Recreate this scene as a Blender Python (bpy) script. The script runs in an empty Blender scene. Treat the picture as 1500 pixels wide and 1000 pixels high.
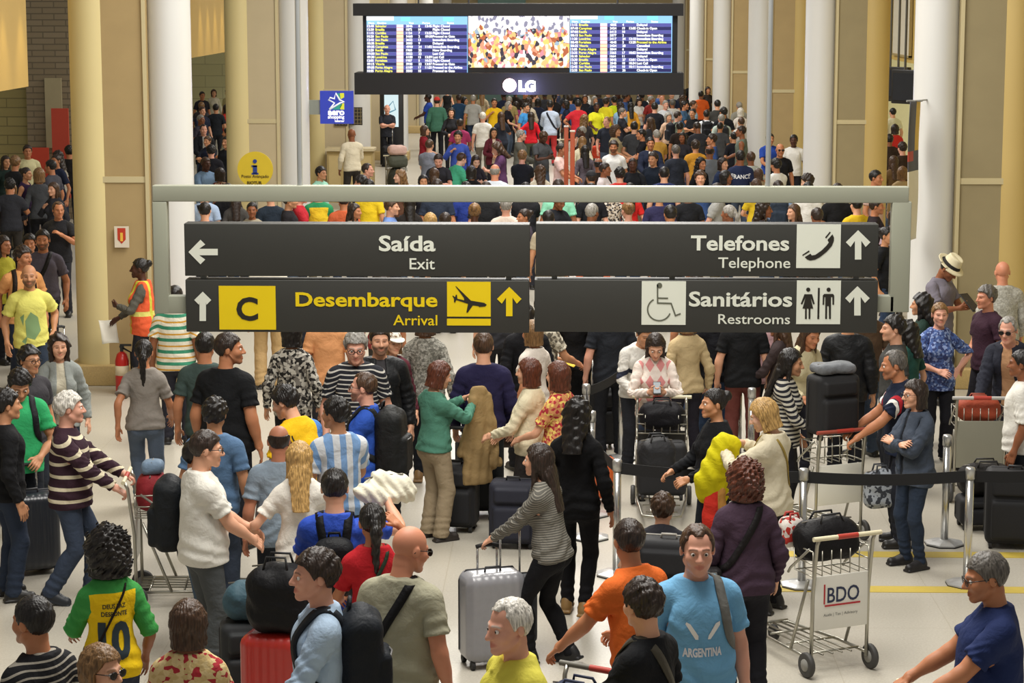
import bpy, bmesh, math, random
import numpy as np
from mathutils import Vector, Matrix
from mathutils.bvhtree import BVHTree
random.seed(7); RNG = np.random.default_rng(7)
scene = bpy.context.scene; COL = scene.collection
# ------------------------------------------------------------------ camera (hall axis = +Y, floor z = 0)
FPX, HCAM, HORIZON, VPX = 3300.0, 4.87, -11.0, 830.0
THETA = math.atan((500 - HORIZON) / FPX); YAW = math.atan((VPX - 750) * math.cos(THETA) / FPX)
cd = bpy.data.cameras.new('camera'); cam = bpy.data.objects.new('camera', cd); COL.objects.link(cam)
cd.sensor_width = 36; cd.lens = FPX / 1500 * 36; cd.clip_start = .5; cd.clip_end = 400
cam.location = (0, 0, HCAM); cam.rotation_euler = (math.pi / 2 - THETA, 0, YAW); scene.camera = cam
# ------------------------------------------------------------------ world, lights, exposure
wd = bpy.data.worlds.new('world'); scene.world = wd; wd.use_nodes = True
bg = wd.node_tree.nodes['Background']; bg.inputs[0].default_value = (1.0, .95, .88, 1); bg.inputs[1].default_value = .24
def area(name, loc, sx, sy, power, color, rot=(0, 0, 0)):
    l = bpy.data.lights.new(name, 'AREA'); l.shape = 'RECTANGLE'; l.size = sx; l.size_y = sy; l.energy = power; l.color = color
    o = bpy.data.objects.new(name, l); o.location = loc; o.rotation_euler = rot; COL.objects.link(o); return o
for k, y in enumerate((14, 24, 34, 46, 60, 76)):
    area('ceiling_light', (-.3, y, 8.5), 5.0, 5.0, 880, (1.0, .965, .905))
scene.view_settings.view_transform = 'Standard'; scene.view_settings.look = 'None'; scene.view_settings.exposure = 0.22; scene.view_settings.gamma = 1.0
_R = cam.rotation_euler.to_matrix(); CR, CU, CF = [np.array(_R @ Vector(a)) for a in ((1, 0, 0), (0, 1, 0), (0, 0, -1))]; CP = np.array([0, 0, HCAM])
def ray(u, v): d = CF + CR * ((u - 750) / FPX) - CU * ((v - 500) / FPX); return d
def at(u, v, z=0.0): d = ray(u, v); return CP + d * ((z - HCAM) / d[2])          # point of the photo on the level z
def at_y(u, v, y): d = ray(u, v); return CP + d * (y / d[1])                        # point of the photo on the plane Y = y
def px(p): d = np.array(p) - CP; z = d @ CF; return 750 + FPX * (d @ CR) / z, 500 - FPX * (d @ CU) / z
# ------------------------------------------------------------------ implicit surfaces -> meshes (rest pose, 1.75 m figure facing -Y)
V = lambda *a: np.array(a, dtype=np.float64)
class Field:
    def __init__(s, lo, hi, h):
        s.lo = np.array(lo, float); s.h = h
        n = np.ceil((np.array(hi) - s.lo) / h).astype(int) + 1
        s.ax = [(s.lo[i] + h * np.arange(n[i])) for i in range(3)]
        s.D = np.full(n, 0.3, np.float32)
    def sl(s, lo, hi, pad):
        r = []
        for i in range(3):
            a = int(max(0, np.floor((lo[i] - pad - s.lo[i]) / s.h))); b = int(min(len(s.ax[i]), np.ceil((hi[i] + pad - s.lo[i]) / s.h) + 1))
            r.append(slice(a, max(a, b)))
        X = s.ax[0][r[0]][:, None, None]; Y = s.ax[1][r[1]][None, :, None]; Z = s.ax[2][r[2]][None, None, :]
        return tuple(r), X, Y, Z
    def add(s, p, k=.02):
        r, X, Y, Z = s.sl(p.lo, p.hi, k + .06)
        d = p.f(X, Y, Z); a = s.D[r]
        if k <= 0: s.D[r] = np.minimum(a, d); return s
        t = np.clip(.5 + .5 * (a - d) / k, 0, 1)
        s.D[r] = a * (1 - t) + d * t - k * t * (1 - t); return s
    def sub(s, p, k=.006):
        r, X, Y, Z = s.sl(p.lo, p.hi, k + .03)
        d = -p.f(X, Y, Z); a = s.D[r]
        t = np.clip(.5 - .5 * (a - d) / k, 0, 1)
        s.D[r] = a * (1 - t) + d * t + k * t * (1 - t); return s
    def grid(s): return s.ax[0][:, None, None], s.ax[1][None, :, None], s.ax[2][None, None, :]
    def clip(s, g):                     # keep where g < 0
        s.D = np.maximum(s.D, g).astype(np.float32); return s
class Prim: pass
def rc(a, b, r1, r2, sy=1.0, cut0=None, cut1=None):      # rounded cone, optionally flattened in y, optionally cut at its ends (fractions)
    a = np.array(a, float); b = np.array(b, float); p = Prim(); m = max(r1, r2) * max(1, sy)
    p.lo = np.minimum(a, b) - m; p.hi = np.maximum(a, b) + m
    ab = b - a; L2 = ab @ ab; L = L2 ** .5
    def f(X, Y, Z):
        dx, dy, dz = X - a[0], Y - a[1], Z - a[2]
        tt = (dx * ab[0] + dy * ab[1] + dz * ab[2]) / L2; t = np.clip(tt, 0, 1)
        d = np.sqrt((dx - t * ab[0]) ** 2 + ((dy - t * ab[1]) / sy) ** 2 + (dz - t * ab[2]) ** 2) - (r1 + (r2 - r1) * t)
        if cut1 is not None: d = np.maximum(d, (tt - cut1) * L)
        if cut0 is not None: d = np.maximum(d, (cut0 - tt) * L)
        return d
    p.f = f; return p
def el(c, r, rx=0.0, rz=0.0):                                # ellipsoid, tilted about x (radians) then z
    c = np.array(c, float); r = np.array(r, float); p = Prim(); m = r.max() if (rx or rz) else r
    p.lo = c - m; p.hi = c + m; cr, sr = math.cos(rx), math.sin(rx); cz, sz = math.cos(rz), math.sin(rz)
    def f(X, Y, Z):
        x, y, z = X - c[0], Y - c[1], Z - c[2]
        if rz: x, y = x * cz + y * sz, -x * sz + y * cz
        if rx: y, z = y * cr + z * sr, -y * sr + z * cr
        k0 = np.sqrt((x / r[0]) ** 2 + (y / r[1]) ** 2 + (z / r[2]) ** 2); k1 = np.sqrt((x / r[0] ** 2) ** 2 + (y / r[1] ** 2) ** 2 + (z / r[2] ** 2) ** 2)
        return k0 * (k0 - 1) / (k1 + 1e-6)
    p.f = f; return p
def rbox(c, half, r):                                        # rounded box
    c = np.array(c, float); hb = np.array(half, float) - r; p = Prim(); p.lo = c - np.array(half); p.hi = c + np.array(half)
    def f(X, Y, Z):
        qx, qy, qz = np.abs(X - c[0]) - hb[0], np.abs(Y - c[1]) - hb[1], np.abs(Z - c[2]) - hb[2]
        o = np.sqrt(np.maximum(qx, 0) ** 2 + np.maximum(qy, 0) ** 2 + np.maximum(qz, 0) ** 2)
        return o + np.minimum(np.maximum(np.maximum(qx, qy), qz), 0) - r
    p.f = f; return p
def snet(F):                                                 # surface nets
    D = F.D; h = F.h; D = D.copy()
    D[0] = D[-1] = .05; D[:, 0] = D[:, -1] = .05; D[:, :, 0] = D[:, :, -1] = .05
    n = np.array(D.shape); I = D < 0
    c = [(i, j, k) for i in (0, 1) for j in (0, 1) for k in (0, 1)]
    S = lambda A, o: A[o[0]:n[0] - 1 + o[0], o[1]:n[1] - 1 + o[1], o[2]:n[2] - 1 + o[2]]
    cnt = sum(S(I, o).astype(np.int8) for o in c)
    act = np.argwhere((cnt > 0) & (cnt < 8))
    val = {o: D[act[:, 0] + o[0], act[:, 1] + o[1], act[:, 2] + o[2]].astype(float) for o in c}
    acc = np.zeros((len(act), 3)); num = np.zeros(len(act))
    for a in c:
        for ax in range(3):
            if a[ax]: continue
            b = list(a); b[ax] = 1; b = tuple(b)
            va, vb = val[a], val[b]; cr = (va < 0) != (vb < 0)
            t = np.where(cr, va / np.where(cr, va - vb, 1), 0)
            p = np.tile(np.array(a, float), (len(act), 1)); p[:, ax] += t
            acc += p * cr[:, None]; num += cr
    vs = F.lo + (act + acc / num[:, None]) * h
    idx = np.full(n - 1, -1, np.int64); idx[tuple(act.T)] = np.arange(len(act))
    qs = []
    for ax in range(3):
        o = [0, 0, 0]; o[ax] = 1
        A = I[:n[0] - o[0], :n[1] - o[1], :n[2] - o[2]]; B = I[o[0]:, o[1]:, o[2]:]
        e = np.argwhere(A != B); e = e[(e[:, (ax + 1) % 3] > 0) & (e[:, (ax + 2) % 3] > 0)]
        e = e[(e[:, (ax + 1) % 3] < n[(ax + 1) % 3] - 1) & (e[:, (ax + 2) % 3] < n[(ax + 2) % 3] - 1)]
        d1 = np.zeros(3, int); d1[(ax + 1) % 3] = 1; d2 = np.zeros(3, int); d2[(ax + 2) % 3] = 1
        q = np.stack([idx[tuple((e - x).T)] for x in (d1 + d2, d2, d1 * 0, d1)], 1)
        fl = I[tuple(e.T)]; q[~fl] = q[~fl][:, ::-1]; qs.append(q)
    return vs, np.concatenate(qs)
def smooth(v, q, n=1, lam=.5):
    e = np.concatenate([q[:, [0, 1]], q[:, [1, 2]], q[:, [2, 3]], q[:, [3, 0]]]); e = np.concatenate([e, e[:, ::-1]])
    deg = np.bincount(e[:, 0], minlength=len(v))[:, None].clip(1)
    for _ in range(n):
        s = np.stack([np.bincount(e[:, 0], weights=v[e[:, 1], i], minlength=len(v)) for i in range(3)], 1)
        v = v + lam * (s / deg - v)
    return v
# ------------------------------------------------------------------ skeleton
UA = V(.643, 0, -.766); SH, HS = 1.8, 2.0                      # rest arm direction; heads and hands are meshed enlarged, then shrunk
HJ = V(0, .002, 1.552); HC = HJ + V(0, -.022, .09); NB = V(0, .022, 1.45)
def skel(sex):
    w = .178 if sex == 'm' else .158
    J = {'S': V(w - .004, .015, 1.380 if sex == 'm' else 1.368)}
    J['E'] = J['S'] + UA * .285; J['W'] = J['E'] + UA * .25
    J['H'] = V(.088, 0, .90); J['K'] = V(.105, -.005, .50); J['A'] = V(.118, .015, .09); return J
mx = lambda p: V(-p[0], p[1], p[2])
BN = ['pelvis', 'spine', 'chest', 'neck', 'head', 'uaL', 'faL', 'haL', 'uaR', 'faR', 'haR', 'thL', 'shL', 'foL', 'thR', 'shR', 'foR']
def head_prims(sex):                                         # true size, relative to the head centre
    j = 1.0 if sex == 'm' else .9
    both = lambda f: [f(1), f(-1)]
    P = [(el((0, .014, .026), (.075, .094, .089)), .02), (el((0, -.024, -.032), (.060 * (.97 + .03 * j), .068, .082)), .02)]
    P += [(p, .015) for p in both(lambda s: rc((s * .045 * j, .004, -.060), (s * .012, -.066, -.096), .024 * j, .021 * j))]
    P += [(el((0, -.075, -.098), (.02 * j, .018, .018)), .012)]
    P += [(p, .02) for p in both(lambda s: el((s * .040, -.056, -.028), (.026, .026, .028)))]
    P += [(p, .012) for p in both(lambda s: rc((s * .012, -.084, .017), (s * .044, -.068, .018), .012 * (.6 + .4 * j), .010))]
    P += [(rc((0, -.088, .008), (0, -.111, -.032), .0085, .0125), .012)]
    P += [(p, .008) for p in both(lambda s: el((s * .0125, -.098, -.035), (.009, .011, .009)))]
    lips = [rc((s * .023, -.080, -.062), (0, -.0885, -.0635), .0045, .0065) for s in (1, -1)] + [rc((s * .018, -.083, -.0715), (0, -.088, -.075), .005, .0075) for s in (1, -1)] + [rc((0, -.0915, -.065), (0, -.0915, -.0745), .006, .0065)]
    P += [(p, .008) for p in lips]
    ears = [p for p in both(lambda s: el((s * .078, .016, -.010), (.009, .019, .032), rx=.2, rz=s * .35))]
    P += [(p, .008) for p in ears]
    cuts = [(el((s * .0315, -.0985, -.0025), (.018, .020, .0088)), .012) for s in (1, -1)] + [(rc((s * .024, -.089, -.0655), (0, -.098, -.0695), .002, .0024), .003) for s in (1, -1)]
    return P, cuts
def scaled(p, c, S):                                          # a primitive scaled about c (given in coordinates relative to 0) and moved there
    q = Prim(); q.lo = c + p.lo * S; q.hi = c + p.hi * S
    q.f = lambda X, Y, Z: p.f((X - c[0]) / S, (Y - c[1]) / S, (Z - c[2]) / S) * S
    return q
def hand_prims(J, sd, sex):
    n = V(-.766, 0, -.643); f = V(0, -1, 0); W = J['W']; g = HS * (1 if sex == 'm' else .92)
    pt = lambda a, b, c=0: W + (UA * a + f * b + n * c) * g
    P = []
    for b0, b1, L, sp in ((.030, .034, .074, .17), (.010, .0115, .082, .05), (-.010, -.0115, .076, -.08), (-.028, -.033, .058, -.24)):
        k = pt(.092 if abs(b1) < .03 else .086, b1); P.append(rc(pt(.012, b0 * .75), k, .0155 * g, .0125 * g))
        m = k + (UA * math.cos(sp) + f * math.sin(sp) + n * .1) * L * .55 * g; t = m + (UA * math.cos(sp) + f * math.sin(sp) + n * .3) * L * .45 * g
        P.append(rc(k, m, .0100 * g, .0086 * g)); P.append(rc(m, t, .0086 * g, .0072 * g))
    P.append(rc(pt(.02, .024, .004), pt(.056, .058, .012), .0155 * g, .012 * g)); P.append(rc(pt(.056, .058, .012), pt(.088, .068, .018), .0112 * g, .009 * g))
    P.append(rc(pt(-.02, 0), pt(.02, 0), .019 * g, .021 * g))
    if sd < 0: P = [mirror(p) for p in P]
    return P
def mirror(p):
    q = Prim(); q.lo = V(-p.hi[0], p.lo[1], p.lo[2]); q.hi = V(-p.lo[0], p.hi[1], p.hi[2]); q.f = lambda X, Y, Z: p.f(-X, Y, Z); return q
def bones(sex, fat=0.0):
    """The flesh of each bone: [(bone, prim, blend)]. fat thickens the trunk."""
    J = skel(sex); B = []; m = sex == 'm'; a = lambda b, p, k=.03: B.append((b, p, k))
    F = fat
    a('pelvis', el((0, .006, .935), ((.160 if m else .170) + .04 * F, .108 + .03 * F, .135)), .04)
    for s in (1, -1): a('pelvis', el((s * .075, .055, .895), (.088 + .01 * F, .083, .095)), .04)
    a('spine', el((0, .002 - .02 * F, 1.075), ((.142 if m else .122) + .05 * F, .098 + .055 * F, .19)), .06)
    if F > .3: a('spine', el((0, -.05 * F, 1.05), (.13 + .03 * F, .10 + .03 * F, .14)), .05)
    a('chest', el((0, .004, 1.285), ((.160 if m else .140) + .03 * F, .112 + .025 * F, .195)), .05)
    sx = .132 if m else .112
    for s in (1, -1):
        a('chest', rc((0, .022, 1.408), (s * sx, .020, 1.366), .066, .054), .04)
        a('chest', rc((s * .095, .022, 1.428), (s * .018, .026, 1.505), .032, .042), .04)
        if not m: a('chest', el((s * .068, -.082, 1.245), (.066, .062, .068)), .03)
        else: a('chest', el((s * .07, -.065, 1.31), (.085, .055, .07)), .04)
    g = .058 if m else .049
    a('neck', rc(NB, HJ + V(0, .012, 0), g + .004, g * 1.75), .03)
    for s, sd in ((1, 'L'), (-1, 'R')):
        q = (lambda p: p) if s > 0 else mx
        r = (1 if m else .84) * (1 + .15 * F)
        a('ua' + sd, rc(q(J['S']), q(J['E']), .056 * r, .042 * r), .03); a('ua' + sd, el(q(J['S'] + V(.004, 0, -.02)), (.06 * r, .06 * r, .068 * r)), .03)
        a('fa' + sd, rc(q(J['E']), q(J['W']), .042 * r, .028 * r), .02); a('fa' + sd, rc(q(J['E'] + UA * .03), q(J['E'] + UA * .12), .04 * r, .038 * r), .02)
        a('fa' + sd, rc(q(J['E'] + UA * .17), q(J['W']), .031 * r, .038 * r), .02)
        for p in hand_prims(J, s, sex): a('ha' + sd, p, .012)
        a('th' + sd, rc(q(J['H'] + V(.006, 0, -.03)), q(J['K']), .086 + .012 * F, .056), .035)
        a('sh' + sd, rc(q(J['K']), q(J['A']), .055, .036), .02); a('sh' + sd, el(q(V(.112, .024, .375)), (.05, .05, .115)), .03)
        a('fo' + sd, rc(q(J['A'] + V(0, .03, -.05)), q(J['A'] + V(.012, -.13, -.058)), .038, .034), .02); a('fo' + sd, rc(q(J['A']), q(J['A'] + V(.01, -.08, -.045)), .036, .034), .02)
    return B, J
_cache = {}
def weights(v, sex, fat):
    key = ('B', sex, fat)
    if key not in _cache: _cache[key] = bones(sex, fat)
    B, J = _cache[key]
    D = np.full((len(v), len(BN)), 9.0)
    X, Y, Z = v[:, 0], v[:, 1], v[:, 2]
    for b, p, k in B:
        i = BN.index(b); D[:, i] = np.minimum(D[:, i], p.f(X, Y, Z))
    c = HJ + (HC - HJ) * SH
    for p, k in head_prims(sex)[0][:2]: D[:, 4] = np.minimum(D[:, 4], scaled(p, c, SH).f(X, Y, Z))
    # the trunk gives way to the arms past the shoulder joint and to the legs below the crotch
    D = D - D.min(1, keepdims=True)
    w = np.exp(-D / .016); w[w < 1e-3] = 0
    for s, L, R in ((1, 5, 8),): 
        w[X < 0, 5:8] = 0; w[X > 0, 8:11] = 0; w[X < -.02, 11:14] = 0; w[X > .02, 14:17] = 0
    w[:, 7] *= w[:, 7] > .02; w[:, 10] *= w[:, 10] > .02
    return w / w.sum(1, keepdims=True)
def shrink(v, w, J, sex):                                     # enlarged head and hands back to their true size
    g = HS
    t = np.clip((v[:, 2] - NB[2]) / (HJ[2] - NB[2]), 0, 1); cy = .022 - .02 * t; k = 1 / (1 + .75 * t)      # the neck widens upward to meet the enlarged head
    nk = np.stack([v[:, 0] * k, cy + (v[:, 1] - cy) * k, v[:, 2]], 1); nk = v + (w[:, 3:4] + w[:, 2:3] * (v[:, 2:3] > 1.47)) * (nk - v)
    v = nk
    for i, c, k in ((4, HJ, SH), (7, J['W'], g), (10, mx(J['W']), g)):
        v = v + w[:, i:i + 1] * ((c + (v - c) / k) - v)
    return v
def wob(X, Y, Z, s=0):                                         # soft cloth folds
    return (np.sin(31 * X + 17 * Z + 9 * Y + s) * np.sin(23 * Y - 13 * Z + 1.7 + s) + .6 * np.sin(47 * Z + 12 * X - 29 * Y + 2 * s)) * .5
def folds(X, Y, Z, m):                                        # drape: slanting pulls at the waist and from the armpits, rings on the sleeves
    ax = np.abs(X); a = np.sin(52 * Z + 26 * ax * np.sign(Y + .001) + 3 * np.sin(9 * X) + 2.2 * np.sin(14 * Z)) * np.exp(-((Z - 1.0) / .16) ** 2)
    b = np.sin(60 * (Z - 1.25) - 48 * ax + 2 * np.sin(11 * Y)) * np.exp(-((Z - 1.27) / .08) ** 2) * np.clip(ax * 9 - .5, 0, 1)
    t = (ax - .17) * .643 - (Z - 1.38) * .766; c = np.sin(t * 95 + 7 * np.sin(Y * 22)) * np.clip((ax - .24) * 12, 0, 1) * .8
    return a * (ax < .24) + .8 * b + c
def body_t(sex, fat, h):
    key = ('body', sex, fat, h)
    if key in _cache: return _cache[key]
    B, J = bones(sex, fat)
    F = Field((-.95, -.32, -.02), (.95, .32, 2.0), h)
    for b, p, k in B: F.add(p, k)
    c = HJ + (HC - HJ) * SH; P, cuts = head_prims(sex)
    for p, k in P: F.add(scaled(p, c, SH), k * SH)
    for p, k in cuts: F.sub(scaled(p, c, SH), k * SH)
    F.clip(.004 - F.grid()[2])
    v, q = snet(F); v = smooth(v, q, 1, .35)
    w = weights(v, sex, fat); v2 = shrink(v, w, J, sex)
    hl = (v2 - HC); onh = w[:, 4] > .9
    x, y, z = np.abs(hl[:, 0]), hl[:, 1], hl[:, 2]
    sm = lambda d, s: np.clip(.5 - d / s, 0, 1) * onh
    lip = .75 * sm(np.sqrt((x / .026) ** 2 + ((z + .068 - x * .10) / .0105) ** 2) - 1, .5) * (y < -.07)
    brow = sm(np.maximum(np.abs(z - .0235 + np.maximum(x - .03, 0) ** 2 * 14 + np.maximum(.026 - x, 0) * .06) - .0036, np.abs(x - .031) - .020), .005) * (y < -.05)
    eye = sm(np.sqrt(((x - .0315) / .0125) ** 2 + ((z + .0025) / .0055) ** 2) - 1, .6) * (y < -.06)
    beard = sm(np.maximum(z + .042 - .35 * np.maximum(x - .045, 0) , y - .012), .02) * (1 - lip) * (z > -.135)
    moust = sm(np.maximum(np.abs(z + .052) - .007, x - .03), .006) * (y < -.07)
    col = np.stack([lip, brow, eye, np.clip(beard, 0, 1)], 1).astype(np.float32)
    r = (v2, q, w, col, J); _cache[key] = r; return r
def cloth_t(kind, sex, fat, h, **o):
    key = (kind, sex, fat, h) + tuple(sorted(o.items()))
    if key in _cache: return _cache[key]
    B, J = _cache.setdefault(('B', sex, fat), bones(sex, fat)); L = o.get('loose', .014); q0 = lambda p: p
    tor = [(b, p, k) for b, p, k in B if b in ('pelvis', 'spine', 'chest')]
    if kind in ('shirt', 'jacket', 'dress'):
        hem = o.get('hem', .86); sl = o.get('sleeve', 'short'); jk = kind == 'jacket'; off = L + (.012 if jk else 0)
        F = Field((-.72, -.30, hem - .03), (.72, .30, 1.56), h)
        for b, p, k in tor: F.add(p, k + .02)
        F.D -= off
        wd = (.156 if sex == 'm' else .146) + .045 * fat + off; de = .118 + .06 * fat + off
        top = 1.22
        if sex == 'm' or jk or o.get('drape'): F.add(rc((0, .004 - .025 * fat, top), (0, .006 - .03 * fat, hem - .1), wd, wd + .022 + o.get('flare', .0), sy=de / wd), .05)
        else: F.add(rc((0, .006, 1.04), (0, .012, hem - .1), wd - .012, wd + .030 + o.get('flare', 0), sy=.80), .06)
        for s in (1, -1):
            q = q0 if s > 0 else mx; r = (1 if sex == 'm' else .87) * (1 + .15 * fat); lo = L + (.010 if jk else 0)
            if sl == 'short':
                F.add(rc(q(J['S']), q(J['E']), .058 * r + lo, .056 * r + lo, cut1=o.get('cut', .66)), .05)
            elif sl == 'long':
                F.add(rc(q(J['S']), q(J['E']), .058 * r + lo, .048 * r + lo), .05)
                F.add(rc(q(J['E']), q(J['W']), .047 * r + lo, .033 * r + lo * .7, cut1=o.get('cut', .95)), .03)
        X, Y, Z = F.grid()
        fo = folds(X, Y, Z, sex == 'm'); F.D = (F.D + wob(X, Y, Z) * (.0035 if jk else .0028) + fo * (.006 if h < .014 else .004)).astype(np.float32)
        F.clip(hem + .008 * np.sin(9 * X + 2) - Z)
        if sl == 'none': F.sub(rc((.215, .01, 1.25), (.19, .015, 1.46), .075, .05), .01); F.sub(rc((-.215, .01, 1.25), (-.19, .015, 1.46), .075, .05), .01)
        nk = o.get('neck', 'crew'); 
        F.sub(el((0, .006, 1.525), (.072, .080, .070)) if nk != 'wide' else el((0, -.02, 1.51), (.115, .11, .085)), .008)
        F.clip((Z - 1.496) if nk != 'high' else Z - 1.52)
        if nk in ('v', 'polo'): F.sub(rc((0, -.13, 1.49), (0, -.15, 1.30 if nk == 'v' else 1.37), .05, .008, sy=1.6), .006)
        if nk == 'polo' or o.get('collar'):
            for s in (1, -1):
                F.add(rc((s * .07, -.03, 1.468), (s * .055, .062, 1.488), .015, .017), .01); F.add(rc((s * .07, -.03, 1.468), (s * .035, -.095, 1.425), .015, .013), .01)
            F.add(rc((-.055, .062, 1.488), (.055, .062, 1.488), .017, .017), .01)
        if jk:                                                   # open front
            op = o.get('open', .06); g = np.maximum(np.abs(X) - op * (1 + .5 * np.clip((1.2 - Z) * 2, -.6, 1.2)), Y + .02)
            F.clip(-g)
        if o.get('hood'): F.add(el((0, .11, 1.43), (.11, .055, .07)), .03)
    elif kind == 'trousers':
        F = Field((-.36, -.26, .01), (.36, .26, 1.02), h)
        for b, p, k in tor:
            if b in ('pelvis', 'spine'): F.add(p, k)
        F.D -= .009
        bot = o.get('bottom', .045); wl = o.get('leg', .062)
        for s in (1, -1):
            q = q0 if s > 0 else mx
            F.add(rc(q(J['H'] + V(.006, 0, -.03)), q(J['K']), .094 + .012 * fat, .060 + (wl - .05) * .7), .03)
            F.add(rc(q(J['K']), q(J['A'] + V(0, 0, -.08)), .060 + (wl - .05) * .7, wl), .03)
            F.add(el(q(V(.112, .022, .375)), (.056, .056, .115)), .03)
        X, Y, Z = F.grid(); F.D = (F.D + wob(X, Y, Z, 3) * .003 + np.where(Z < .25, .004 * np.sin(Z * 95 + X * 20), 0)).astype(np.float32)
        F.clip(Z - o.get('waist', .985)); F.clip(bot - Z)
    elif kind == 'skirt':
        F = Field((-.40, -.32, o.get('bottom', .45) - .03), (.40, .32, 1.03), h); bt = o.get('bottom', .45)
        for b, p, k in tor:
            if b in ('pelvis', 'spine'): F.add(p, k)
        F.D -= .007; F.add(rc((0, .01, .93), (0, .005, bt - .25), .172, .172 + o.get('flare', .06), sy=.78), .05)
        X, Y, Z = F.grid(); F.D = (F.D + .006 * np.sin(np.arctan2(Y, X) * 11) * np.clip(1.0 - Z, 0, 1)).astype(np.float32); F.clip(Z - .995); F.clip(bt - Z)
    elif kind == 'shoe':
        A = J['A']; q = q0 if o['side'] > 0 else mx; st = o.get('style', 'shoe')
        F = Field(q(A) - V(.09, .22, .10), q(A) + V(.09, .11, .12), max(h * .6, .006))
        F.add(rc(q(A + V(0, .032, -.045)), q(A + V(.012, -.145, -.055)), .045, .041), .02)
        if st != 'flat': F.add(rc(q(A + V(0, .012, .0 if st == 'shoe' else .03)), q(A + V(.006, -.06, -.04)), .045, .04), .03)
        F.add(rbox(q(A + V(.008, -.05, -.078)), (.047, .135, .014), .012), .006)
        X, Y, Z = F.grid(); F.clip(.002 - Z)
    v, q = snet(F); v = smooth(v, q, 1, .4)
    w = weights(v, sex, fat)
    w[:, 4] = 0; w[:, 7] = w[:, 7]; 
    for a, b in ((7, 6), (10, 9)): w[:, b] += w[:, a]; w[:, a] = 0       # sleeves never follow the hand
    if kind in ('shirt', 'jacket', 'dress'):
        w[:, 2] += w[:, 3]; w[:, 3] = 0
        k = np.clip((v[:, 2] - .80) / .12, 0, 1)[:, None] if kind == 'shirt' or kind == 'jacket' else np.clip((v[:, 2] - .6) / .3, .35, 1)[:, None]
        lg = w[:, 11:].sum(1, keepdims=True); w[:, 11:] *= (1 - k); w[:, 0:1] += lg * k
    if kind == 'shoe': w[:] = 0; w[:, 13 if o['side'] > 0 else 16] = 1
    if kind == 'skirt':
        lg = w[:, 11:].sum(1, keepdims=True); w[:, 11:] *= .55; w[:, 0:1] += lg * .45
        w[:, 13] = w[:, 16] = 0
    w /= w.sum(1, keepdims=True).clip(1e-6)
    r = (v, q, w); _cache[key] = r; return r
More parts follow.
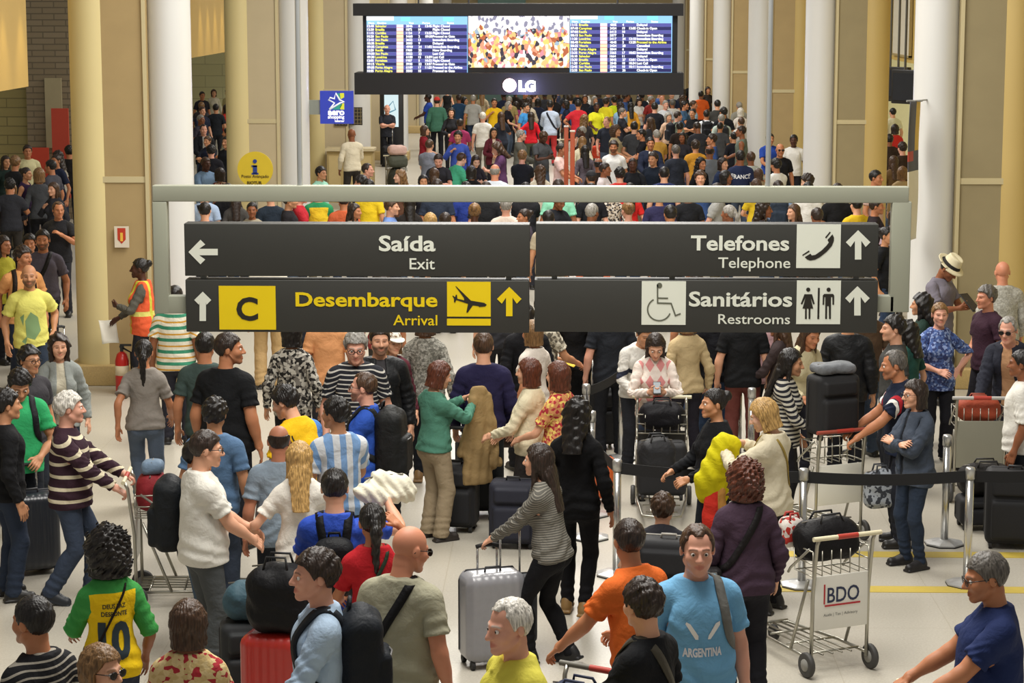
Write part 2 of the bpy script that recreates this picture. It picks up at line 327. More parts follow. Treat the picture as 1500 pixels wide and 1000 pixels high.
# ------------------------------------------------------------------ hair, hats (head-centred, true size)
def noise3(X, Y, Z, f):
    return (np.sin(f * (X + .7 * Y) + 1.3) * np.sin(f * (Y - .6 * Z) + .4) * np.sin(f * (Z + .5 * X) + 2.1) * 2 + np.sin(2.1 * f * X + 3 * Z * f * .5) * np.sin(1.9 * f * Y + .3) * .6)
def hair_t(st, h):
    key = ('hair', st, h)
    if key in _cache: return _cache[key]
    F = Field((-.24, -.2, -.46), (.24, .28, .24), h); X, Y, Z = F.grid()
    th = {'short': .010, 'buzz': .004, 'full': .017, 'wavy': .020, 'receding': .009, 'bald': .006, 'long': .014, 'bob': .018, 'ponytail': .008, 'bun': .008, 'curly': .034, 'afro': .075, 'longwavy': .020, 'thin': .008}[st]
    F.add(el((0, .015, .027), (.0765 + th, .096 + th, .090 + th)), .0)
    if st in ('afro', 'curly'): F.add(el((0, .03, .0 if st == 'curly' else .01), (.085 + th, .09 + th, .10 + th)), .03)
    # hairline: height of the hair's lower edge as a function of depth (front -> back)
    ys = np.array([-.14, -.085, -.06, -.035, -.015, .005, .03, .05, .09, .16])
    low = {'bald': -.085, 'afro': -.12, 'curly': -.12}.get(st, -.085)
    fr = .062 if st not in ('receding', 'thin') else .088
    if st in ('ponytail', 'bun', 'long', 'longwavy', 'bob'): fr = .066
    zs = np.array([fr, fr, fr - .004, .03 if st not in ('receding',) else .05, -.008 if st in ('short', 'buzz', 'full', 'wavy', 'receding', 'thin') else 0, .012, .008, -.05, low, low])
    line = np.interp(Y.ravel(), ys, zs)[None, :, None]
    if st in ('long', 'bob', 'longwavy', 'curly', 'afro'):
        dn = {'long': -.36, 'longwavy': -.27, 'bob': -.125, 'curly': -.13, 'afro': -.10}[st]
        w = {'long': .082, 'longwavy': .098, 'bob': .092, 'curly': .10, 'afro': .14}[st]
        line = np.where(Y > -.02, dn, np.where(Y > -.055, np.interp(Y, [-.055, -.02], [.045, -.0]) , line))
        if st not in ('afro',):
            F.add(rc((0, .04, .0), (0, .055 if dn > -.2 else .085, max(dn, -.14)), w, w * (.9 if st in ('long', 'longwavy') else 1.0), sy=.72), .04)
            if dn < -.2: F.add(rc((0, .105, -.10), (0, .178, dn - .03), w * .92, w * .74, sy=.5), .04)
            for s in (1, -1): F.add(rc((s * .062, -.005, .03), (s * .078, .0, max(dn, -.2)), .026, .024), .03)
    if st == 'ponytail': F.add(rc((0, .10, .03), (0, .145, -.04), .032, .036), .015); F.add(rc((0, .145, -.04), (0, .125, -.31), .036, .018), .02)
    if st == 'bun': F.add(el((0, .115, .06), (.045, .04, .042)), .01)
    amp = {'curly': .011, 'afro': .009, 'wavy': .006, 'longwavy': .008, 'full': .004}.get(st, .002); fq = {'curly': 80, 'afro': 130, 'wavy': 60, 'longwavy': 45}.get(st, 60)
    if st in ('long', 'ponytail', 'bob', 'short', 'full', 'thin', 'receding', 'bun'):
        an = np.arctan2(X, Y + .01); F.D = (F.D + (.0022 if st not in ('short', 'thin', 'receding') else .0012) * np.sin(an * 38 + 3 * np.sin(Z * 30)) + .0015 * np.sin(an * 71 - 4 * np.sin(Z * 22))).astype(np.float32)
    F.D = (F.D + amp * noise3(X, Y, Z, fq)).astype(np.float32)
    if st == 'bald': F.clip(Z - np.interp(Y.ravel(), [-.03, .0, .06, .12], [.0, .035, .055, .05])[None, :, None])
    if st == 'thin': F.sub(el((0, -.06, .10), (.05, .06, .03)), .02)
    if st in ('receding',):
        for s in (1, -1): F.sub(el((s * .045, -.085, .085), (.028, .05, .04)), .015)
    keep = line - Z
    if st in ('ponytail', 'bun'): keep = np.where((Y > .085), np.minimum(keep, -.01), keep)
    if st == 'afro': keep = -Z - .13 + .10 * np.clip((Y + .1) * 6, 0, 1) * 0 + .02 * np.cos(X * 20)
    F.clip(keep)
    F.sub(el((0, -.045, -.05), (.068, .095, .114)), .012)         # the face stays clear
    if st not in ('long', 'longwavy', 'bob', 'curly', 'afro'): [F.sub(el((s * .085, .012, -.018), (.022, .019, .030)), .008) for s in (1, -1)]
    v, q = snet(F); r = (v, q); _cache[key] = r; return r
def hat_t(st, h):
    key = ('hat', st, h)
    if key in _cache: return _cache[key]
    F = Field((-.2, -.22, -.05), (.2, .22, .24), h); X, Y, Z = F.grid()
    if st == 'fedora':
        F.add(rc((0, .012, .05), (0, .012, .13), .098, .078, sy=1.2), 0); F.clip(.045 - Z); F.clip(Z - .165)
        F.sub(rc((0, -.08, .185), (0, .10, .185), .03, .02), .02)
        b = np.sqrt((X / 1.0) ** 2 + ((Y - .012) / 1.12) ** 2); br = np.maximum(np.abs(Z - .05 + .9 * np.maximum(b - .10, 0) * (Y < -.02) * .35 - .25 * np.maximum(b - .1, 0) * (Y > .06)) - .006, b - .155)
        F.D = np.minimum(F.D, br).astype(np.float32)
    else:
        F.add(el((0, .014, .035), (.092, .110, .100)), 0); F.clip(.036 - Z)
        b = np.sqrt(X ** 2 + ((Y + .06) / 1.35) ** 2); br = np.maximum(np.abs(Z - .045 + .25 * np.maximum(-Y - .09, 0)) - .006, np.maximum(b - .088, Y + .05)); F.D = np.minimum(F.D, br).astype(np.float32)
    v, q = snet(F); v = smooth(v, q, 1, .4); r = (v, q); _cache[key] = r; return r
# ------------------------------------------------------------------ posing
def rot(ax, a):
    ax = np.array(ax, float); ax /= np.linalg.norm(ax); c, s = math.cos(a), math.sin(a); x, y, z = ax
    return np.array([[c + x * x * (1 - c), x * y * (1 - c) - z * s, x * z * (1 - c) + y * s], [y * x * (1 - c) + z * s, c + y * y * (1 - c), y * z * (1 - c) - x * s], [z * x * (1 - c) - y * s, z * y * (1 - c) + x * s, c + z * z * (1 - c)]])
def M4(R, piv_rest, piv):
    M = np.eye(4); M[:3, :3] = R; M[:3, 3] = np.array(piv) - R @ np.array(piv_rest); return M
ap = lambda M, p: M[:3, :3] @ np.array(p) + M[:3, 3]
def frame(d, p):
    d = d / np.linalg.norm(d); p = p - d * (p @ d); n = np.linalg.norm(p)
    if n < 1e-5: p = np.array([0, 0, 1.0]) - d * d[2]; n = np.linalg.norm(p)
    p = p / n; return np.stack([d, p, np.cross(d, p)], 1)
def ik(a, t, l1, l2, pole):
    d = t - a; L = np.linalg.norm(d); L = min(max(L, abs(l1 - l2) + .02), (l1 + l2) * .992); d = d / np.linalg.norm(d)
    x = (l1 * l1 - l2 * l2 + L * L) / (2 * L); y = math.sqrt(max(l1 * l1 - x * x, 0))
    p = pole - d * (pole @ d); p = p / (np.linalg.norm(p) + 1e-9)
    return a + d * x + p * y, a + d * L, p
HANDS = {   # wrist targets of the LEFT hand in the 1.75 m figure's own frame (mirrored for the right), elbow hint, forearm roll, curl
    'down': ((.27, -.02, .86), (.4, 1, 0), 0, .5), 'relax': ((.25, -.10, .88), (.5, 1, 0), 0, .6), 'front': ((.17, -.34, 1.02), (.6, .6, -.7), .4, 1.9),
    'push': ((.20, -.42, 1.00), (.6, .5, -.7), 1.0, 2.2), 'phone': ((.07, -.30, 1.16), (.8, .3, -.8), -.9, 1.6), 'belly': ((.05, -.23, 1.04), (.9, .3, -.3), .2, .8),
    'hip': ((.21, -.03, 1.02), (1, .5, 0), .3, .9), 'cross': ((-.07, -.20, 1.19), (.9, -.1, -.6), .2, .7), 'chest': ((.10, -.24, 1.28), (.8, .2, -.8), .3, 1.2),
    'raise': ((.22, -.25, 1.60), (1, .2, -.6), 0, 1.0), 'head': ((.14, -.08, 1.62), (1, .2, 0), 0, .8), 'pull': ((.24, .22, .82), (.4, 1, 0), 0, 2.2), 'strap': ((.13, -.15, 1.30), (.9, .2, -1), .2, 1.8),
    'reach': ((.16, -.52, 1.20), (.5, .2, -1), .2, .9), 'back': ((.10, .22, 1.0), (1, .6, 0), -.5, .6), 'lap': ((.12, -.32, .98), (.7, .5, -.4), 0, .6), 'far': ((.30, -.42, .98), (.6, .6, -.6), .6, 1.6),
    'low': ((.16, -.36, .72), (.5, .8, 0), .2, 1.6), 'swingf': ((.24, -.22, .90), (.4, 1, 0), 0, .8), 'swingb': ((.26, .16, .88), (.4, 1, 0), 0, .8), 'mouth': ((.05, -.22, 1.47), (.9, .1, -.8), .4, 1.3),
}
def pose(sex, lean=0, side=0, twist=0, yaw=0, nod=0, tilt=0, L='down', R='down', walk=0.0, drop=.012, feet=None, hips=0.0, spread=.0, hs=1.06):
    J = skel(sex); T = {}; D = math.radians
    pv = V(0, 0, .93); pz = drop + .05 * abs(walk)
    Rp = rot((0, 0, 1), D(twist) * .15) @ rot((1, 0, 0), D(lean) * .35)        # +lean: forwards (toward -Y)
    root = pv + V(0, math.sin(D(lean)) * .10, -pz)
    T['pelvis'] = M4(Rp, pv, root)
    Rs = rot((0, 0, 1), D(twist) * .5) @ rot((0, 1, 0), D(side) * .5) @ rot((1, 0, 0), D(lean) * .7); p1 = V(0, .0, 1.02)
    T['spine'] = M4(Rs, p1, ap(T['pelvis'], p1))
    Rc = rot((0, 0, 1), D(twist)) @ rot((0, 1, 0), D(side)) @ rot((1, 0, 0), D(lean)); p2 = V(0, .005, 1.16)
    T['chest'] = M4(Rc, p2, ap(T['spine'], p2))
    Rh = rot((0, 0, 1), D(twist)) @ rot((0, 1, 0), D(side) * .6) @ rot((0, 0, 1), D(yaw)) @ rot((1, 0, 0), D(nod)) @ rot((0, 1, 0), D(tilt))
    Rn = rot((0, 0, 1), D(twist) + D(yaw) * .4) @ rot((0, 1, 0), D(side) * .8) @ rot((1, 0, 0), D(lean) * .55 + D(nod) * .45)
    T['neck'] = M4(Rn, NB, ap(T['chest'], NB)); T['head'] = M4(Rh * hs, HJ, ap(T['neck'], HJ))
    out = {}
    for sd, s, spec in (('L', 1, L), ('R', -1, R)):
        q = (lambda p: np.array(p, float)) if s > 0 else mx
        if isinstance(spec, str): tg, pole, roll, curl = HANDS[spec]; tg = np.array(tg, float); loc = True
        else: tg, pole, roll, curl = (list(spec) + [(.6, .6, -.5), 0, 1.0][len(spec) - 1:])[:4]
        tg = q(np.array(tg, float)); pole = q(np.array(pole, float)); S = ap(T['chest'], q(J['S']))
        if isinstance(spec, str) and lean > 8:                        # arms follow a leaning trunk
            t2 = tg - V(0, 0, 1.0); tg = ap(M4(rot((1, 0, 0), D(lean) * .5), V(0, 0, 1.0), V(0, 0, 1.0)), tg)
        if isinstance(spec, str) and spec in ('cross', 'phone', 'belly', 'chest', 'strap', 'head', 'mouth', 'hip', 'raise', 'reach', 'front'): tg = rot((0, 0, 1), D(twist)) @ tg
        E, W, p = ik(S, tg, .285, .25, pole); u = q(UA)
        Fr = frame(u, V(0, 1, 0))
        R1 = frame(E - S, p) @ Fr.T; R2 = frame(W - E, p) @ Fr.T; rl = roll * s
        dd = (W - E) / np.linalg.norm(W - E); R2b = rot(dd, rl * .5) @ R2; R3 = rot(dd, rl) @ R2
        T['ua' + sd] = M4(R1, q(J['S']), S); T['fa' + sd] = M4(R2b, q(J['E']), E); T['ha' + sd] = M4(R3, q(J['W']), W); out['curl' + sd] = curl
    for sd, s in (('L', 1), ('R', -1)):
        q = (lambda p: np.array(p, float)) if s > 0 else mx
        Hh = ap(T['pelvis'], q(J['H'])); ft = V(.112 + spread, .015, .09); pit = 0.0
        if feet: ft = np.array(feet[0 if s > 0 else 1], float); pit = feet[2 if s > 0 else 3] if len(feet) > 2 else 0
        if walk:
            fw = s * walk
            ft = V(.085, .015 - .30 * fw, .09 + (.05 * abs(walk) if fw < 0 else .01)); pit = (.5 if fw < 0 else -.15) * abs(walk)
        ft = q(ft) if not feet or s < 0 and False else (q(ft) if not feet else np.array(ft))
        E, W, p = ik(Hh, ft, .40, .41, V(s * .12, -1, 0)); Fr = frame(q(J['K']) - q(J['H']), V(0, -1, 0))
        Fr2 = frame(q(J['A']) - q(J['K']), V(0, -1, 0))
        T['th' + sd] = M4(frame(E - Hh, p) @ Fr.T, q(J['H']), Hh); T['sh' + sd] = M4(frame(W - E, p) @ Fr2.T, q(J['K']), E)
        T['fo' + sd] = M4(rot((0, 0, 1), s * .12) @ rot((1, 0, 0), pit), q(J['A']), W)
    out['T'] = T; out['A'] = np.stack([T[b] for b in BN]); out['J'] = J; return out
def lbs(v, w, A):
    M = (w @ A.reshape(len(BN), 16)).reshape(-1, 4, 4)
    return np.einsum('nij,nj->ni', M[:, :3, :3], v) + M[:, :3, 3]
def curl_hands(v, w, J, cl, cr):
    v = v.copy()
    for i, W, u, n, c in ((7, J['W'], UA, V(-.766, 0, -.643), cl), (10, mx(J['W']), mx(UA), V(.766, 0, -.643), cr)):
        k = np.where(w[:, i] > .5)[0]; d = v[k] - W; s = d @ u - .088; hh = d @ n; f = d - np.outer(d @ u, u) - np.outer(hh, n)
        ph = np.maximum(s, 0) * c / .08; R = .08 / max(c, .05)
        un = np.where(s > 0, .088 + (R - hh) * np.sin(ph), s + .088); nn = np.where(s > 0, R - (R - hh) * np.cos(ph), hh)
        v[k] = W + np.outer(un, u) + np.outer(nn, n) + f * np.where(s > 0, 1 - .35 * np.clip(s / .08, 0, 1), 1)[:, None]
    return v
# ------------------------------------------------------------------ blender helpers
def new_mesh(name, v, q, smooth=True):
    me = bpy.data.meshes.new(name); v = np.ascontiguousarray(v, dtype=np.float32); q = np.ascontiguousarray(q, dtype=np.int32)
    me.vertices.add(len(v)); me.vertices.foreach_set('co', v.ravel()); n, k = q.shape
    me.loops.add(n * k); me.loops.foreach_set('vertex_index', q.ravel()); me.polygons.add(n)
    me.polygons.foreach_set('loop_start', np.arange(0, n * k, k, dtype=np.int32)); me.polygons.foreach_set('loop_total', np.full(n, k, np.int32))
    if smooth: me.polygons.foreach_set('use_smooth', np.ones(n, bool))
    me.update(calc_edges=True); return me
def attr(me, name, data, typ='FLOAT_VECTOR'):
    a = me.attributes.new(name, typ, 'POINT'); a.data.foreach_set('color' if typ == 'FLOAT_COLOR' else 'vector', np.ascontiguousarray(data, np.float32).ravel())
def link(name, me, mat=None, parent=None, loc=None, rz=None):
    o = bpy.data.objects.new(name, me); COL.objects.link(o)
    if mat is not None: me.materials.append(mat)
    if parent is not None: o.parent = parent
    if loc is not None: o.location = [float(c) for c in loc]
    if rz is not None: o.rotation_euler[2] = rz
    return o
def tag(o, label, cat, group=None, kind=None):
    o['label'] = label; o['category'] = cat
    if group: o['group'] = group
    if kind: o['kind'] = kind
    return o
def empty(name, loc, rz=0.0):
    o = bpy.data.objects.new(name, None); COL.objects.link(o); o.location = [float(c) for c in loc]; o.rotation_euler[2] = rz; o.empty_display_size = .2; return o
def struct(o, label=None): o['kind'] = 'structure'; return o
def srgb(c):
    if isinstance(c, str): c = [int(c[i:i + 2], 16) / 255 for i in (0, 2, 4)]
    return tuple(x / 12.92 if x <= .04045 else ((x + .055) / 1.055) ** 2.4 for x in c[:3]) + (1.0,)
MATS = {}
def nodes(name):
    m = bpy.data.materials.new(name); m.use_nodes = True; nt = m.node_tree; return m, nt, nt.nodes['Principled BSDF'], nt.nodes.new, nt.links.new
def mixc(nt, fac, a, b, mode='MIX'):
    n = nt.nodes.new('ShaderNodeMix'); n.data_type = 'RGBA'; n.blend_type = mode
    for s, x in ((n.inputs[0], fac), (n.inputs[6], a), (n.inputs[7], b)):
        if hasattr(x, 'is_linked') or isinstance(x, bpy.types.NodeSocket): nt.links.new(x, s)
        else: s.default_value = x
    return n.outputs[2]
def mathn(nt, op, *a):
    n = nt.nodes.new('ShaderNodeMath'); n.operation = op
    for s, x in zip(n.inputs, a):
        if isinstance(x, bpy.types.NodeSocket): nt.links.new(x, s)
        else: s.default_value = x
    return n.outputs[0]
def plain(col, rough=.6, metal=0.0, bump=0.0, var=.06, scale=8, emit=0.0, spec=.5, coat=0.0):
    key = ('plain', col, rough, metal, bump, var, scale, emit, spec, coat)
    if key in MATS: return MATS[key]
    m, nt, b, N, Lk = nodes('plain_' + str(col)); c = srgb(col)
    b.inputs['Roughness'].default_value = rough; b.inputs['Metallic'].default_value = metal; b.inputs['Specular IOR Level'].default_value = spec; b.inputs['Coat Weight'].default_value = coat
    tc = N('ShaderNodeTexCoord'); nz = N('ShaderNodeTexNoise'); nz.inputs['Scale'].default_value = scale; nz.inputs['Detail'].default_value = 4; Lk(tc.outputs['Object'], nz.inputs['Vector'])
    hi = tuple(min(1, x * (1 + var)) for x in c[:3]) + (1,); lo = tuple(x * (1 - var) for x in c[:3]) + (1,)
    Lk(mixc(nt, nz.outputs['Fac'], lo, hi), b.inputs['Base Color'])
    if bump:
        bp = N('ShaderNodeBump'); bp.inputs['Strength'].default_value = bump; bp.inputs['Distance'].default_value = .01; Lk(nz.outputs['Fac'], bp.inputs['Height']); Lk(bp.outputs['Normal'], b.inputs['Normal'])
    if emit: b.inputs['Emission Color'].default_value = c; b.inputs['Emission Strength'].default_value = emit
    MATS[key] = m; return m
SKIN = {'light': 'd9a384', 'fair': 'e0b196', 'pink': 'd9a088', 'tan': 'b97c58', 'olive': 'c08a66', 'brown': '8a5639', 'dark': '4e2e20', 'red': 'cc8a6c'}
HAIR = {'black': '17120f', 'dark': '2b1e16', 'brown': '46301f', 'light': '7a5a36', 'blond': 'b08c54', 'grey': '8f8b84', 'white': 'cfcac0', 'auburn': '552a18', 'salt': '5b5650', 'red': '7a3d1f'}
def skin(tone, hc, beard):
    key = ('skin', tone, hc, beard)
    if key in MATS: return MATS[key]
    m, nt, b, N, Lk = nodes('skin_' + tone); c = srgb(SKIN[tone]); h = srgb(HAIR[hc])
    a = N('ShaderNodeAttribute'); a.attribute_name = 'paint'; sp = N('ShaderNodeSeparateColor'); Lk(a.outputs['Color'], sp.inputs[0])
    nz = N('ShaderNodeTexNoise'); nz.inputs['Scale'].default_value = 14; tc = N('ShaderNodeTexCoord'); Lk(tc.outputs['Object'], nz.inputs['Vector'])
    base = mixc(nt, nz.outputs['Fac'], tuple(x * y for x, y in zip(c[:3], (.97, .90, .88))) + (1,), tuple(min(1, x * y) for x, y in zip(c[:3], (1.03, 1.08, 1.10))) + (1,))
    k = mixc(nt, sp.outputs[0], base, (c[0] * .78, c[1] * .48, c[2] * .52, 1))
    k = mixc(nt, mathn(nt, 'MULTIPLY', a.outputs['Alpha'], beard), k, tuple(x * .5 + y * .5 for x, y in zip(h, c)) if beard < .6 else h)
    k = mixc(nt, mathn(nt, 'MULTIPLY', sp.outputs[1], .85), k, h); k = mixc(nt, mathn(nt, 'MULTIPLY', sp.outputs[2], .9), k, (.02, .014, .01, 1))
    Lk(k, b.inputs['Base Color']); b.inputs['Roughness'].default_value = .5; b.inputs['Specular IOR Level'].default_value = .35
    MATS[key] = m; return m
def hairm(hc):
    key = ('hair', hc)
    if key in MATS: return MATS[key]
    m, nt, b, N, Lk = nodes('hair_' + hc); c = srgb(HAIR[hc]); tc = N('ShaderNodeTexCoord'); mp = N('ShaderNodeMapping'); mp.inputs['Scale'].default_value = (110, 110, 9)
    nz = N('ShaderNodeTexNoise'); nz.inputs['Scale'].default_value = 1; nz.inputs['Detail'].default_value = 3; Lk(tc.outputs['Object'], mp.inputs[0]); Lk(mp.outputs[0], nz.inputs['Vector'])
    rp = N('ShaderNodeValToRGB'); rp.color_ramp.elements[0].position = .35; rp.color_ramp.elements[1].position = .68; rp.color_ramp.elements[0].color = tuple(x * .55 for x in c[:3]) + (1,); rp.color_ramp.elements[1].color = tuple(min(1, x * 1.45 + .004) for x in c[:3]) + (1,)
    Lk(nz.outputs['Fac'], rp.inputs[0]); Lk(rp.outputs[0], b.inputs['Base Color']); b.inputs['Roughness'].default_value = .42; b.inputs['Specular IOR Level'].default_value = .4
    bp = N('ShaderNodeBump'); bp.inputs['Strength'].default_value = .5; bp.inputs['Distance'].default_value = .006; Lk(nz.outputs['Fac'], bp.inputs['Height']); Lk(bp.outputs[0], b.inputs['Normal']); MATS[key] = m; return m
def cloth(col, pat=None, col2='ffffff', sc=1.0, rough=.85, col3=None):
    """Fabric; the pattern is laid in the cloth's own resting shape (attribute 'rest')."""
    key = ('cloth', col, pat, col2, sc, rough, col3)
    if key in MATS: return MATS[key]
    m, nt, b, N, Lk = nodes('cloth_' + str(col)); c, c2 = srgb(col), srgb(col2); c3 = srgb(col3) if col3 else c2
    b.inputs['Roughness'].default_value = rough; b.inputs['Specular IOR Level'].default_value = .18
    tc = N('ShaderNodeTexCoord'); nz = N('ShaderNodeTexNoise'); nz.inputs['Scale'].default_value = 9; nz.inputs['Detail'].default_value = 3; Lk(tc.outputs['Object'], nz.inputs['Vector'])
    k = mixc(nt, nz.outputs['Fac'], tuple(x * .90 for x in c[:3]) + (1,), tuple(min(1, x * 1.08) for x in c[:3]) + (1,))
    if pat:
        a = N('ShaderNodeAttribute'); a.attribute_name = 'rest'; P = a.outputs['Vector']; xyz = N('ShaderNodeSeparateXYZ'); Lk(P, xyz.inputs[0]); X, Y, Z = xyz.outputs
        M = lambda op, *q: mathn(nt, op, *q)
        if pat in ('hstripe', 'thin', 'wide3'):
            f = M('FRACT', M('MULTIPLY', Z, 1 / (.05 * sc))); k = mixc(nt, M('LESS_THAN', f, .5 if pat == 'hstripe' else .28), k, c2)
            if pat == 'wide3': k = mixc(nt, M('LESS_THAN', M('ABSOLUTE', M('SUBTRACT', f, .62)), .07), k, c3)
        elif pat == 'vstripe': f = M('FRACT', M('ADD', M('MULTIPLY', X, 1 / (.09 * sc)), .25)); k = mixc(nt, M('LESS_THAN', f, .5), k, c2)
        elif pat in ('floral', 'speckle', 'lace'):
            vo = N('ShaderNodeTexVoronoi'); vo.inputs['Scale'].default_value = {'floral': 32, 'speckle': 60, 'lace': 38}[pat] / sc; Lk(P, vo.inputs['Vector']); s2 = N('ShaderNodeSeparateColor'); Lk(vo.outputs['Color'], s2.inputs[0])
            k = mixc(nt, M('GREATER_THAN', s2.outputs[0], .5), k, c2); k = mixc(nt, M('GREATER_THAN', s2.outputs[1], .74), k, c3)
        elif pat == 'argyle':
            d = M('ADD', M('ABSOLUTE', M('SUBTRACT', M('FRACT', M('MULTIPLY', X, 9)), .5)), M('ABSOLUTE', M('SUBTRACT', M('FRACT', M('MULTIPLY', Z, 6)), .5)))
            fr = M('MULTIPLY', M('LESS_THAN', Y, 0), M('LESS_THAN', M('ABSOLUTE', X), .17)); k = mixc(nt, M('MULTIPLY', M('LESS_THAN', d, .42), fr), k, c2)
        elif pat == 'sleeves': k = mixc(nt, M('GREATER_THAN', M('ABSOLUTE', X), M('ADD', .125, M('MULTIPLY', M('MAXIMUM', M('SUBTRACT', 1.36, Z), 0), .35))), k, c2)
        elif pat == 'jersey':   # yellow body with green sleeves and shoulders
            k = mixc(nt, M('GREATER_THAN', M('ABSOLUTE', X), M('ADD', .135, M('MULTIPLY', M('MAXIMUM', M('SUBTRACT', 1.30, Z), 0), .45))), k, c2); k = mixc(nt, M('GREATER_THAN', Z, 1.415), k, c2)
        elif pat == 'tricolour':
            k = mixc(nt, M('LESS_THAN', X, -.115), k, c2); k = mixc(nt, M('MULTIPLY', M('LESS_THAN', X, -.115), M('LESS_THAN', Z, 1.22)), k, c3)
        elif pat == 'hem': k = mixc(nt, M('LESS_THAN', Z, .86 + .05 * sc), k, c2)
        elif pat == 'band': k = mixc(nt, M('LESS_THAN', M('ABSOLUTE', M('SUBTRACT', Z, 1.23)), .03), k, c2)
        elif pat == 'cuffs': k = mixc(nt, M('LESS_THAN', M('ABSOLUTE', M('SUBTRACT', M('ABSOLUTE', X), .285)), .012), k, c2); k = mixc(nt, M('LESS_THAN', M('ABSOLUTE', M('SUBTRACT', M('ABSOLUTE', X), .255)), .012), k, c3)
        elif pat == 'vest':   # safety vest: reflective bands
            k = mixc(nt, M('LESS_THAN', M('ABSOLUTE', M('SUBTRACT', Z, 1.08)), .03), k, c2); k = mixc(nt, M('LESS_THAN', M('ABSOLUTE', M('SUBTRACT', M('ABSOLUTE', X), .10)), .02), k, c3)
        elif pat == 'checks': k = mixc(nt, M('MULTIPLY', .6, M('ADD', M('LESS_THAN', M('FRACT', M('MULTIPLY', X, 22 / sc)), .3), M('LESS_THAN', M('FRACT', M('MULTIPLY', Z, 22 / sc)), .3))), k, c2)
    Lk(k, b.inputs['Base Color'])
    n2 = N('ShaderNodeTexNoise'); n2.inputs['Scale'].default_value = 7.5; n2.inputs['Detail'].default_value = 4; n2.inputs['Roughness'].default_value = .55; n2.inputs['Distortion'].default_value = .35; Lk(tc.outputs['Object'], n2.inputs['Vector'])
    bp = N('ShaderNodeBump'); bp.inputs['Strength'].default_value = .5; bp.inputs['Distance'].default_value = .05; Lk(n2.outputs['Fac'], bp.inputs['Height']); Lk(bp.outputs[0], b.inputs['Normal']); MATS[key] = m; return m
# ------------------------------------------------------------------ one person
LODH = {0: .0095, 1: .0125, 2: .0185}; HH = {0: .005, 1: .0065, 2: .010}
_eye = {}
def uvsphere(r, nu=16, nv=10):
    th = np.linspace(0, math.pi, nv + 1); ph = np.arange(nu) * 2 * math.pi / nu
    v = np.array([[r[0] * math.sin(t) * math.sin(p), -r[1] * math.cos(t), r[2] * math.sin(t) * math.cos(p)] for t in th for p in ph])
    q = np.array([[i * nu + j, i * nu + (j + 1) % nu, (i + 1) * nu + (j + 1) % nu, (i + 1) * nu + j] for i in range(nv) for j in range(nu)]); return v, q
def eye_mesh():
    if 'm' not in _eye:
        v, q = uvsphere((.0112, .0112, .0112)); me = new_mesh('eye', v, q); me.materials.append(plain('e6ded6', .25)); me.materials.append(plain('21150d', .15))
        me.polygons.foreach_set('material_index', (np.arange(len(q)) // 16 < 2).astype(np.int32)); _eye['m'] = me
    return _eye['m']
def glasses_mesh(dark):
    if ('g', dark) not in _eye:
        V_, Q_ = [], []
        def tubeloop(pts, r, closed):
            v, q = sweep(pts, r, 6, closed); Q_.append(q + sum(len(x) for x in V_)); V_.append(v)
        for s in (1, -1):
            tubeloop([(s * (.033 + .023 * math.cos(a)), -.104 + .012 * abs(math.cos(a)) * (math.cos(a) * s > 0 or 1) * .3, -.003 + .018 * math.sin(a)) for a in np.linspace(0, 2 * math.pi, 14)[:-1]], .0026, True)
            tubeloop([(s * .056, -.099, .004), (s * .074, -.05, .006), (s * .083, .012, .004), (s * .082, .03, -.012)], .0024, False)
            if dark: v, q = uvsphere((.022, .003, .017), 12, 6); Q_.append(q + sum(len(x) for x in V_)); V_.append(v + V(s * .033, -.103, -.003))
        tubeloop([(.012, -.106, .0), (0, -.110, .003), (-.012, -.106, .0)], .0024, False)
        _eye[('g', dark)] = new_mesh('glasses', np.concatenate(V_), np.concatenate(Q_))
        _eye[('g', dark)].materials.append(plain('15120f', .3))
    return _eye[('g', dark)]
def sweep(pts, r, n=8, closed=False, sx=1.0, up=None):
    """A tube along points; sx flattens it (width factor along the binormal)."""
    P = np.array(pts, float); m = len(P)
    if closed: T = np.roll(P, -1, 0) - np.roll(P, 1, 0)
    else: T = np.gradient(P, axis=0)
    T /= np.linalg.norm(T, axis=1, keepdims=True).clip(1e-9)
    u = np.array(up if up is not None else ([0, 0, 1.0] if abs(T[0][2]) < .9 else [0, 1.0, 0]), float); N = []
    for t in T:
        u = u - t * (u @ t); u /= np.linalg.norm(u) + 1e-9; N.append(u.copy())
    N = np.array(N); B = np.cross(T, N); a = np.arange(n) * 2 * math.pi / n; rr = np.broadcast_to(np.array(r, float), (m,))
    v = (P[:, None] + rr[:, None, None] * (np.cos(a)[None, :, None] * N[:, None] + sx * np.sin(a)[None, :, None] * B[:, None])).reshape(-1, 3)
    q = [[i * n + j, i * n + (j + 1) % n, ((i + 1) % m) * n + (j + 1) % n, ((i + 1) % m) * n + j] for i in range(m if closed else m - 1) for j in range(n)]
    if not closed:
        for e, s in ((0, 1), (m - 1, -1)):
            c = len(v); v = np.concatenate([v, P[e:e + 1]])
            for j in range(0, n, 2): q.append(([c, e * n + (j + 2) % n, e * n + (j + 1) % n, e * n + j])[::s])
    return v, np.array(q)
class Person: pass
_pm = {}
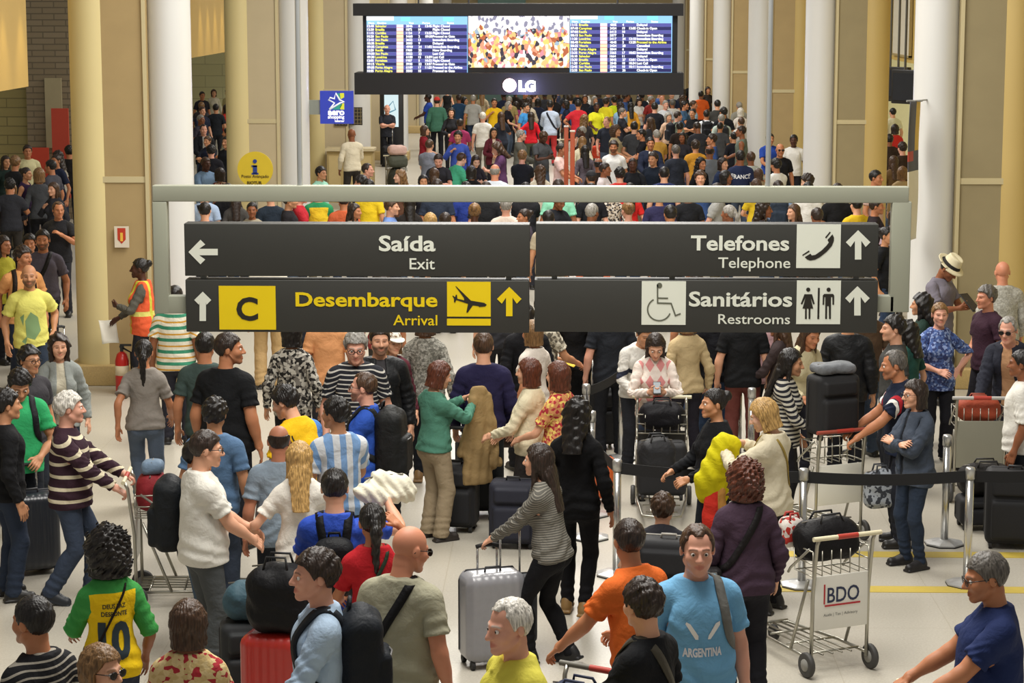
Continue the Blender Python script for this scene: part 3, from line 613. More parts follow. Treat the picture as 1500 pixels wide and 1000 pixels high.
def person(u, v, h, face, label, sex='m', skin_='light', hair=('short', 'dark'), beard=0.0, top=('shirt', '888888'), bot=('jeans', '2d3646'), shoe='1a1714', fat=0.0, lod=1,
           outer=None, glasses=None, hat=None, ground=None, group=None, share=False, big=1.0, shoes=True, **po):
    """A person whose crown stands at pixel (u, v) of the photo. face: 0 = to the camera, 90 = to the right, 180 = away."""
    hh = LODH[lod]; key = (sex, fat, lod, str(sorted(po.items())))
    if key in _pm: ps = _pm[key]
    else: ps = _pm[key] = pose(sex, **po)
    A, J = ps['A'], ps['J']; sc = h / 1.76
    topz = ap(ps['T']['head'], HC + V(0, .01, .122)) * sc
    a = math.radians(face); c, s = math.cos(a), math.sin(a)
    w = ground if ground is not None else None
    if w is None: p = at(u, v, topz[2]); w = V(p[0] - (c * topz[0] - s * topz[1]), p[1] - (s * topz[0] + c * topz[1]), 0)
    bv, bq, bw, bc, _ = body_t(sex, fat, hh)
    mk = ('bm',) + key
    if share and mk in _pm: me = _pm[mk]
    else:
        pv = lbs(curl_hands(bv, bw, J, ps['curlL'], ps['curlR']), bw, A)
        me = new_mesh('person', pv, bq); attr(me, 'paint', bc, 'FLOAT_COLOR'); me.materials.append(None); _pm[mk] = me
    o = link('person', me, None, None, w, a); o.scale = (sc, sc, sc)
    setm = lambda ob, m: (setattr(ob.material_slots[0], 'link', 'OBJECT'), setattr(ob.material_slots[0], 'material', m))
    setm(o, skin(skin_, hair[1] if hair else 'dark', beard)); tag(o, label, 'person', group)
    R = Person(); R.o = o; R.ps = ps; R.sc = sc; R.w = w; R.a = a; R.sex = sex; R.fat = fat; R.lod = lod; R.kids = {}
    def cl(nm, mat, kind, **k):
        mk = ('cm', kind, str(sorted(k.items()))) + key
        if share and mk in _pm: me = _pm[mk]
        else:
            cv, cq, cw = cloth_t(kind, sex, fat, hh, **k); me = new_mesh(nm, lbs(cv, cw, A), cq); attr(me, 'rest', cv); me.materials.append(None); _pm[mk] = me
        ob = link(nm, me, None, o); setm(ob, mat); R.kids[nm] = (ob, kind, k); return ob
    def garment(spec, jk=False):
        kd, col = spec[0], spec[1]; k = dict(spec[2]) if len(spec) > 2 else {}
        cm = cloth(col, k.pop('pat', None), k.pop('c2', 'ffffff'), k.pop('ps', 1.0), k.pop('rough', .85), k.pop('c3', None)); nm = k.pop('name', None)
        if kd == 'tee': k.setdefault('hem', .84); cl(nm or 't_shirt', cm, 'shirt', **k)
        elif kd == 'polo': k.setdefault('hem', .84); cl(nm or 'polo_shirt', cm, 'shirt', neck='polo', **k)
        elif kd == 'shirt': k.setdefault('sleeve', 'long'); k.setdefault('hem', .83); cl(nm or 'shirt', cm, 'shirt', neck='polo', **k)
        elif kd == 'sweater': k.setdefault('sleeve', 'long'); k.setdefault('hem', .86); cl(nm or 'sweater', cm, 'shirt', **k)
        elif kd == 'tank': cl(nm or 'tank_top', cm, 'shirt', sleeve='none', neck='wide', **k)
        elif kd == 'jacket': k.setdefault('sleeve', 'long'); k.setdefault('hem', .80); cl(nm or 'jacket', cm, 'jacket', **k)
        elif kd == 'dress': k.setdefault('hem', .5); k.setdefault('flare', .06); cl(nm or 'dress', cm, 'dress', **k)
        elif kd == 'jeans': k.setdefault('leg', .068); cl(nm or 'jeans', cm, 'trousers', **k)
        elif kd == 'trousers': k.setdefault('leg', .078); cl(nm or 'trousers', cm, 'trousers', **k)
        elif kd == 'slim': k.setdefault('leg', .052); cl(nm or 'trousers', cm, 'trousers', **k)
        elif kd == 'shorts': k.setdefault('leg', .085); k.setdefault('bottom', .50); cl(nm or 'shorts', cm, 'trousers', **k)
        elif kd == 'skirt': cl(nm or 'skirt', cm, 'skirt', **k)
    if bot: garment(bot)
    if top: garment(top)
    if outer: garment(outer, True)
    if shoes:
        for sd in (1, -1): cl('shoe', plain(shoe, .5), 'shoe', side=sd)
    hm = ps['T']['head'] @ np.block([[np.eye(3), HC[:, None]], [np.zeros((1, 3)), np.ones((1, 1))]])
    R.hm = hm; HM = Matrix(hm.tolist()) @ Matrix.Scale(big, 4)
    def onhead(nm, me, mat): ob = link(nm, me, mat, o); ob.matrix_local = HM; R.kids[nm] = ob; return ob
    if hair and hair[0] != 'none':
        hk = ('hm', hair[0], lod)
        if hk not in _pm: hv, hq = hair_t(hair[0], HH[lod]); _pm[hk] = new_mesh('hair', hv, hq); _pm[hk].materials.append(None)
        ob = onhead('hair', _pm[hk], None); setm(ob, hairm(hair[1]))
    if hat:
        hv, hq = hat_t(hat[0], HH[lod]); mm = new_mesh('hat', hv, hq); ob = onhead(hat[2] if len(hat) > 2 else 'hat', mm, plain(hat[1], .8))
        if hat[0] == 'fedora':
            mm.materials.append(plain('17130f', .8)); z = hv[hq].mean(1); mm.polygons.foreach_set('material_index', ((z[:, 2] > .055) & (z[:, 2] < .088) & (np.hypot(z[:, 0], (z[:, 1] - .012) / 1.2) < .108)).astype(np.int32))
    if glasses: onhead('glasses', glasses_mesh(glasses == 'dark'), None)
    if lod == 0:
        for s_ in (1, -1):
            e = link('eye', eye_mesh(), None, o); e.matrix_local = HM @ Matrix.Translation((s_ * .0315, -.0785, -.0028))
    return R
def toworld(R, p): c, s = math.cos(R.a), math.sin(R.a); p = np.array(p) * R.sc; return V(c * p[0] - s * p[1] + R.w[0], s * p[0] + c * p[1] + R.w[1], p[2])
def bone_pt(R, bone, p): return toworld(R, ap(R.ps['T'][bone], p))
def grip(R, sd='R'):                                          # middle of a closed hand
    J = R.ps['J']; f = (lambda p: p) if sd == 'L' else mx
    return bone_pt(R, 'ha' + sd, f(J['W'] + UA * .085 + V(-.766, 0, -.643) * .03))
# ------------------------------------------------------------------ mesh collector
class MB:
    def __init__(s): s.v = []; s.f = []; s.m = []; s.n = 0; s.sm = []
    def add(s, v, faces, mi=0, smooth=False):
        v = np.asarray(v, float).reshape(-1, 3); s.v.append(v)
        for f in faces: s.f.append([int(i) + s.n for i in f]); s.m.append(mi); s.sm.append(smooth)
        s.n += len(v); return s
    def box(s, c, d, rz=0.0, mi=0, bev=0.0, rx=0.0):
        c = np.array(c, float); h = np.array(d, float) / 2
        if bev > 0:
            b = min(bev, *h); P = []; F = []
            bm = bmesh.new(); bmesh.ops.create_cube(bm, size=1); bmesh.ops.scale(bm, vec=Vector(d), verts=bm.verts); bmesh.ops.bevel(bm, geom=bm.edges[:], offset=b, segments=2, profile=.6, affect='EDGES')
            P = np.array([x.co[:] for x in bm.verts]); bm.verts.index_update(); F = [[x.index for x in f.verts] for f in bm.faces]; bm.free()
        else:
            P = np.array([[x, y, z] for x in (-1, 1) for y in (-1, 1) for z in (-1, 1)]) * h
            F = [[0, 1, 3, 2], [4, 6, 7, 5], [0, 4, 5, 1], [2, 3, 7, 6], [0, 2, 6, 4], [1, 5, 7, 3]]
        if rx: P = P @ rot((1, 0, 0), rx).T
        if rz: P = P @ rot((0, 0, 1), rz).T
        return s.add(P + c, F, mi, bev > 0)
    def tube(s, pts, r, n=8, closed=False, mi=0, sx=1.0, up=None):
        v, q = sweep(pts, r, n, closed, sx, up); return s.add(v, [list(dict.fromkeys(f)) for f in q.tolist()], mi, True)
    def cyl(s, a, b, r, n=16, mi=0, r2=None):
        a = np.array(a, float); b = np.array(b, float); F = frame(b - a, V(.31, .2, .93)); r2 = r if r2 is None else r2; t = np.arange(n) * 2 * math.pi / n
        ring = lambda c, rr: c + rr * (np.cos(t)[:, None] * F[:, 1] + np.sin(t)[:, None] * F[:, 2])
        v = np.concatenate([ring(a, r), ring(b, r2)]); s.add(v, [[i, (i + 1) % n, n + (i + 1) % n, n + i] for i in range(n)], mi, True)
        s.add(ring(a, r), [list(range(n))[::-1]], mi); return s.add(ring(b, r2), [list(range(n))], mi)
    def lathe(s, prof, c=(0, 0, 0), n=20, mi=0, sx=1, sy=1, rz=0.0):
        t = np.arange(n) * 2 * math.pi / n + rz; v = np.concatenate([np.stack([r * np.cos(t) * sx, r * np.sin(t) * sy, np.full(n, z)], 1) for r, z in prof]) + np.array(c, float)
        F = [[i * n + j, i * n + (j + 1) % n, (i + 1) * n + (j + 1) % n, (i + 1) * n + j] for i in range(len(prof) - 1) for j in range(n)]
        F += [list(range(n))[::-1], [(len(prof) - 1) * n + j for j in range(n)]]; return s.add(v, F, mi, n > 10)
    def poly(s, pts, thick=None, mi=0):                        # a flat outline, extruded by the vector thick
        P = np.array(pts, float); n = len(P)
        tri = [list(t) for t in __import__('mathutils').geometry.tessellate_polygon([[Vector(p) for p in P]])]
        if thick is None: return s.add(P, tri, mi)
        t = np.array(thick, float); s.add(np.concatenate([P, P + t]), [[n + i for i in f] for f in tri] + [f[::-1] for f in tri] + [[i, (i + 1) % n, n + (i + 1) % n, n + i] for i in range(n)], mi); return s
    def build(s, name, mats, parent=None, loc=None, rz=None):
        me = bpy.data.meshes.new(name); me.from_pydata(np.concatenate(s.v).tolist() if s.v else [], [], s.f)
        for m in (mats if isinstance(mats, (list, tuple)) else [mats]): me.materials.append(m)
        me.polygons.foreach_set('material_index', np.array(s.m, np.int32)); me.polygons.foreach_set('use_smooth', np.array(s.sm, bool)); me.validate(); me.update()
        return link(name, me, None, parent, loc, rz)
_txt = {}
def text_geo(body, bold=0.0):
    if (body, bold) in _txt: return _txt[(body, bold)]
    c = bpy.data.curves.new('t', 'FONT'); c.body = body; c.size = 1; c.offset = bold; c.resolution_u = 3; c.fill_mode = 'FRONT'
    o = bpy.data.objects.new('t', c); me = bpy.data.meshes.new_from_object(o); v = np.array([x.co[:] for x in me.vertices]) if len(me.vertices) else np.zeros((0, 3)); f = [list(p.vertices) for p in me.polygons]
    bpy.data.objects.remove(o); bpy.data.curves.remove(c); bpy.data.meshes.remove(me); _txt[(body, bold)] = (v, f); return v, f
def text(mb, body, o, ux, uz, w=None, h=None, bold=0.0, mi=0, align='l', lift=None):
    """Lettering whose ink box starts at o, along ux / uz; scaled to the width w or (cap) height h."""
    v, f = text_geo(body, bold)
    if not len(v): return
    lo, hi = v.min(0), v.max(0); s = (h / .729) if h and not w else w / (hi[0] - lo[0]); sy = (h / .729) if h else s
    x = (v[:, 0] - lo[0]) * s; y = v[:, 1] * sy
    if align == 'r': x -= (hi[0] - lo[0]) * s
    if align == 'c': x -= (hi[0] - lo[0]) * s / 2
    mb.add(np.array(o, float) + x[:, None] * np.array(ux) + y[:, None] * np.array(uz) + (np.array(lift) if lift is not None else 0), f, mi)
# ------------------------------------------------------------------ setting: floor, columns, aisle walls
def tile_floor():
    m, nt, b, N, Lk = nodes('polished_floor'); tc = N('ShaderNodeTexCoord'); sx = N('ShaderNodeSeparateXYZ'); Lk(tc.outputs['Object'], sx.inputs[0])
    n1 = N('ShaderNodeTexNoise'); n1.inputs['Scale'].default_value = 55; n1.inputs['Detail'].default_value = 3; n1.inputs['Roughness'].default_value = .7; Lk(tc.outputs['Object'], n1.inputs['Vector'])
    n2 = N('ShaderNodeTexNoise'); n2.inputs['Scale'].default_value = .7; Lk(tc.outputs['Object'], n2.inputs['Vector'])
    k = mixc(nt, n1.outputs['Fac'], srgb('948e80'), srgb('d8d4ca')); k = mixc(nt, mathn(nt, 'MULTIPLY', n2.outputs['Fac'], .5), k, srgb('b9b09a'))
    br = N('ShaderNodeTexBrick'); br.offset = 0; br.inputs['Scale'].default_value = 1; br.inputs['Brick Width'].default_value = 1.0; br.inputs['Row Height'].default_value = 1.0; br.inputs['Mortar Size'].default_value = .004
    Lk(tc.outputs['Object'], br.inputs['Vector']); k = mixc(nt, mathn(nt, 'MULTIPLY', br.outputs['Fac'], .35), k, srgb('8f8368'))
    Lk(k, b.inputs['Base Color']); b.inputs['Roughness'].default_value = .30; b.inputs['Specular IOR Level'].default_value = .45; return m
def tile_wall(name, c1, c2, w=.6, h=.12, mortar=.012, axis='x'):
    m, nt, b, N, Lk = nodes(name); tc = N('ShaderNodeTexCoord'); mp = N('ShaderNodeMapping'); mp.inputs['Rotation'].default_value = (math.pi / 2, 0, 0) if axis == 'x' else (math.pi / 2, 0, math.pi / 2)
    sx = N('ShaderNodeSeparateXYZ'); Lk(tc.outputs['Object'], sx.inputs[0]); cb = N('ShaderNodeCombineXYZ'); Lk(sx.outputs[0 if axis == 'x' else 1], cb.inputs[0]); Lk(sx.outputs[2], cb.inputs[1])
    br = N('ShaderNodeTexBrick'); br.inputs['Scale'].default_value = 1; br.inputs['Brick Width'].default_value = w; br.inputs['Row Height'].default_value = h; br.inputs['Mortar Size'].default_value = mortar
    br.inputs['Color1'].default_value = srgb(c1); br.inputs['Color2'].default_value = srgb(c2); br.inputs['Mortar'].default_value = tuple(x * .55 for x in srgb(c1)[:3]) + (1,)
    Lk(cb.outputs[0], br.inputs['Vector']); Lk(br.outputs['Color'], b.inputs['Base Color']); b.inputs['Roughness'].default_value = .55
    bp = N('ShaderNodeBump'); bp.inputs['Distance'].default_value = .01; bp.inputs['Strength'].default_value = .5; bp.invert = True; Lk(br.outputs['Fac'], bp.inputs['Height']); Lk(bp.outputs[0], b.inputs['Normal']); return m
HT = 7.5                                                        # height to which the shell is built
fl = MB().box((0, 60, -.1), (60, 130, .2)).build('floor', tile_floor()); struct(fl)
def column(x, y, mirror_, mats):
    """A pier: hall-side drum, concrete panel, aisle-side half drum; mirror_ = +1 when the aisle lies to -X."""
    s = mirror_; r = .275
    e = empty('column', (x, y, 0)); struct(e)
    c = MB().cyl((s * .50, 0, 0), (s * .50, 0, HT), r, 40); c.build('drum', mats[0], e)
    c = MB().cyl((-s * .46, 0, 0), (-s * .46, 0, HT), r, 40); c.build('drum', mats[2], e)
    p = MB().box((-s * .10, 0, HT / 2), (.74, .44, HT)); p.build('panel', mats[1], e)
    t = MB()
    for xx in (s * .235, -s * .435): t.box((xx, 0, HT / 2), (.045, .50, HT))
    t.build('edge_strip', mats[3], e)
    t = MB().box((-s * .10, 0, 2.58), (.62, .47, .075)); t.build('joint_band', mats[3], e)
    t = MB()
    for k in (.2, .38): t.box((-s * .10 + .02, -.222, 3.0 + k * 0), (.03, .006, .02)) if False else None
    b = MB().box((-s * .0, 0, .13), (1.62, .66, .26), bev=.02); b.build('plinth', mats[4], e)
    return e
cream, conc, white, tan = plain('d6c690', .45, var=.03, scale=2), plain('ad966a', .75, bump=.15, var=.10, scale=3), plain('d9d9d6', .28, var=.02, scale=1, coat=.2), plain('c2a868', .5, var=.04, scale=2)
strip, plinth = plain('c8bb93', .5, var=.02), plain('b9a06c', .4, var=.25, scale=60)
concr = plain('988b69', .7, bump=.15, var=.10, scale=3); conc2 = plain('c0b190', .7, bump=.1, var=.06, scale=3)
CY = [28.0, 40.8, 53.6, 66.4, 79.2, 92.0]
for i, y in enumerate(CY):
    column(-5.42, y, 1, (white, conc if i == 0 else conc2, cream, strip, plinth))
    column(5.05, y, -1, (white, concr if i < 2 else conc, tan, strip, plinth))
gold = plain('bf9f58', .6, var=.05, scale=2); palew = tile_wall('pale_tile', 'd3d2a6', 'cfcda0', 1.2, .4, .008)
brickg = tile_wall('grey_tile', '8d7f68', '85775f', .5, .13, .014); ybrick = tile_wall('olive_tile', 'a39763', '9b8f5c', .9, .2, .012)
for y0, y1 in ((18, 35.2), (49.2, 102)):
    w = MB().box((-8.65, (y0 + y1) / 2, (3.42 + HT) / 2), (.5, y1 - y0, HT - 3.42)).build('trim_1', gold); struct(w)                    # soffit face along the aisle
w = MB().box((-11.1, 48.8, HT / 2), (1.1, .4, HT)).build('wall_1', brickg); struct(w)
w = MB().box((-15.3, 49.0, HT / 2), (7.4, .3, HT)).build('wall_2', ybrick); struct(w)
w = MB().box((-13, 79, HT / 2), (12.0, .3, HT)).build('wall_3', palew); struct(w)
w = MB().box((-19, 60, HT / 2), (.3, 84, HT)).build('wall_left', palew); struct(w)
w = MB().box((9.9, 62, HT / 2), (.3, 82, HT)).build('wall_right', plain('d8b964', .6, var=.05, scale=2)); struct(w)
w = MB().box((9.72, 62, 1.45), (.06, 82, 2.9)).build('trim_2', plain('e2dca4', .6, var=.03)); struct(w)
w = MB().box((-3, 103, HT / 2), (36, .3, HT)).build('wall_far', plain('bfae86', .6, var=.06, scale=1)); struct(w)
for u0, u1, c in ((520, 560, 'cdb98c'), (700, 770, '7fa3a0'), (1000, 1040, 'c7ae72')):
    a_, b_ = at_y(u0, 60, 102.7), at_y(u1, 60, 102.7); w = MB().box(((a_[0] + b_[0]) / 2, 102.75, 3.4), (b_[0] - a_[0], .2, 6.8), mi=0).build('trim_3', plain(c, .5)); struct(w)
pn = MB().box((-11.05, 48.55, 2.3), (.36, .08, 1.5)).build('trim_4', plain('a79c7c', .5)); struct(pn)
# yellow lines on the floor
yl = plain('c6ae4c', .45, var=.1, scale=20)
for v0, th, u0, u1 in ((862, 9, 1130, 1500), (811, 8, 1130, 1500)):
    a_, b_ = at(u0, v0), at(u1 + 120, v0); c_ = at(u0, v0 + th)
    w = MB().box(((a_[0] + b_[0]) / 2, a_[1], .002), (b_[0] - a_[0], abs(a_[1] - c_[1]), .004)).build('floor_marking', yl); struct(w)
# downlights that wash the soffit and the drums (real fittings above the frame)
def spot(loc, power, ang=70, color=(1, .78, .38), rx=0.0, ry=0.0, size=.05):
    l = bpy.data.lights.new('downlight', 'SPOT'); l.energy = power; l.spot_size = math.radians(ang); l.spot_blend = .6; l.color = color; l.shadow_soft_size = size
    o = bpy.data.objects.new('downlight', l); o.location = loc; o.rotation_euler = (rx, ry, 0); COL.objects.link(o)
for y in (33.7, 34.8, 52, 53.1, 54.2, 55.3, 56.4): spot((-8.16, y, 5.3), 150, 46, (1, .82, .42), ry=-.10)
# ------------------------------------------------------------------ hanging direction sign
SY = at(780, 974)[1]
sp = lambda u, v, dy=0.0: at_y(u, v, SY + dy) * V(1, 0, 1) + V(0, SY + dy, 0)
def srect(mb, u0, v0, u1, v1, y0, y1, mi=0, bev=0.0):
    a, b = at_y(u0, v0, SY), at_y(u1, v1, SY); return mb.box(((a[0] + b[0]) / 2, SY + (y0 + y1) / 2, (a[2] + b[2]) / 2), (b[0] - a[0], y1 - y0, a[2] - b[2]), mi=mi, bev=bev)
o_ = at_y(780, 300, SY); sign = empty('direction_sign', (o_[0], SY, o_[2])); tag(sign, 'large hanging direction sign with four dark panels in a grey frame above the crowd', 'sign')
par = lambda ob: setattr(ob, 'parent', sign) or setattr(ob, 'location', (-o_[0], -SY, -o_[2])) or ob
grey = plain('9a9c8b', .45, var=.02); dark = plain('33332f', .5, var=.04); swhite = plain('dde0d2', .5, var=.02); syel = plain('e6c800', .5, var=.02); sblk = plain('231f18', .5)
f = MB()
for r in ((222, 272, 1332, 298), (222, 296, 247, 460), (1308, 296, 1332, 458), (245, 434, 275, 460), (1282, 434, 1310, 458)): srect(f, *r, .02, .12, bev=.006)
par(f.build('frame', grey))
for u in (439.5, 1124.5):
    t = MB(); a = sp(u, 274, .07); t.cyl(a, (a[0], a[1], HT), .019, 14); par(t.build('hanging_tube', plain('b9bcbb', .3, .6)))
panels = {}
for nm, r in (('saida', (270, 327, 776, 405)), ('tel', (785, 327, 1285, 405)), ('des', (272, 409, 775, 487)), ('san', (783, 409, 1284, 487))):
    b = MB(); srect(b, *r, -.02, .15, bev=.005); panels[nm] = par(b.build('sign_panel', dark))
for u in (297, 745, 812, 985, 1255): c = MB(); srect(c, u - 4, 402, u + 4, 411, .03, .08); par(c.build('panel_link', plain('8f8f88', .4)))
UX, UZ, SC = V(1, 0, 0), V(0, 0, 1), FPX / ((sp(780, 380) - CP) @ CF)
def kid(mb, name, m, p): ob = par(mb.build(name, m)); ob.parent = p; ob.location = (0, 0, 0); return ob
for pnl in panels.values(): pass
FR = -.024                                                    # lettering stands just proud of the panel face
def letter(pn, body, u1, vb, wpx, hpx, m, bold):
    t = MB(); text(t, body, sp(u1 - wpx, vb, FR), UX, UZ, w=wpx / SC, h=hpx / SC, bold=bold); kid(t, 'lettering', m, panels[pn])
letter('saida', 'Saída', 638, 367, 83, 23, swhite, .024); letter('saida', 'Exit', 637, 394, 37, 17, swhite, .008)
letter('tel', 'Telefones', 1155, 366, 143, 22, swhite, .024); letter('tel', 'Telephone', 1157, 392, 105, 16, swhite, .008)
letter('des', 'Desembarque', 642, 448, 209, 21, syel, .024); letter('des', 'Arrival', 641, 476, 65, 16, syel, .008)
letter('san', 'Sanitários', 1160, 448, 151, 22, swhite, .024); letter('san', 'Restrooms', 1157, 474, 105, 15, swhite, .008)
def arrow(pn, u, v0, v1, hw, m, dirn='up', st=9.5, barb=11):
    """Arrow drawn in photo pixels: shaft from v1 to v0 (up) or u to left."""
    n = lambda x, y: (u + x, v0 + y) if dirn == 'up' else (u + y, v0 - x)
    L = v1 if dirn != 'up' else v1 - v0
    P = [(0, 0), (hw, hw * .98), (hw - 7, hw * .98 + 7), (st / 2, st / 2 + 11), (st / 2, L), (-st / 2, L), (-st / 2, st / 2 + 11), (-hw + 7, hw * .98 + 7), (-hw, hw * .98)]
    t = MB(); t.poly([sp(*n(*p), FR) for p in P][::-1]); kid(t, 'arrow', m, panels[pn])
arrow('saida', 276, 369, 43, 18, swhite, 'left'); arrow('des', 297, 427, 470, 12.5, swhite); arrow('des', 746, 420, 463, 18, syel)
arrow('tel', 1257, 337, 380, 18, swhite); arrow('san', 1256, 419, 462, 18, swhite)
def plate(pn, r, m): t = MB(); srect(t, *r, -.024, -.0195); return kid(t, 'pictogram_plate', m, panels[pn])
F2 = -.0262
pl_ = plate('des', (321, 418, 405, 482), syel); t = MB(); text(t, 'C', sp(346.5, 468, F2), UX, UZ, w=32 / SC, h=34 / SC, bold=.03); kid(t, 'letter', sblk, panels['des'])
pl_ = plate('des', (655, 412, 719, 463), syel); pl_ = plate('des', (655, 466, 719, 476), syel)
Z = lambda P, x0, y0, k: [(x0 + a / k, y0 + b / k) for a, b in P]
def shape(pn, P, m=sblk): t = MB(); t.poly([sp(a, b, F2) for a, b in P][::-1]); kid(t, 'pictogram', m, panels[pn])
K = 10.714
shape('des', Z([(235, 205), (250, 205), (480, 430), (690, 465), (730, 495), (705, 520), (610, 530), (600, 515), (510, 505), (470, 560), (430, 620), (408, 615), (435, 480), (250, 420), (235, 460), (215, 455), (215, 400), (188, 355), (200, 350), (230, 375), (245, 335), (262, 340), (268, 400), (375, 425), (370, 385)], 645, 400, K))
plate('tel', (1167, 328, 1230, 392), swhite); plate('san', (1167, 410, 1230, 474), swhite); plate('san', (940, 411, 1004, 475), swhite)
shape('tel', Z([(690, 245), (715, 300), (712, 350), (680, 430), (600, 520), (500, 600), (420, 645), (340, 658), (290, 640), (255, 605), (345, 550), (365, 578), (420, 570), (520, 500), (600, 420), (632, 375), (612, 335)], 1155, 320, K))
shape('tel', Z([(215, 570), (320, 500), (335, 518), (225, 585)], 1155, 320, K)); shape('tel', Z([(575, 295), (648, 205), (664, 218), (590, 312)], 1155, 320, K))
circ = lambda x, y, r, n=14: [(x + r * math.cos(a), y + r * math.sin(a)) for a in np.arange(n) * 2 * math.pi / n]
K4 = 10.714
for cx in (310, 630): shape('san', Z(circ(cx, 258, 33), 1155, 400, K4))
shape('san', Z([(462, 230), (492, 230), (482, 718), (452, 718)], 1155, 400, K4))
shape('san', Z([(250, 330), (370, 330), (412, 480), (388, 490), (345, 375), (388, 555), (345, 555), (342, 718), (315, 718), (315, 555), (288, 555), (288, 718), (258, 718), (260, 555), (220, 555), (270, 375), (215, 492), (192, 482)], 1155, 400, K4))
shape('san', Z([(560, 325), (700, 325), (718, 350), (715, 495), (690, 495), (688, 375), (668, 375), (665, 718), (635, 718), (632, 515), (608, 515), (605, 718), (575, 718), (578, 375), (565, 375), (560, 495), (535, 495), (538, 350)], 1155, 400, K4))
def stroke(pn, pts, wd, x0, y0, k, m):
    t = MB(); P = [V(x0 + a / k, y0 + b / k) for a, b in pts]; wd /= 2 * k
    for i in range(len(P) - 1):
        d = P[i + 1] - P[i]; d /= np.linalg.norm(d); n = V(-d[1], d[0]) * wd; a, b = P[i] - d * wd * .5, P[i + 1] + d * wd * .5
        t.poly([sp(*(a + n), F2 - .0004 * (i % 2)), sp(*(b + n), F2 - .0004 * (i % 2)), sp(*(b - n), F2 - .0004 * (i % 2)), sp(*(a - n), F2 - .0004 * (i % 2))])
    kid(t, 'pictogram', m, panels[pn])
wc = plain('5f6152', .5)
stroke('san', [(368, 190), (370, 485), (590, 492), (660, 690), (740, 660)], 24, 930, 400, 11.11, wc); stroke('san', [(385, 405), (535, 408)], 24, 930, 400, 11.11, wc)
stroke('san', [(395 + 188 * math.cos(a), 590 + 182 * math.sin(a)) for a in np.linspace(math.radians(240), math.radians(22), 22)], 22, 930, 400, 11.11, wc)
shape('san', Z(circ(400, 200, 45), 930, 400, 11.11), wc)
# ------------------------------------------------------------------ LED wall
LY = 45.0; lp = lambda u, v, dy=0.0: at_y(u, v, LY) + V(0, dy, 0)
def lrect(mb, u0, v0, u1, v1, y0, y1, mi=0, bev=0.0):
    a, b = at_y(u0, v0, LY), at_y(u1, v1, LY); return mb.box(((a[0] + b[0]) / 2, LY + (y0 + y1) / 2, (a[2] + b[2]) / 2), (b[0] - a[0], y1 - y0, a[2] - b[2]), mi=mi, bev=bev)
q_ = at_y(760, 70, LY); led = empty('flight_information_board', (q_[0], LY, q_[2])); tag(led, 'wide black flight information board with two timetables and a crowd video hanging over the hall', 'screen')
def lk(mb, name, m, p=None): ob = mb.build(name, m); ob.parent = p or led; ob.location = (-q_[0], -LY, -q_[2]) if p is None else (0, 0, 0); return ob
blk = plain('1b1a1d', .5, var=.05)
b = MB(); lrect(b, 519, 5, 1000, 23, -.3, .6); lk(b, 'top_beam', blk)
b = MB(); lrect(b, 521, 106, 1000, 138, -.3, .6); beam = lk(b, 'bottom_beam', blk)
b = MB(); lrect(b, 531, 20, 992, 110, .05, .5); lk(b, 'housing', blk)
b = MB()
for u in (612, 686, 905):
    a = lp(u, 8, .2); b.cyl(a, (a[0], a[1], HT), .02, 8)
lk(b, 'hanger', plain('4a4a4c', .4))
def emat(name, c, s): m, nt, bb, N, Lk = nodes(name); bb.inputs['Base Color'].default_value = (0, 0, 0, 1); bb.inputs['Emission Color'].default_value = srgb(c); bb.inputs['Emission Strength'].default_value = s; return m
E_row1, E_row2, E_hd, E_wh, E_ye = emat('board_row', '5a5aa8', 1.0), emat('board_row_dark', '26265e', 1.0), emat('board_header', '8fc4f0', 1.2), emat('board_letters', 'ffffff', 1.5), emat('board_letters_yellow', 'f2ee58', 1.3)
E_red, E_pk, E_or, E_cy = emat('board_red', 'f0627c', 1.2), emat('board_pink', 'fbe3e6', 1.3), emat('board_amber', 'f8dfae', 1.3), emat('board_cyan', '86dcec', 1.2)
CIT = ['Salvador', 'Brasilia', 'Curitiba', 'Sao Paulo', 'Sao Paulo', 'Brasilia', 'Campinas', 'Recife', 'Sao Paulo', 'Londrina', 'Fortaleza', 'Vitoria', 'Porto Alegre', 'Porto Alegre']
ST1 = ['Flight Closed'] * 3 + ['Proceed to Gate', 'Immediate Boarding', 'Delayed', 'Immediate Boarding', 'Now Boarding', 'Last Call', 'Last Call', 'Flight Closed', 'Proceed to Gate', 'Proceed to the Airline', 'Proceed to Gate']
ST2 = ['Delayed', 'Check-in Open', 'Delayed', 'Immediate Boarding', 'Immediate Boarding', 'Proceed to the Airline', 'Cancelled', 'Delayed', 'Immediate Boarding', 'Delayed', 'Check-in Open', 'Last Call', 'Immediate Boarding', 'Check-in Open']
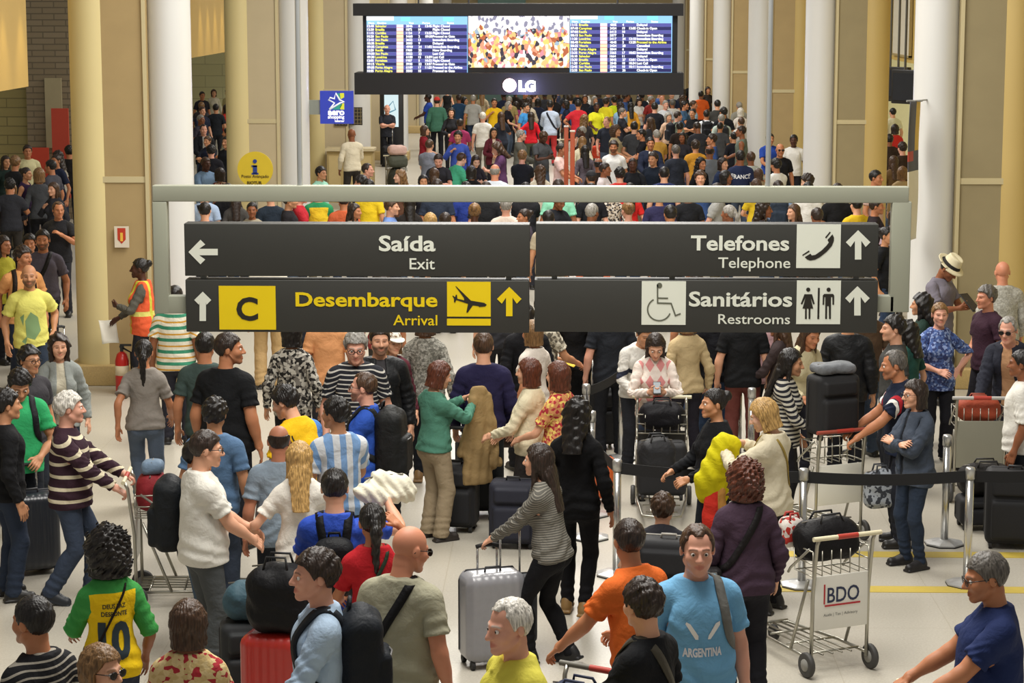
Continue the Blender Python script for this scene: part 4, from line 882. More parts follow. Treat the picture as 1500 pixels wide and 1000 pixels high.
def board(u0, u1, v0, v1, ST, cols, yel):
    sc = MB(); lrect(sc, u0, v0, u1, v1, -.02, .04, 0); scr = lk(sc, 'screen', [E_hd, E_row1, E_row2, E_wh, E_ye, E_red, E_pk, E_or, E_cy]); t = MB(); LS = FPX / ((lp(u0, v0) - CP) @ CF)
    r = (v1 - v0 - 12.5) / 14; W = (u1 - u0) / 148.0
    for u, w_, mi in ((u0 + 50 * W, 14 * W, 8), (u0 + 112 * W, 16 * W, 8)): lrect(t, u, v0 + 1, u + w_, v0 + 7, -.024, -.021, mi)
    lrect(t, u0 + .0, v0, u0 + 40 * W, v0 + 6, -.024, -.021, 3)
    for k, tx in enumerate(('Hora', 'Destino', 'Voo', 'Portao', 'Status')): text(t, tx, lp(u0 + (3, 16, 62, 82, 118)[k] * W, v0 + 11, -.026), UX, UZ, h=3.0 / LS, bold=.02, mi=3)
    for i in range(14):
        a = v0 + 12 + i * r; lrect(t, u0 + .5, a, u1 - .8, a + r, -.024, -.021, 1 if i % 2 == 0 else 2); y = a + r - 1.2
        rd = random.Random(i * 7 + int(u0)); tm = '%02d:%02d' % (rd.randint(7, 13), rd.choice((0, 5, 10, 15, 20, 30, 35, 40, 45, 55)))
        T = lambda s_, x, mi=3, m_=1: text(t, s_, lp(u0 + x * W, y, -.027), UX, UZ, h=3.5 / LS, bold=.03, mi=mi)
        T(tm, 1); T(CIT[(i + cols) % 14], 13, 4 if yel else 4); T(str(rd.randint(1000, 6999)), 58); T(str(rd.randint(1, 28)), 76)
        if rd.random() < .55: T('%02d:%02d' % (rd.randint(9, 13), rd.randint(0, 59)), 86)
        T(ST[i], 97, 4 if ST[i].endswith('Airline') and yel else 3)
        lrect(t, u0 + 44 * W, a, u0 + 54 * W, a + r - (.8 if i in (0, 3, 7, 11) else 0), -.026, -.024, (6, 6, 7, 7, 7, 6, 6, 6, 6, 6, 6, 7, 7, 7)[(i + cols) % 14]); lrect(t, u0 + 44 * W, a + r - .8, u0 + 54 * W, a + r, -.0262, -.024, 5)
    lk(t, 'timetable', [E_hd, E_row1, E_row2, E_wh, E_ye, E_red, E_pk, E_or, E_cy], scr)
board(537, 685, 24, 107, ST1, 0, False); board(835, 984, 22, 106, ST2, 5, True)
m, nt, bb, N, Lk = nodes('video_screen'); tc = N('ShaderNodeTexCoord'); sx = N('ShaderNodeSeparateXYZ'); Lk(tc.outputs['Object'], sx.inputs[0])
vo = N('ShaderNodeTexVoronoi'); vo.inputs['Scale'].default_value = 17; mp = N('ShaderNodeMapping'); mp.inputs['Scale'].default_value = (1, .01, .75); Lk(tc.outputs['Object'], mp.inputs[0]); Lk(mp.outputs[0], vo.inputs['Vector']); s2 = N('ShaderNodeSeparateColor'); Lk(vo.outputs['Color'], s2.inputs[0])
rp = N('ShaderNodeValToRGB'); rp.color_ramp.interpolation = 'CONSTANT'; els = rp.color_ramp.elements; els[0].color = srgb('3a3440'); els[0].position = 0
for p_, c_ in ((.12, 'b5623c'), (.25, 'f2c07a'), (.38, 'fbe6c8'), (.5, 'e99a78'), (.62, 'ffd070'), (.72, 'fdf4ec'), (.82, 'd98f9a'), (.92, '9cb2c4')): e_ = els.new(p_); e_.color = srgb(c_)
els[-1].position = .95; els[-1].color = srgb('f0e0b0'); Lk(s2.outputs[0], rp.inputs[0])
zc = at_y(760, 58, LY)[2]; nz = N('ShaderNodeTexNoise'); nz.inputs['Scale'].default_value = 5; Lk(tc.outputs['Object'], nz.inputs['Vector'])
up = mathn(nt, 'GREATER_THAN', mathn(nt, 'ADD', sx.outputs[2], mathn(nt, 'MULTIPLY', mathn(nt, 'SUBTRACT', nz.outputs['Fac'], .5), 1.0)), zc + .12)
sky = mixc(nt, mathn(nt, 'GREATER_THAN', s2.outputs[1], .78), srgb('fdf8fb'), srgb('8c8aa0')); Lk(mixc(nt, up, rp.outputs[0], sky), bb.inputs['Emission Color']); bb.inputs['Emission Strength'].default_value = 1.15; bb.inputs['Base Color'].default_value = (0, 0, 0, 1)
b = MB(); lrect(b, 686, 23.5, 834, 99, -.02, .04); vs = lk(b, 'video_screen', m)
b = MB(); P = at_y(747, 124, LY); b.cyl(P + V(0, -.34, 0), P + V(0, -.30, 0), .135, 24); lk(b, 'logo_disc', emat('logo_pink', 'ffd9ea', 3.5), beam)
LS_ = FPX / ((lp(760, 124) - CP) @ CF); b = MB(); text(b, 'LG', lp(760, 132, -.335), UX, UZ, w=25 / LS_, h=15 / LS_, bold=.06); lk(b, 'logo_letters', emat('logo_white', 'e8f0ff', 5.0), beam)
l = bpy.data.lights.new('logo_glow', 'POINT'); l.energy = 30; l.color = (.45, .45, 1); l.shadow_soft_size = .2; o = bpy.data.objects.new('logo_glow', l); o.location = at_y(770, 128, LY) + V(0, -.7, -.05); COL.objects.link(o)
# ------------------------------------------------------------------ smaller signs, screens and panels
AY = 40.85; a0, a1 = at_y(469, 133, AY), at_y(518, 181, AY); sz = a1[0] - a0[0]
sg = empty('shop_sign', ((a0[0] + a1[0]) / 2, AY, (a0[2] + a1[2]) / 2)); tag(sg, 'square blue shop sign with a white bird outline projecting from a white column', 'sign')
b = MB().box((0, 0, 0), (sz, .12, a0[2] - a1[2])); b.build('panel', plain('2f3fae', .4, var=.05, emit=.25), sg)
b = MB().box((-sz / 2 - .11, .0, 0), (.22, .05, .26)); b.build('bracket', plain('8b9088', .4), sg)
u_ = lambda x, y: V((x - 515) / 710 * sz, -.062, -(y - 495) / 710 * sz)
b = MB(); b.tube([u_(*p) for p in ((360, 540), (470, 400), (340, 330), (380, 285), (470, 310), (500, 190), (590, 340))], .016 * sz / .62, 6, sx=.3); b.tube([u_(*p) for p in ((590, 340), (680, 375), (590, 400), (360, 540))], .016 * sz / .62, 6); b.build('bird_outline', plain('f0f4fa', .5, emit=.3), sg)
b = MB(); b.poly([u_(*p) for p in ((600, 190), (680, 190), (680, 280), (610, 320), (580, 230))][::-1]); b.build('yellow_patch', plain('d6d93a', .5, emit=.2), sg); b = MB(); b.poly([u_(*p) for p in ((640, 410), (680, 400), (680, 540), (600, 540), (580, 480))][::-1]); b.build('yellow_patch', plain('d6d93a', .5, emit=.2), sg)
b = MB(); b.poly([u_(*p) for p in ((420, 540), (590, 420), (640, 430), (580, 540))][::-1]); b.build('green_patch', plain('2f9a8a', .5, emit=.2), sg); b = MB(); b.poly([u_(*p) for p in ((530, 195), (590, 195), (600, 300), (580, 300))][::-1]); b.build('green_patch', plain('2f9a8a', .5, emit=.2), sg)
b = MB(); text(b, 'aero', u_(328, 655) + V(0, -.003, 0), UX, UZ, w=.50 * sz, bold=.05); text(b, 'shopping', u_(325, 730) + V(0, -.003, 0), UX, UZ, w=.50 * sz, bold=.04); text(b, 'telemar', u_(470, 805) + V(0, -.003, 0), UX, UZ, w=.30 * sz, bold=.04); b.build('lettering', plain('f4f6fa', .5, emit=.4), sg)
IY = 39.9; ic = at_y(374, 248, IY); ir = (at_y(400, 248, IY)[0] - ic[0])
sg = empty('information_sign', ic); tag(sg, 'round yellow information sign with a blue letter i in front of a column', 'sign')
b = MB().cyl((0, .03, 0), (0, -.03, 0), ir, 40); b.build('disc', plain('dcc030', .5, var=.04), sg)
b = MB(); k_ = ir / 26; b.box((0, -.035, -.0 * k_), (6 * k_, .01, 12 * k_)); b.box((-1 * k_, -.035, 5 * k_), (8 * k_, .01, 2.4 * k_)); b.box((0, -.035, -6 * k_), (10 * k_, .01, 2.4 * k_)); b.cyl((0, -.03, 12 * k_), (0, -.042, 12 * k_), 3 * k_, 14); b.build('letter', plain('27408f', .5), sg)
b = MB(); text(b, 'Posto Avançado', (-20 * k_, -.036, -12 * k_), UX, UZ, w=40 * k_, bold=.02); b.build('lettering', plain('5a4a12', .5), sg); b = MB(); text(b, 'RIOTUR', (-12 * k_, -.036, -21.5 * k_), UX, UZ, w=22 * k_, bold=.05); b.build('lettering', plain('5a4a12', .5), sg)
b = MB().cyl((0, .05, -ir * .2), (0, .05, -ic[2]), .03, 10); b.build('post', plain('9a9a92', .4, .5), sg)
EY = 27.77; e0, e1 = at_y(168, 331, EY), at_y(190, 362, EY)
sg = empty('extinguisher_sign', ((e0[0] + e1[0]) / 2, EY - .03, (e0[2] + e1[2]) / 2)); tag(sg, 'small white plate with a red fire extinguisher symbol on the column panel', 'sign'); w_, h_ = e1[0] - e0[0], e0[2] - e1[2]
MB().box((0, 0, 0), (w_, .012, h_)).build('plate', plain('e2d8c4', .5), sg); b = MB(); b.poly([(x * w_, -.009, y * h_) for x, y in ((-.28, .42), (.28, .42), (.28, -.12), (0, -.32), (-.28, -.12))][::-1]); b.build('symbol', plain('c23a22', .5), sg)
b = MB(); b.box((0, -.011, .0), (.09 * w_ * 2, .004, h_ * .4)); b.build('symbol_bottle', plain('efc04a', .5), sg)
sg = empty('red_banner', at_y(61, 330, 47.6)); z0 = at_y(61, 330, 47.6)[2]; sg.location[2] = 0; tag(sg, 'tall plain red banner panel standing behind people by the tiled wall', 'banner')
b = MB(); w_ = at_y(75, 300, 47.6)[0] - at_y(47, 300, 47.6)[0]; b.box((0, 0, .82), (w_, .05, 1.6)); b.build('panel', plain('c8432c', .6, var=.06), sg); MB().box((0, 0, .03), (w_ + .06, .3, .06)).build('foot', plain('3a3a38', .5), sg)
sg = empty('red_banner', (at_y(90, 240, 47.6)[0], 47.6, 0)); tag(sg, 'wide low red banner beside the tall red one by the left column', 'banner'); b = MB().box((0, 0, 1.5), (.36, .05, 1.9)); b.build('panel', plain('c04632', .6), sg); MB().box((0, 0, .45), (.06, .06, .9)).build('foot', plain('3a3a38', .5), sg)
# right aisle: posters, monitors, hanging banner
sg = empty('wall_poster', (9.70, 66.0, 4.55)); tag(sg, 'tall framed poster of pale ribbons high on the golden wall', 'poster'); MB().box((0, 0, 0), (.04, 3.4, 2.9)).build('sheet', cloth('cfc9b0', 'lace', 'ece6d2', 12, .5, '9c9484'), sg); 
f_ = MB(); [f_.box((-.01, s * 1.72, 0), (.08, .06, 3.0)) for s in (1, -1)]; [f_.box((-.01, 0, s * 1.48), (.08, 3.5, .06)) for s in (1, -1)]; f_.build('frame', plain('b4a06a', .5), sg)
for k, (u, v0, v1, Y, lb) in enumerate(((1304, 108, 148, 48.5, 'black hanging monitor farthest inside the gap between the white columns'), (1316, 98, 146, 47.0, 'black hanging monitor in the middle of the gap between the white columns'), (1326, 102, 152, 45.8, 'black hanging monitor closest to the big white column'))):
    a_, b_ = at_y(u, v0, Y), at_y(u, v1, Y); h_ = a_[2] - b_[2]; sg = empty('monitor', ((a_[0], Y, (a_[2] + b_[2]) / 2))); tag(sg, lb, 'monitor', 'hanging monitors in the aisle')
    MB().box((0, 0, 0), (.62, .12, h_), rz=-.9, bev=.015).build('case', plain('1d1c1c', .4), sg); MB().box((-.045, -.057, 0), (.54, .012, h_ * .8), rz=-.9).build('screen_glass', plain('2c2e34', .15), sg); MB().cyl((0, 0, h_ / 2), (0, 0, HT - (a_[2] + b_[2]) / 2), .025, 8).build('hanger', plain('55534c', .4), sg)
p0, p1 = V(4.28, 27.7, 0), at_y(1339, 147, 27.6); zt, zb = p1[2], at_y(1340, 350, 27.6)[2]
sg = empty('hanging_banner', (at_y(1339, 147, 27.5)[0], 27.45, (zt + zb) / 2)); tag(sg, 'narrow printed cloth banner hanging beside the large white column', 'banner'); hh_ = zt - zb
m_ = MB(); xs = np.linspace(-.09, .09, 9); rows = np.linspace(hh_ / 2, -hh_ / 2, 15); Pv = [[x, .25 * math.sin(x * 9) + .04 * math.sin(z * 5), z] for z in rows for x in xs]
m_.add(Pv, [[i * 9 + j, i * 9 + j + 1, (i + 1) * 9 + j + 1, (i + 1) * 9 + j] for i in range(14) for j in range(8)], 0, True); bo = m_.build('cloth', [plain('e6e2d2', .7), plain('4e5058', .6), plain('d6b23a', .6), plain('b5483c', .6)], sg)
mi_ = [(1 if j < 5 else 2) if i < 5 else ((3 if j < 4 else 1) if i == 5 else (1 if i < 7 else 0)) for i in range(14) for j in range(8)]; bo.data.polygons.foreach_set('material_index', np.array(mi_, np.int32)); sm_ = bo.modifiers.new('s', 'SOLIDIFY'); sm_.thickness = .006
MB().cyl((-.1, -.02, hh_ / 2), (.1, .06, hh_ / 2), .012, 8).cyl((0, 0, hh_ / 2), (4.55 - sg.location[0], 28 - sg.location[1], hh_ / 2), .010, 8).build('rod', plain('8f8f8a', .4), sg)
# far end: kiosk, notice boards, counter
kx = at_y(574, 180, 64.5); k0, k1 = at_y(557, 138, 64.5), at_y(591, 138, 64.5); sg = empty('advertising_kiosk', (kx[0], 64.5, 0)); tag(sg, 'black advertising totem with a lit white screen in front of a far white column', 'kiosk')
W_ = k1[0] - k0[0]; zk = at_y(574, 130, 64.5)[2]; MB().box((0, 0, zk / 2), (W_, .25, zk), bev=.02).build('case', plain('17171a', .4), sg); s0, s1 = at_y(563, 139, 64.3), at_y(584, 186, 64.3); MB().box((0, -.13, (s0[2] + s1[2]) / 2), (s1[0] - s0[0], .02, s0[2] - s1[2])).build('screen', emat('kiosk_screen', 'd6ebee', .9), sg)
b = MB(); b.tube([(-.1, -.145, s0[2] - .35), (.05, -.145, s0[2] - .18), (.12, -.145, s0[2] - .42), (-.06, -.145, s0[2] - .5)], .02, 6); b.build('screen_picture', emat('kiosk_print', '6a9fb4', .7), sg)
for u0, u1, v0, v1, lb in ((490, 509, 157, 184, 'square black notice board grid directly beside the blue shop sign'), (512, 531, 157, 183, 'square black notice board grid nearer the advertising totem')):
    a_, b_ = at_y(u0, v0, 53.35), at_y(u1, v1, 53.35); sg = empty('notice_board', ((a_[0] + b_[0]) / 2, 53.35, (a_[2] + b_[2]) / 2)); tag(sg, lb, 'notice board', 'notice boards on the far column'); ww, hh_ = b_[0] - a_[0], a_[2] - b_[2]
    MB().box((0, 0, 0), (ww, .05, hh_)).build('board', plain('2b2722', .6), sg); g = MB(); [g.box((0, -.03, (i - 2) * hh_ / 5), (ww * .92, .01, .014)) for i in range(5)]; [g.box(((i - 1.5) * ww / 4, -.03, 0), (.014, .01, hh_ * .92)) for i in range(4)]; g.build('grid', plain('8a7d5c', .6), sg)
c0, c1 = at_y(478, 205, 52.5), at_y(545, 205, 52.5); sg = empty('service_counter', ((c0[0] + c1[0]) / 2, 52.9, 0)); tag(sg, 'beige panelled service counter behind the man in a cream sweater', 'counter'); ww = c1[0] - c0[0]
MB().box((0, 0, .6), (ww, .6, 1.2)).build('body', plain('b7a06a', .6), sg); MB().box((0, -.02, 1.24), (ww + .08, .7, .06)).build('top', plain('cfc09a', .5), sg); g = MB(); [g.box(((i - 1) * ww / 3, -.31, .62), (ww / 3 - .08, .02, .95)) for i in range(3)]; g.build('panel', plain('c8b27c', .6), sg)
# ------------------------------------------------------------------ things people carry, push and queue behind
black, chrome, rubber = plain('141315', .55, var=.15), plain('c9c8c4', .22, .9, var=.03), plain('1b1a19', .7)
def resample(pts, n):
    P = np.array(pts, float); d = np.concatenate([[0], np.cumsum(np.linalg.norm(np.diff(P, axis=0), axis=1))]); t = np.linspace(0, d[-1], n)
    return np.stack([np.interp(t, d, P[:, i]) for i in range(3)], 1)
def smoothpts(P, k=3):
    for _ in range(k): P = np.concatenate([P[:1], (P[:-2] + 2 * P[1:-1] + P[2:]) / 4, P[-1:]])
    return P
def ribbon(P, N, w, t):
    T = np.gradient(P, axis=0); T /= np.linalg.norm(T, axis=1, keepdims=True); B = np.cross(T, N); B /= np.linalg.norm(B, axis=1, keepdims=True).clip(1e-6); n = len(P)
    v = np.stack([P - B * w / 2, P - B * w / 2 + N * t, P + B * w / 2 + N * t, P + B * w / 2], 1).reshape(-1, 3)
    q = [[i * 4 + j, i * 4 + (j + 1) % 4, (i + 1) * 4 + (j + 1) % 4, (i + 1) * 4 + j] for i in range(n - 1) for j in range(4)] + [[3, 2, 1, 0], [(n - 1) * 4 + j for j in range(4)]]
    return v, np.array(q)
_bv = {}
def strap_geo(R, pts, w, t=.008, off=.004, n=34):
    """A strap laid on the wearer's clothes: snapped to them at rest, then posed with the body."""
    it = [k for k in R.kids.values() if isinstance(k, tuple) and k[1] in ('shirt', 'jacket', 'dress')]; kd = sorted(it, key=lambda k: k[1] != 'jacket')[0]
    cv, cq, cw = cloth_t(kd[1], R.sex, R.fat, LODH[R.lod], **kd[2]); key = id(cv)
    if key not in _bv: _bv[key] = BVHTree.FromPolygons(cv.tolist(), cq.tolist())
    P = resample(pts, n); N = np.zeros_like(P)
    for i, p in enumerate(P):
        co, no, fi, d = _bv[key].find_nearest(Vector(p)); P[i] = np.array(co); N[i] = np.array(no)
    P = smoothpts(P, 4); N = smoothpts(N, 4); N /= np.linalg.norm(N, axis=1, keepdims=True); P = P + N * off
    v, q = ribbon(P, N, w, t); k = np.array([np.argmin(((cv - p) ** 2).sum(1)) for p in P]); W = np.repeat(cw[k], 4, 0)
    return lbs(v, W, R.ps['A']), q
def worn(R, v, q, name, mat, c, parent=None, pc=None):
    """Link geometry given in the wearer's own frame as an object of its own, with its origin at c."""
    me = new_mesh(name, v - c, q)
    if parent is None: o = link(name, me, mat, None, toworld(R, c), R.a); o.scale = (R.sc,) * 3
    else: o = link(name, me, mat, parent)
    return o
def backpack(R, col, label, size=1.0, straps=2, pocket=None, strapcol=None, drop=0.0, side=0.0):
    F = Field((-.26, .0, .85), (.26, .44, 1.62), .012 if R.lod else .010); z = 1.215 - drop; y0 = .115 + .05 * R.fat + (.02 if 'jacket' in R.kids else 0)
    F.add(rbox((side, y0 + .085 * size, z), (.155 * size, .095 * size, .235 * size), .07 * size), 0); F.add(el((side, y0 + .08 * size, z + .17 * size), (.135 * size, .085 * size, .10 * size)), .03)
    F.add(rbox((side, y0 + .17 * size, z - .07 * size), (.12 * size, .05 * size, .13 * size), .04), .012)
    X, Y, Z = F.grid(); F.D = (F.D + wob(X, Y, Z, 5) * .004).astype(np.float32); v, q = snet(F); A = R.ps['T']['chest']; v = v @ A[:3, :3].T + A[:3, 3]; c = ap(A, V(side, y0 + .08, z))
    o = worn(R, v, q, 'backpack', cloth(col, rough=.6), c); tag(o, label, 'backpack'); sc_ = cloth(strapcol or col, rough=.65)
    for s in ((1, -1) if straps == 2 else ((1,) if straps == 1 else (-1,))):
        pts = [(s * .075, .14, z + .16), (s * .085, .09, 1.45), (s * .095, .02, 1.50), (s * .105, -.07, 1.44), (s * .115, -.14, 1.33), (s * .135, -.13, 1.20), (s * .165, -.04, 1.12), (s * .15, .07, 1.08), (s * .11, .14, z - .14)]
        sv, sq = strap_geo(R, pts, .058); worn(R, sv, sq, 'shoulder_strap', sc_, c, o)
    if R.lod == 0:
        zp = np.array([(-.11 * size, y0 + .185 * size, z + .02), (-.08 * size, y0 + .20 * size, z + .045), (0, y0 + .212 * size, z + .05), (.08 * size, y0 + .20 * size, z + .045), (.11 * size, y0 + .185 * size, z + .02)]) + V(side, .012, 0)
        zv, zq = sweep(resample(zp, 14), .006, 6); worn(R, zv @ A[:3, :3].T + A[:3, 3], zq, 'zip', plain('5a5a5a', .4), c, o)
        hv, hq = sweep([(side - .04, y0 + .03, z + .235 * size), (side - .035, y0 + .04, z + .29 * size), (side + .035, y0 + .04, z + .29 * size), (side + .04, y0 + .03, z + .235 * size)], .010, 6); worn(R, hv @ A[:3, :3].T + A[:3, 3], hq, 'grab_handle', sc_, c, o)
    return o
def sling(R, col, label, s=1, name='shoulder_bag', bag=True, w=.05, bagcol=None, kind='bag'):
    """A strap across the body from the shoulder s to the other hip, with a bag at the hip."""
    pts = [(-s * .175, .03, 1.00), (-s * .15, -.10, 1.03), (-s * .05, -.16, 1.16), (s * .04, -.15, 1.32), (s * .085, -.06, 1.46), (s * .09, .03, 1.50), (s * .06, .12, 1.40), (-s * .04, .15, 1.22), (-s * .14, .12, 1.05), (-s * .175, .05, 1.00)]
    v, q = strap_geo(R, pts, w, n=46); A = R.ps['T']['spine']; c = ap(A, V(-s * .23, .05, .93))
    if bag:
        F = Field((-.45, -.2, .7), (.45, .3, 1.1), .012); F.add(rbox((-s * (.235 + .03 * R.fat), .04, .92), (.065, .15, .13), .035), 0); bv, bq = snet(F); o = worn(R, bv @ A[:3, :3].T + A[:3, 3], bq, name, cloth(bagcol or col, rough=.6), c); tag(o, label, kind); worn(R, v, q, 'strap', cloth(col, rough=.6), c, o)
    else: o = worn(R, v, q, name, cloth(col, rough=.6), c); tag(o, label, kind)
    return o
def print_on(R, body, xz, w, mat, front=True, bold=.03, h=None, name='print'):
    """Lettering printed on the chest or back of the shirt."""
    kd = [k for k in R.kids.values() if isinstance(k, tuple) and k[1] in ('shirt', 'dress', 'jacket')][0]; cv, cq, cw = cloth_t(kd[1], R.sex, R.fat, LODH[R.lod], **kd[2])
    mb = MB()
    if isinstance(body, str): text(mb, body, (0, 0, 0), V(1, 0, 0), V(0, 0, 1), w=w, h=h, bold=bold, align='c')
    else:
        for P in body: mb.poly([(x, 0, z) for x, z in P])
    v = np.concatenate(mb.v); f = mb.f; bm = bmesh.new(); vs = [bm.verts.new(p) for p in v]
    for q in f:
        try: bm.faces.new([vs[i] for i in q])
        except ValueError: pass
    bmesh.ops.remove_doubles(bm, verts=bm.verts, dist=1e-5); bmesh.ops.triangulate(bm, faces=bm.faces)
    for _ in range(2): bmesh.ops.subdivide_edges(bm, edges=[e for e in bm.edges if e.calc_length() > .018], cuts=1); bmesh.ops.triangulate(bm, faces=bm.faces)
    bm.verts.index_update(); v = np.array([x.co[:] for x in bm.verts]); q = np.array([[x.index for x in t.verts] for t in bm.faces]); bm.free(); key = id(cv)
    if not front: v[:, 0] *= -1; q = q[:, ::-1]
    v = v + V(xz[0], 0, xz[1]); _bv.setdefault(key, BVHTree.FromPolygons(cv.tolist(), cq.tolist())); sgn = -1 if front else 1; W = np.zeros((len(v), len(BN)))
    for i, p in enumerate(v):
        h_ = _bv[key].ray_cast(Vector((p[0], sgn * .5, p[2])), Vector((0, -sgn, 0))); y = h_[0][1] if h_[0] is not None else sgn * .13; v[i, 1] = y + sgn * .004; W[i] = cw[np.argmin(((cv - v[i]) ** 2).sum(1))]
    sh = kd[0]; me = new_mesh(name, lbs(v, W, R.ps['A']), q); return link(name, me, mat, sh)
def suitcase(u, v, label, col='1a191b', w=.42, h=.62, d=.26, rz=0.0, handle=.0, style='soft', loc=None, tilt=0.0, trim=None, cat='suitcase', group=None):
    """Standing on its wheels at pixel (u, v); width along local x, telescopic handle at the back (+y)."""
    p = at(u, v) if loc is None else np.array(loc, float); e = empty('suitcase', p, math.radians(rz)); tag(e, label, cat, group)
    if tilt: e.rotation_euler[0] = math.radians(tilt)
    m = plain(col, .35 if style == 'hard' else .75, var=.10, bump=0 if style == 'hard' else .15, scale=20, coat=.3 if style == 'hard' else 0); z0 = .045
    F = Field((-w / 2 - .04, -d / 2 - .06, z0 - .04), (w / 2 + .04, d / 2 + .06, z0 + h + .04), .014); F.add(rbox((0, 0, z0 + h / 2), (w / 2, d / 2, h / 2), .055 if style == 'soft' else .075), 0)
    X, Y, Z = F.grid()
    if style == 'hard': F.D = (F.D + .006 * np.clip(np.sin(X * 2 * math.pi / .055), -.2, .6) * (np.abs(Y) > d * .28)).astype(np.float32)
    else:
        F.add(rbox((0, -d / 2 - .01, z0 + h * .34), (w * .40, .035, h * .27), .03), .012); F.add(rbox((0, -d / 2 - .005, z0 + h * .79), (w * .38, .03, h * .12), .025), .012)
    vv, q = snet(F); link('body', new_mesh('body', vv, q), m, e); t = plain(trim or '2a2a2c', .5)
    for s in (1, -1):
        for y in (d / 2 - .035, -d / 2 + .045): MB().cyl((s * (w / 2 - .05) - .014, y, .032), (s * (w / 2 - .05) + .014, y, .032), .032, 14).cyl((s * (w / 2 - .05), y, .03), (s * (w / 2 - .05), y, z0 + .03), .018, 8).build('wheel', rubber, e)
    b = MB(); b.tube([(-w / 2 - .001, yy, zz) for yy, zz in ((-d * .18, z0 + .06), (-d * .18, z0 + h - .06))], .004, 6); zt = z0 + h
    for yy in (d * .20,):
        L = [(-w / 2 + .04, yy, zt + .002), (w / 2 - .04, yy, zt + .002)]; bb = MB(); bb.tube([(-w / 2 - .003, yy, z0 + .07), (-w / 2 - .003, yy, zt - .07), (-w / 2 + .05, yy, zt + .003), (w / 2 - .05, yy, zt + .003), (w / 2 + .003, yy, zt - .07), (w / 2 + .003, yy, z0 + .07)], .006, 6); bb.build('zip', t, e)
    g = MB(); g.tube([(-.06, -.02, zt - .005), (-.055, -.02, zt + .03), (.055, -.02, zt + .03), (.06, -.02, zt - .005)], .010, 8); g.build('grab_handle', t, e)
    hz = zt + handle; hm = MB(); hy = d / 2 - .03
    if handle:
        for s in (1, -1): hm.tube([(s * .075, hy, zt - .05), (s * .075, hy, hz)], .0085, 8)
        H = hm.build('telescopic_handle', chrome, e); g = MB(); g.tube([(-.085, hy, hz), (-.05, hy, hz + .012), (.05, hy, hz + .012), (.085, hy, hz)], .016, 8); g.build('grip', t, H)
    return e
def stanchion(u, v, label, h=1.0, loc=None):
    p = at(u, v) if loc is None else loc; e = empty('queue_post', p); tag(e, label, 'queue post', 'queue posts with steel tubes')
    b = MB(); b.lathe([(.172, 0), (.180, .012), (.176, .022), (.12, .036), (.05, .046), (.034, .050)], n=8, rz=.39); b.build('base', plain('c4c4c2', .3, .5), e); MB().lathe([(.181, 0), (.181, .010)], n=8, rz=.39).build('base_rim', rubber, e)
    MB().lathe([(.034, .04), (.034, h - .09)], n=20).build('tube', chrome, e); MB().lathe([(.040, h - .10), (.041, h - .02), (.036, h - .004), (.02, h)], n=20).build('belt_head', plain('bdbdba', .3, .7), e); return e
def belt(a, b, label, z=.925, hw=.048, sag=.03):
    a, b = np.array(a, float), np.array(b, float); d = b - a; L = np.linalg.norm(d); d = d / L; n = 13; c = (a + b) / 2; e = MB(); nn = V(-d[1], d[0], 0) * .003
    t = np.linspace(.03 / L, 1 - .03 / L, n); P = [a + d * L * x + V(0, 0, z - sag * 4 * x * (1 - x)) - c for x in t]; v = np.array([[p + V(0, 0, hw) - nn, p + V(0, 0, hw) + nn, p - V(0, 0, hw) + nn, p - V(0, 0, hw) - nn] for p in P]).reshape(-1, 3)
    e.add(v, [[i * 4 + j, i * 4 + (j + 1) % 4, (i + 1) * 4 + (j + 1) % 4, (i + 1) * 4 + j] for i in range(n - 1) for j in range(4)] + [[3, 2, 1, 0], [(n - 1) * 4 + j for j in range(4)]])
    o = e.build('queue_belt', plain('121214', .8, var=.1), None, c); tag(o, label, 'queue belt', 'black queue belts'); return o
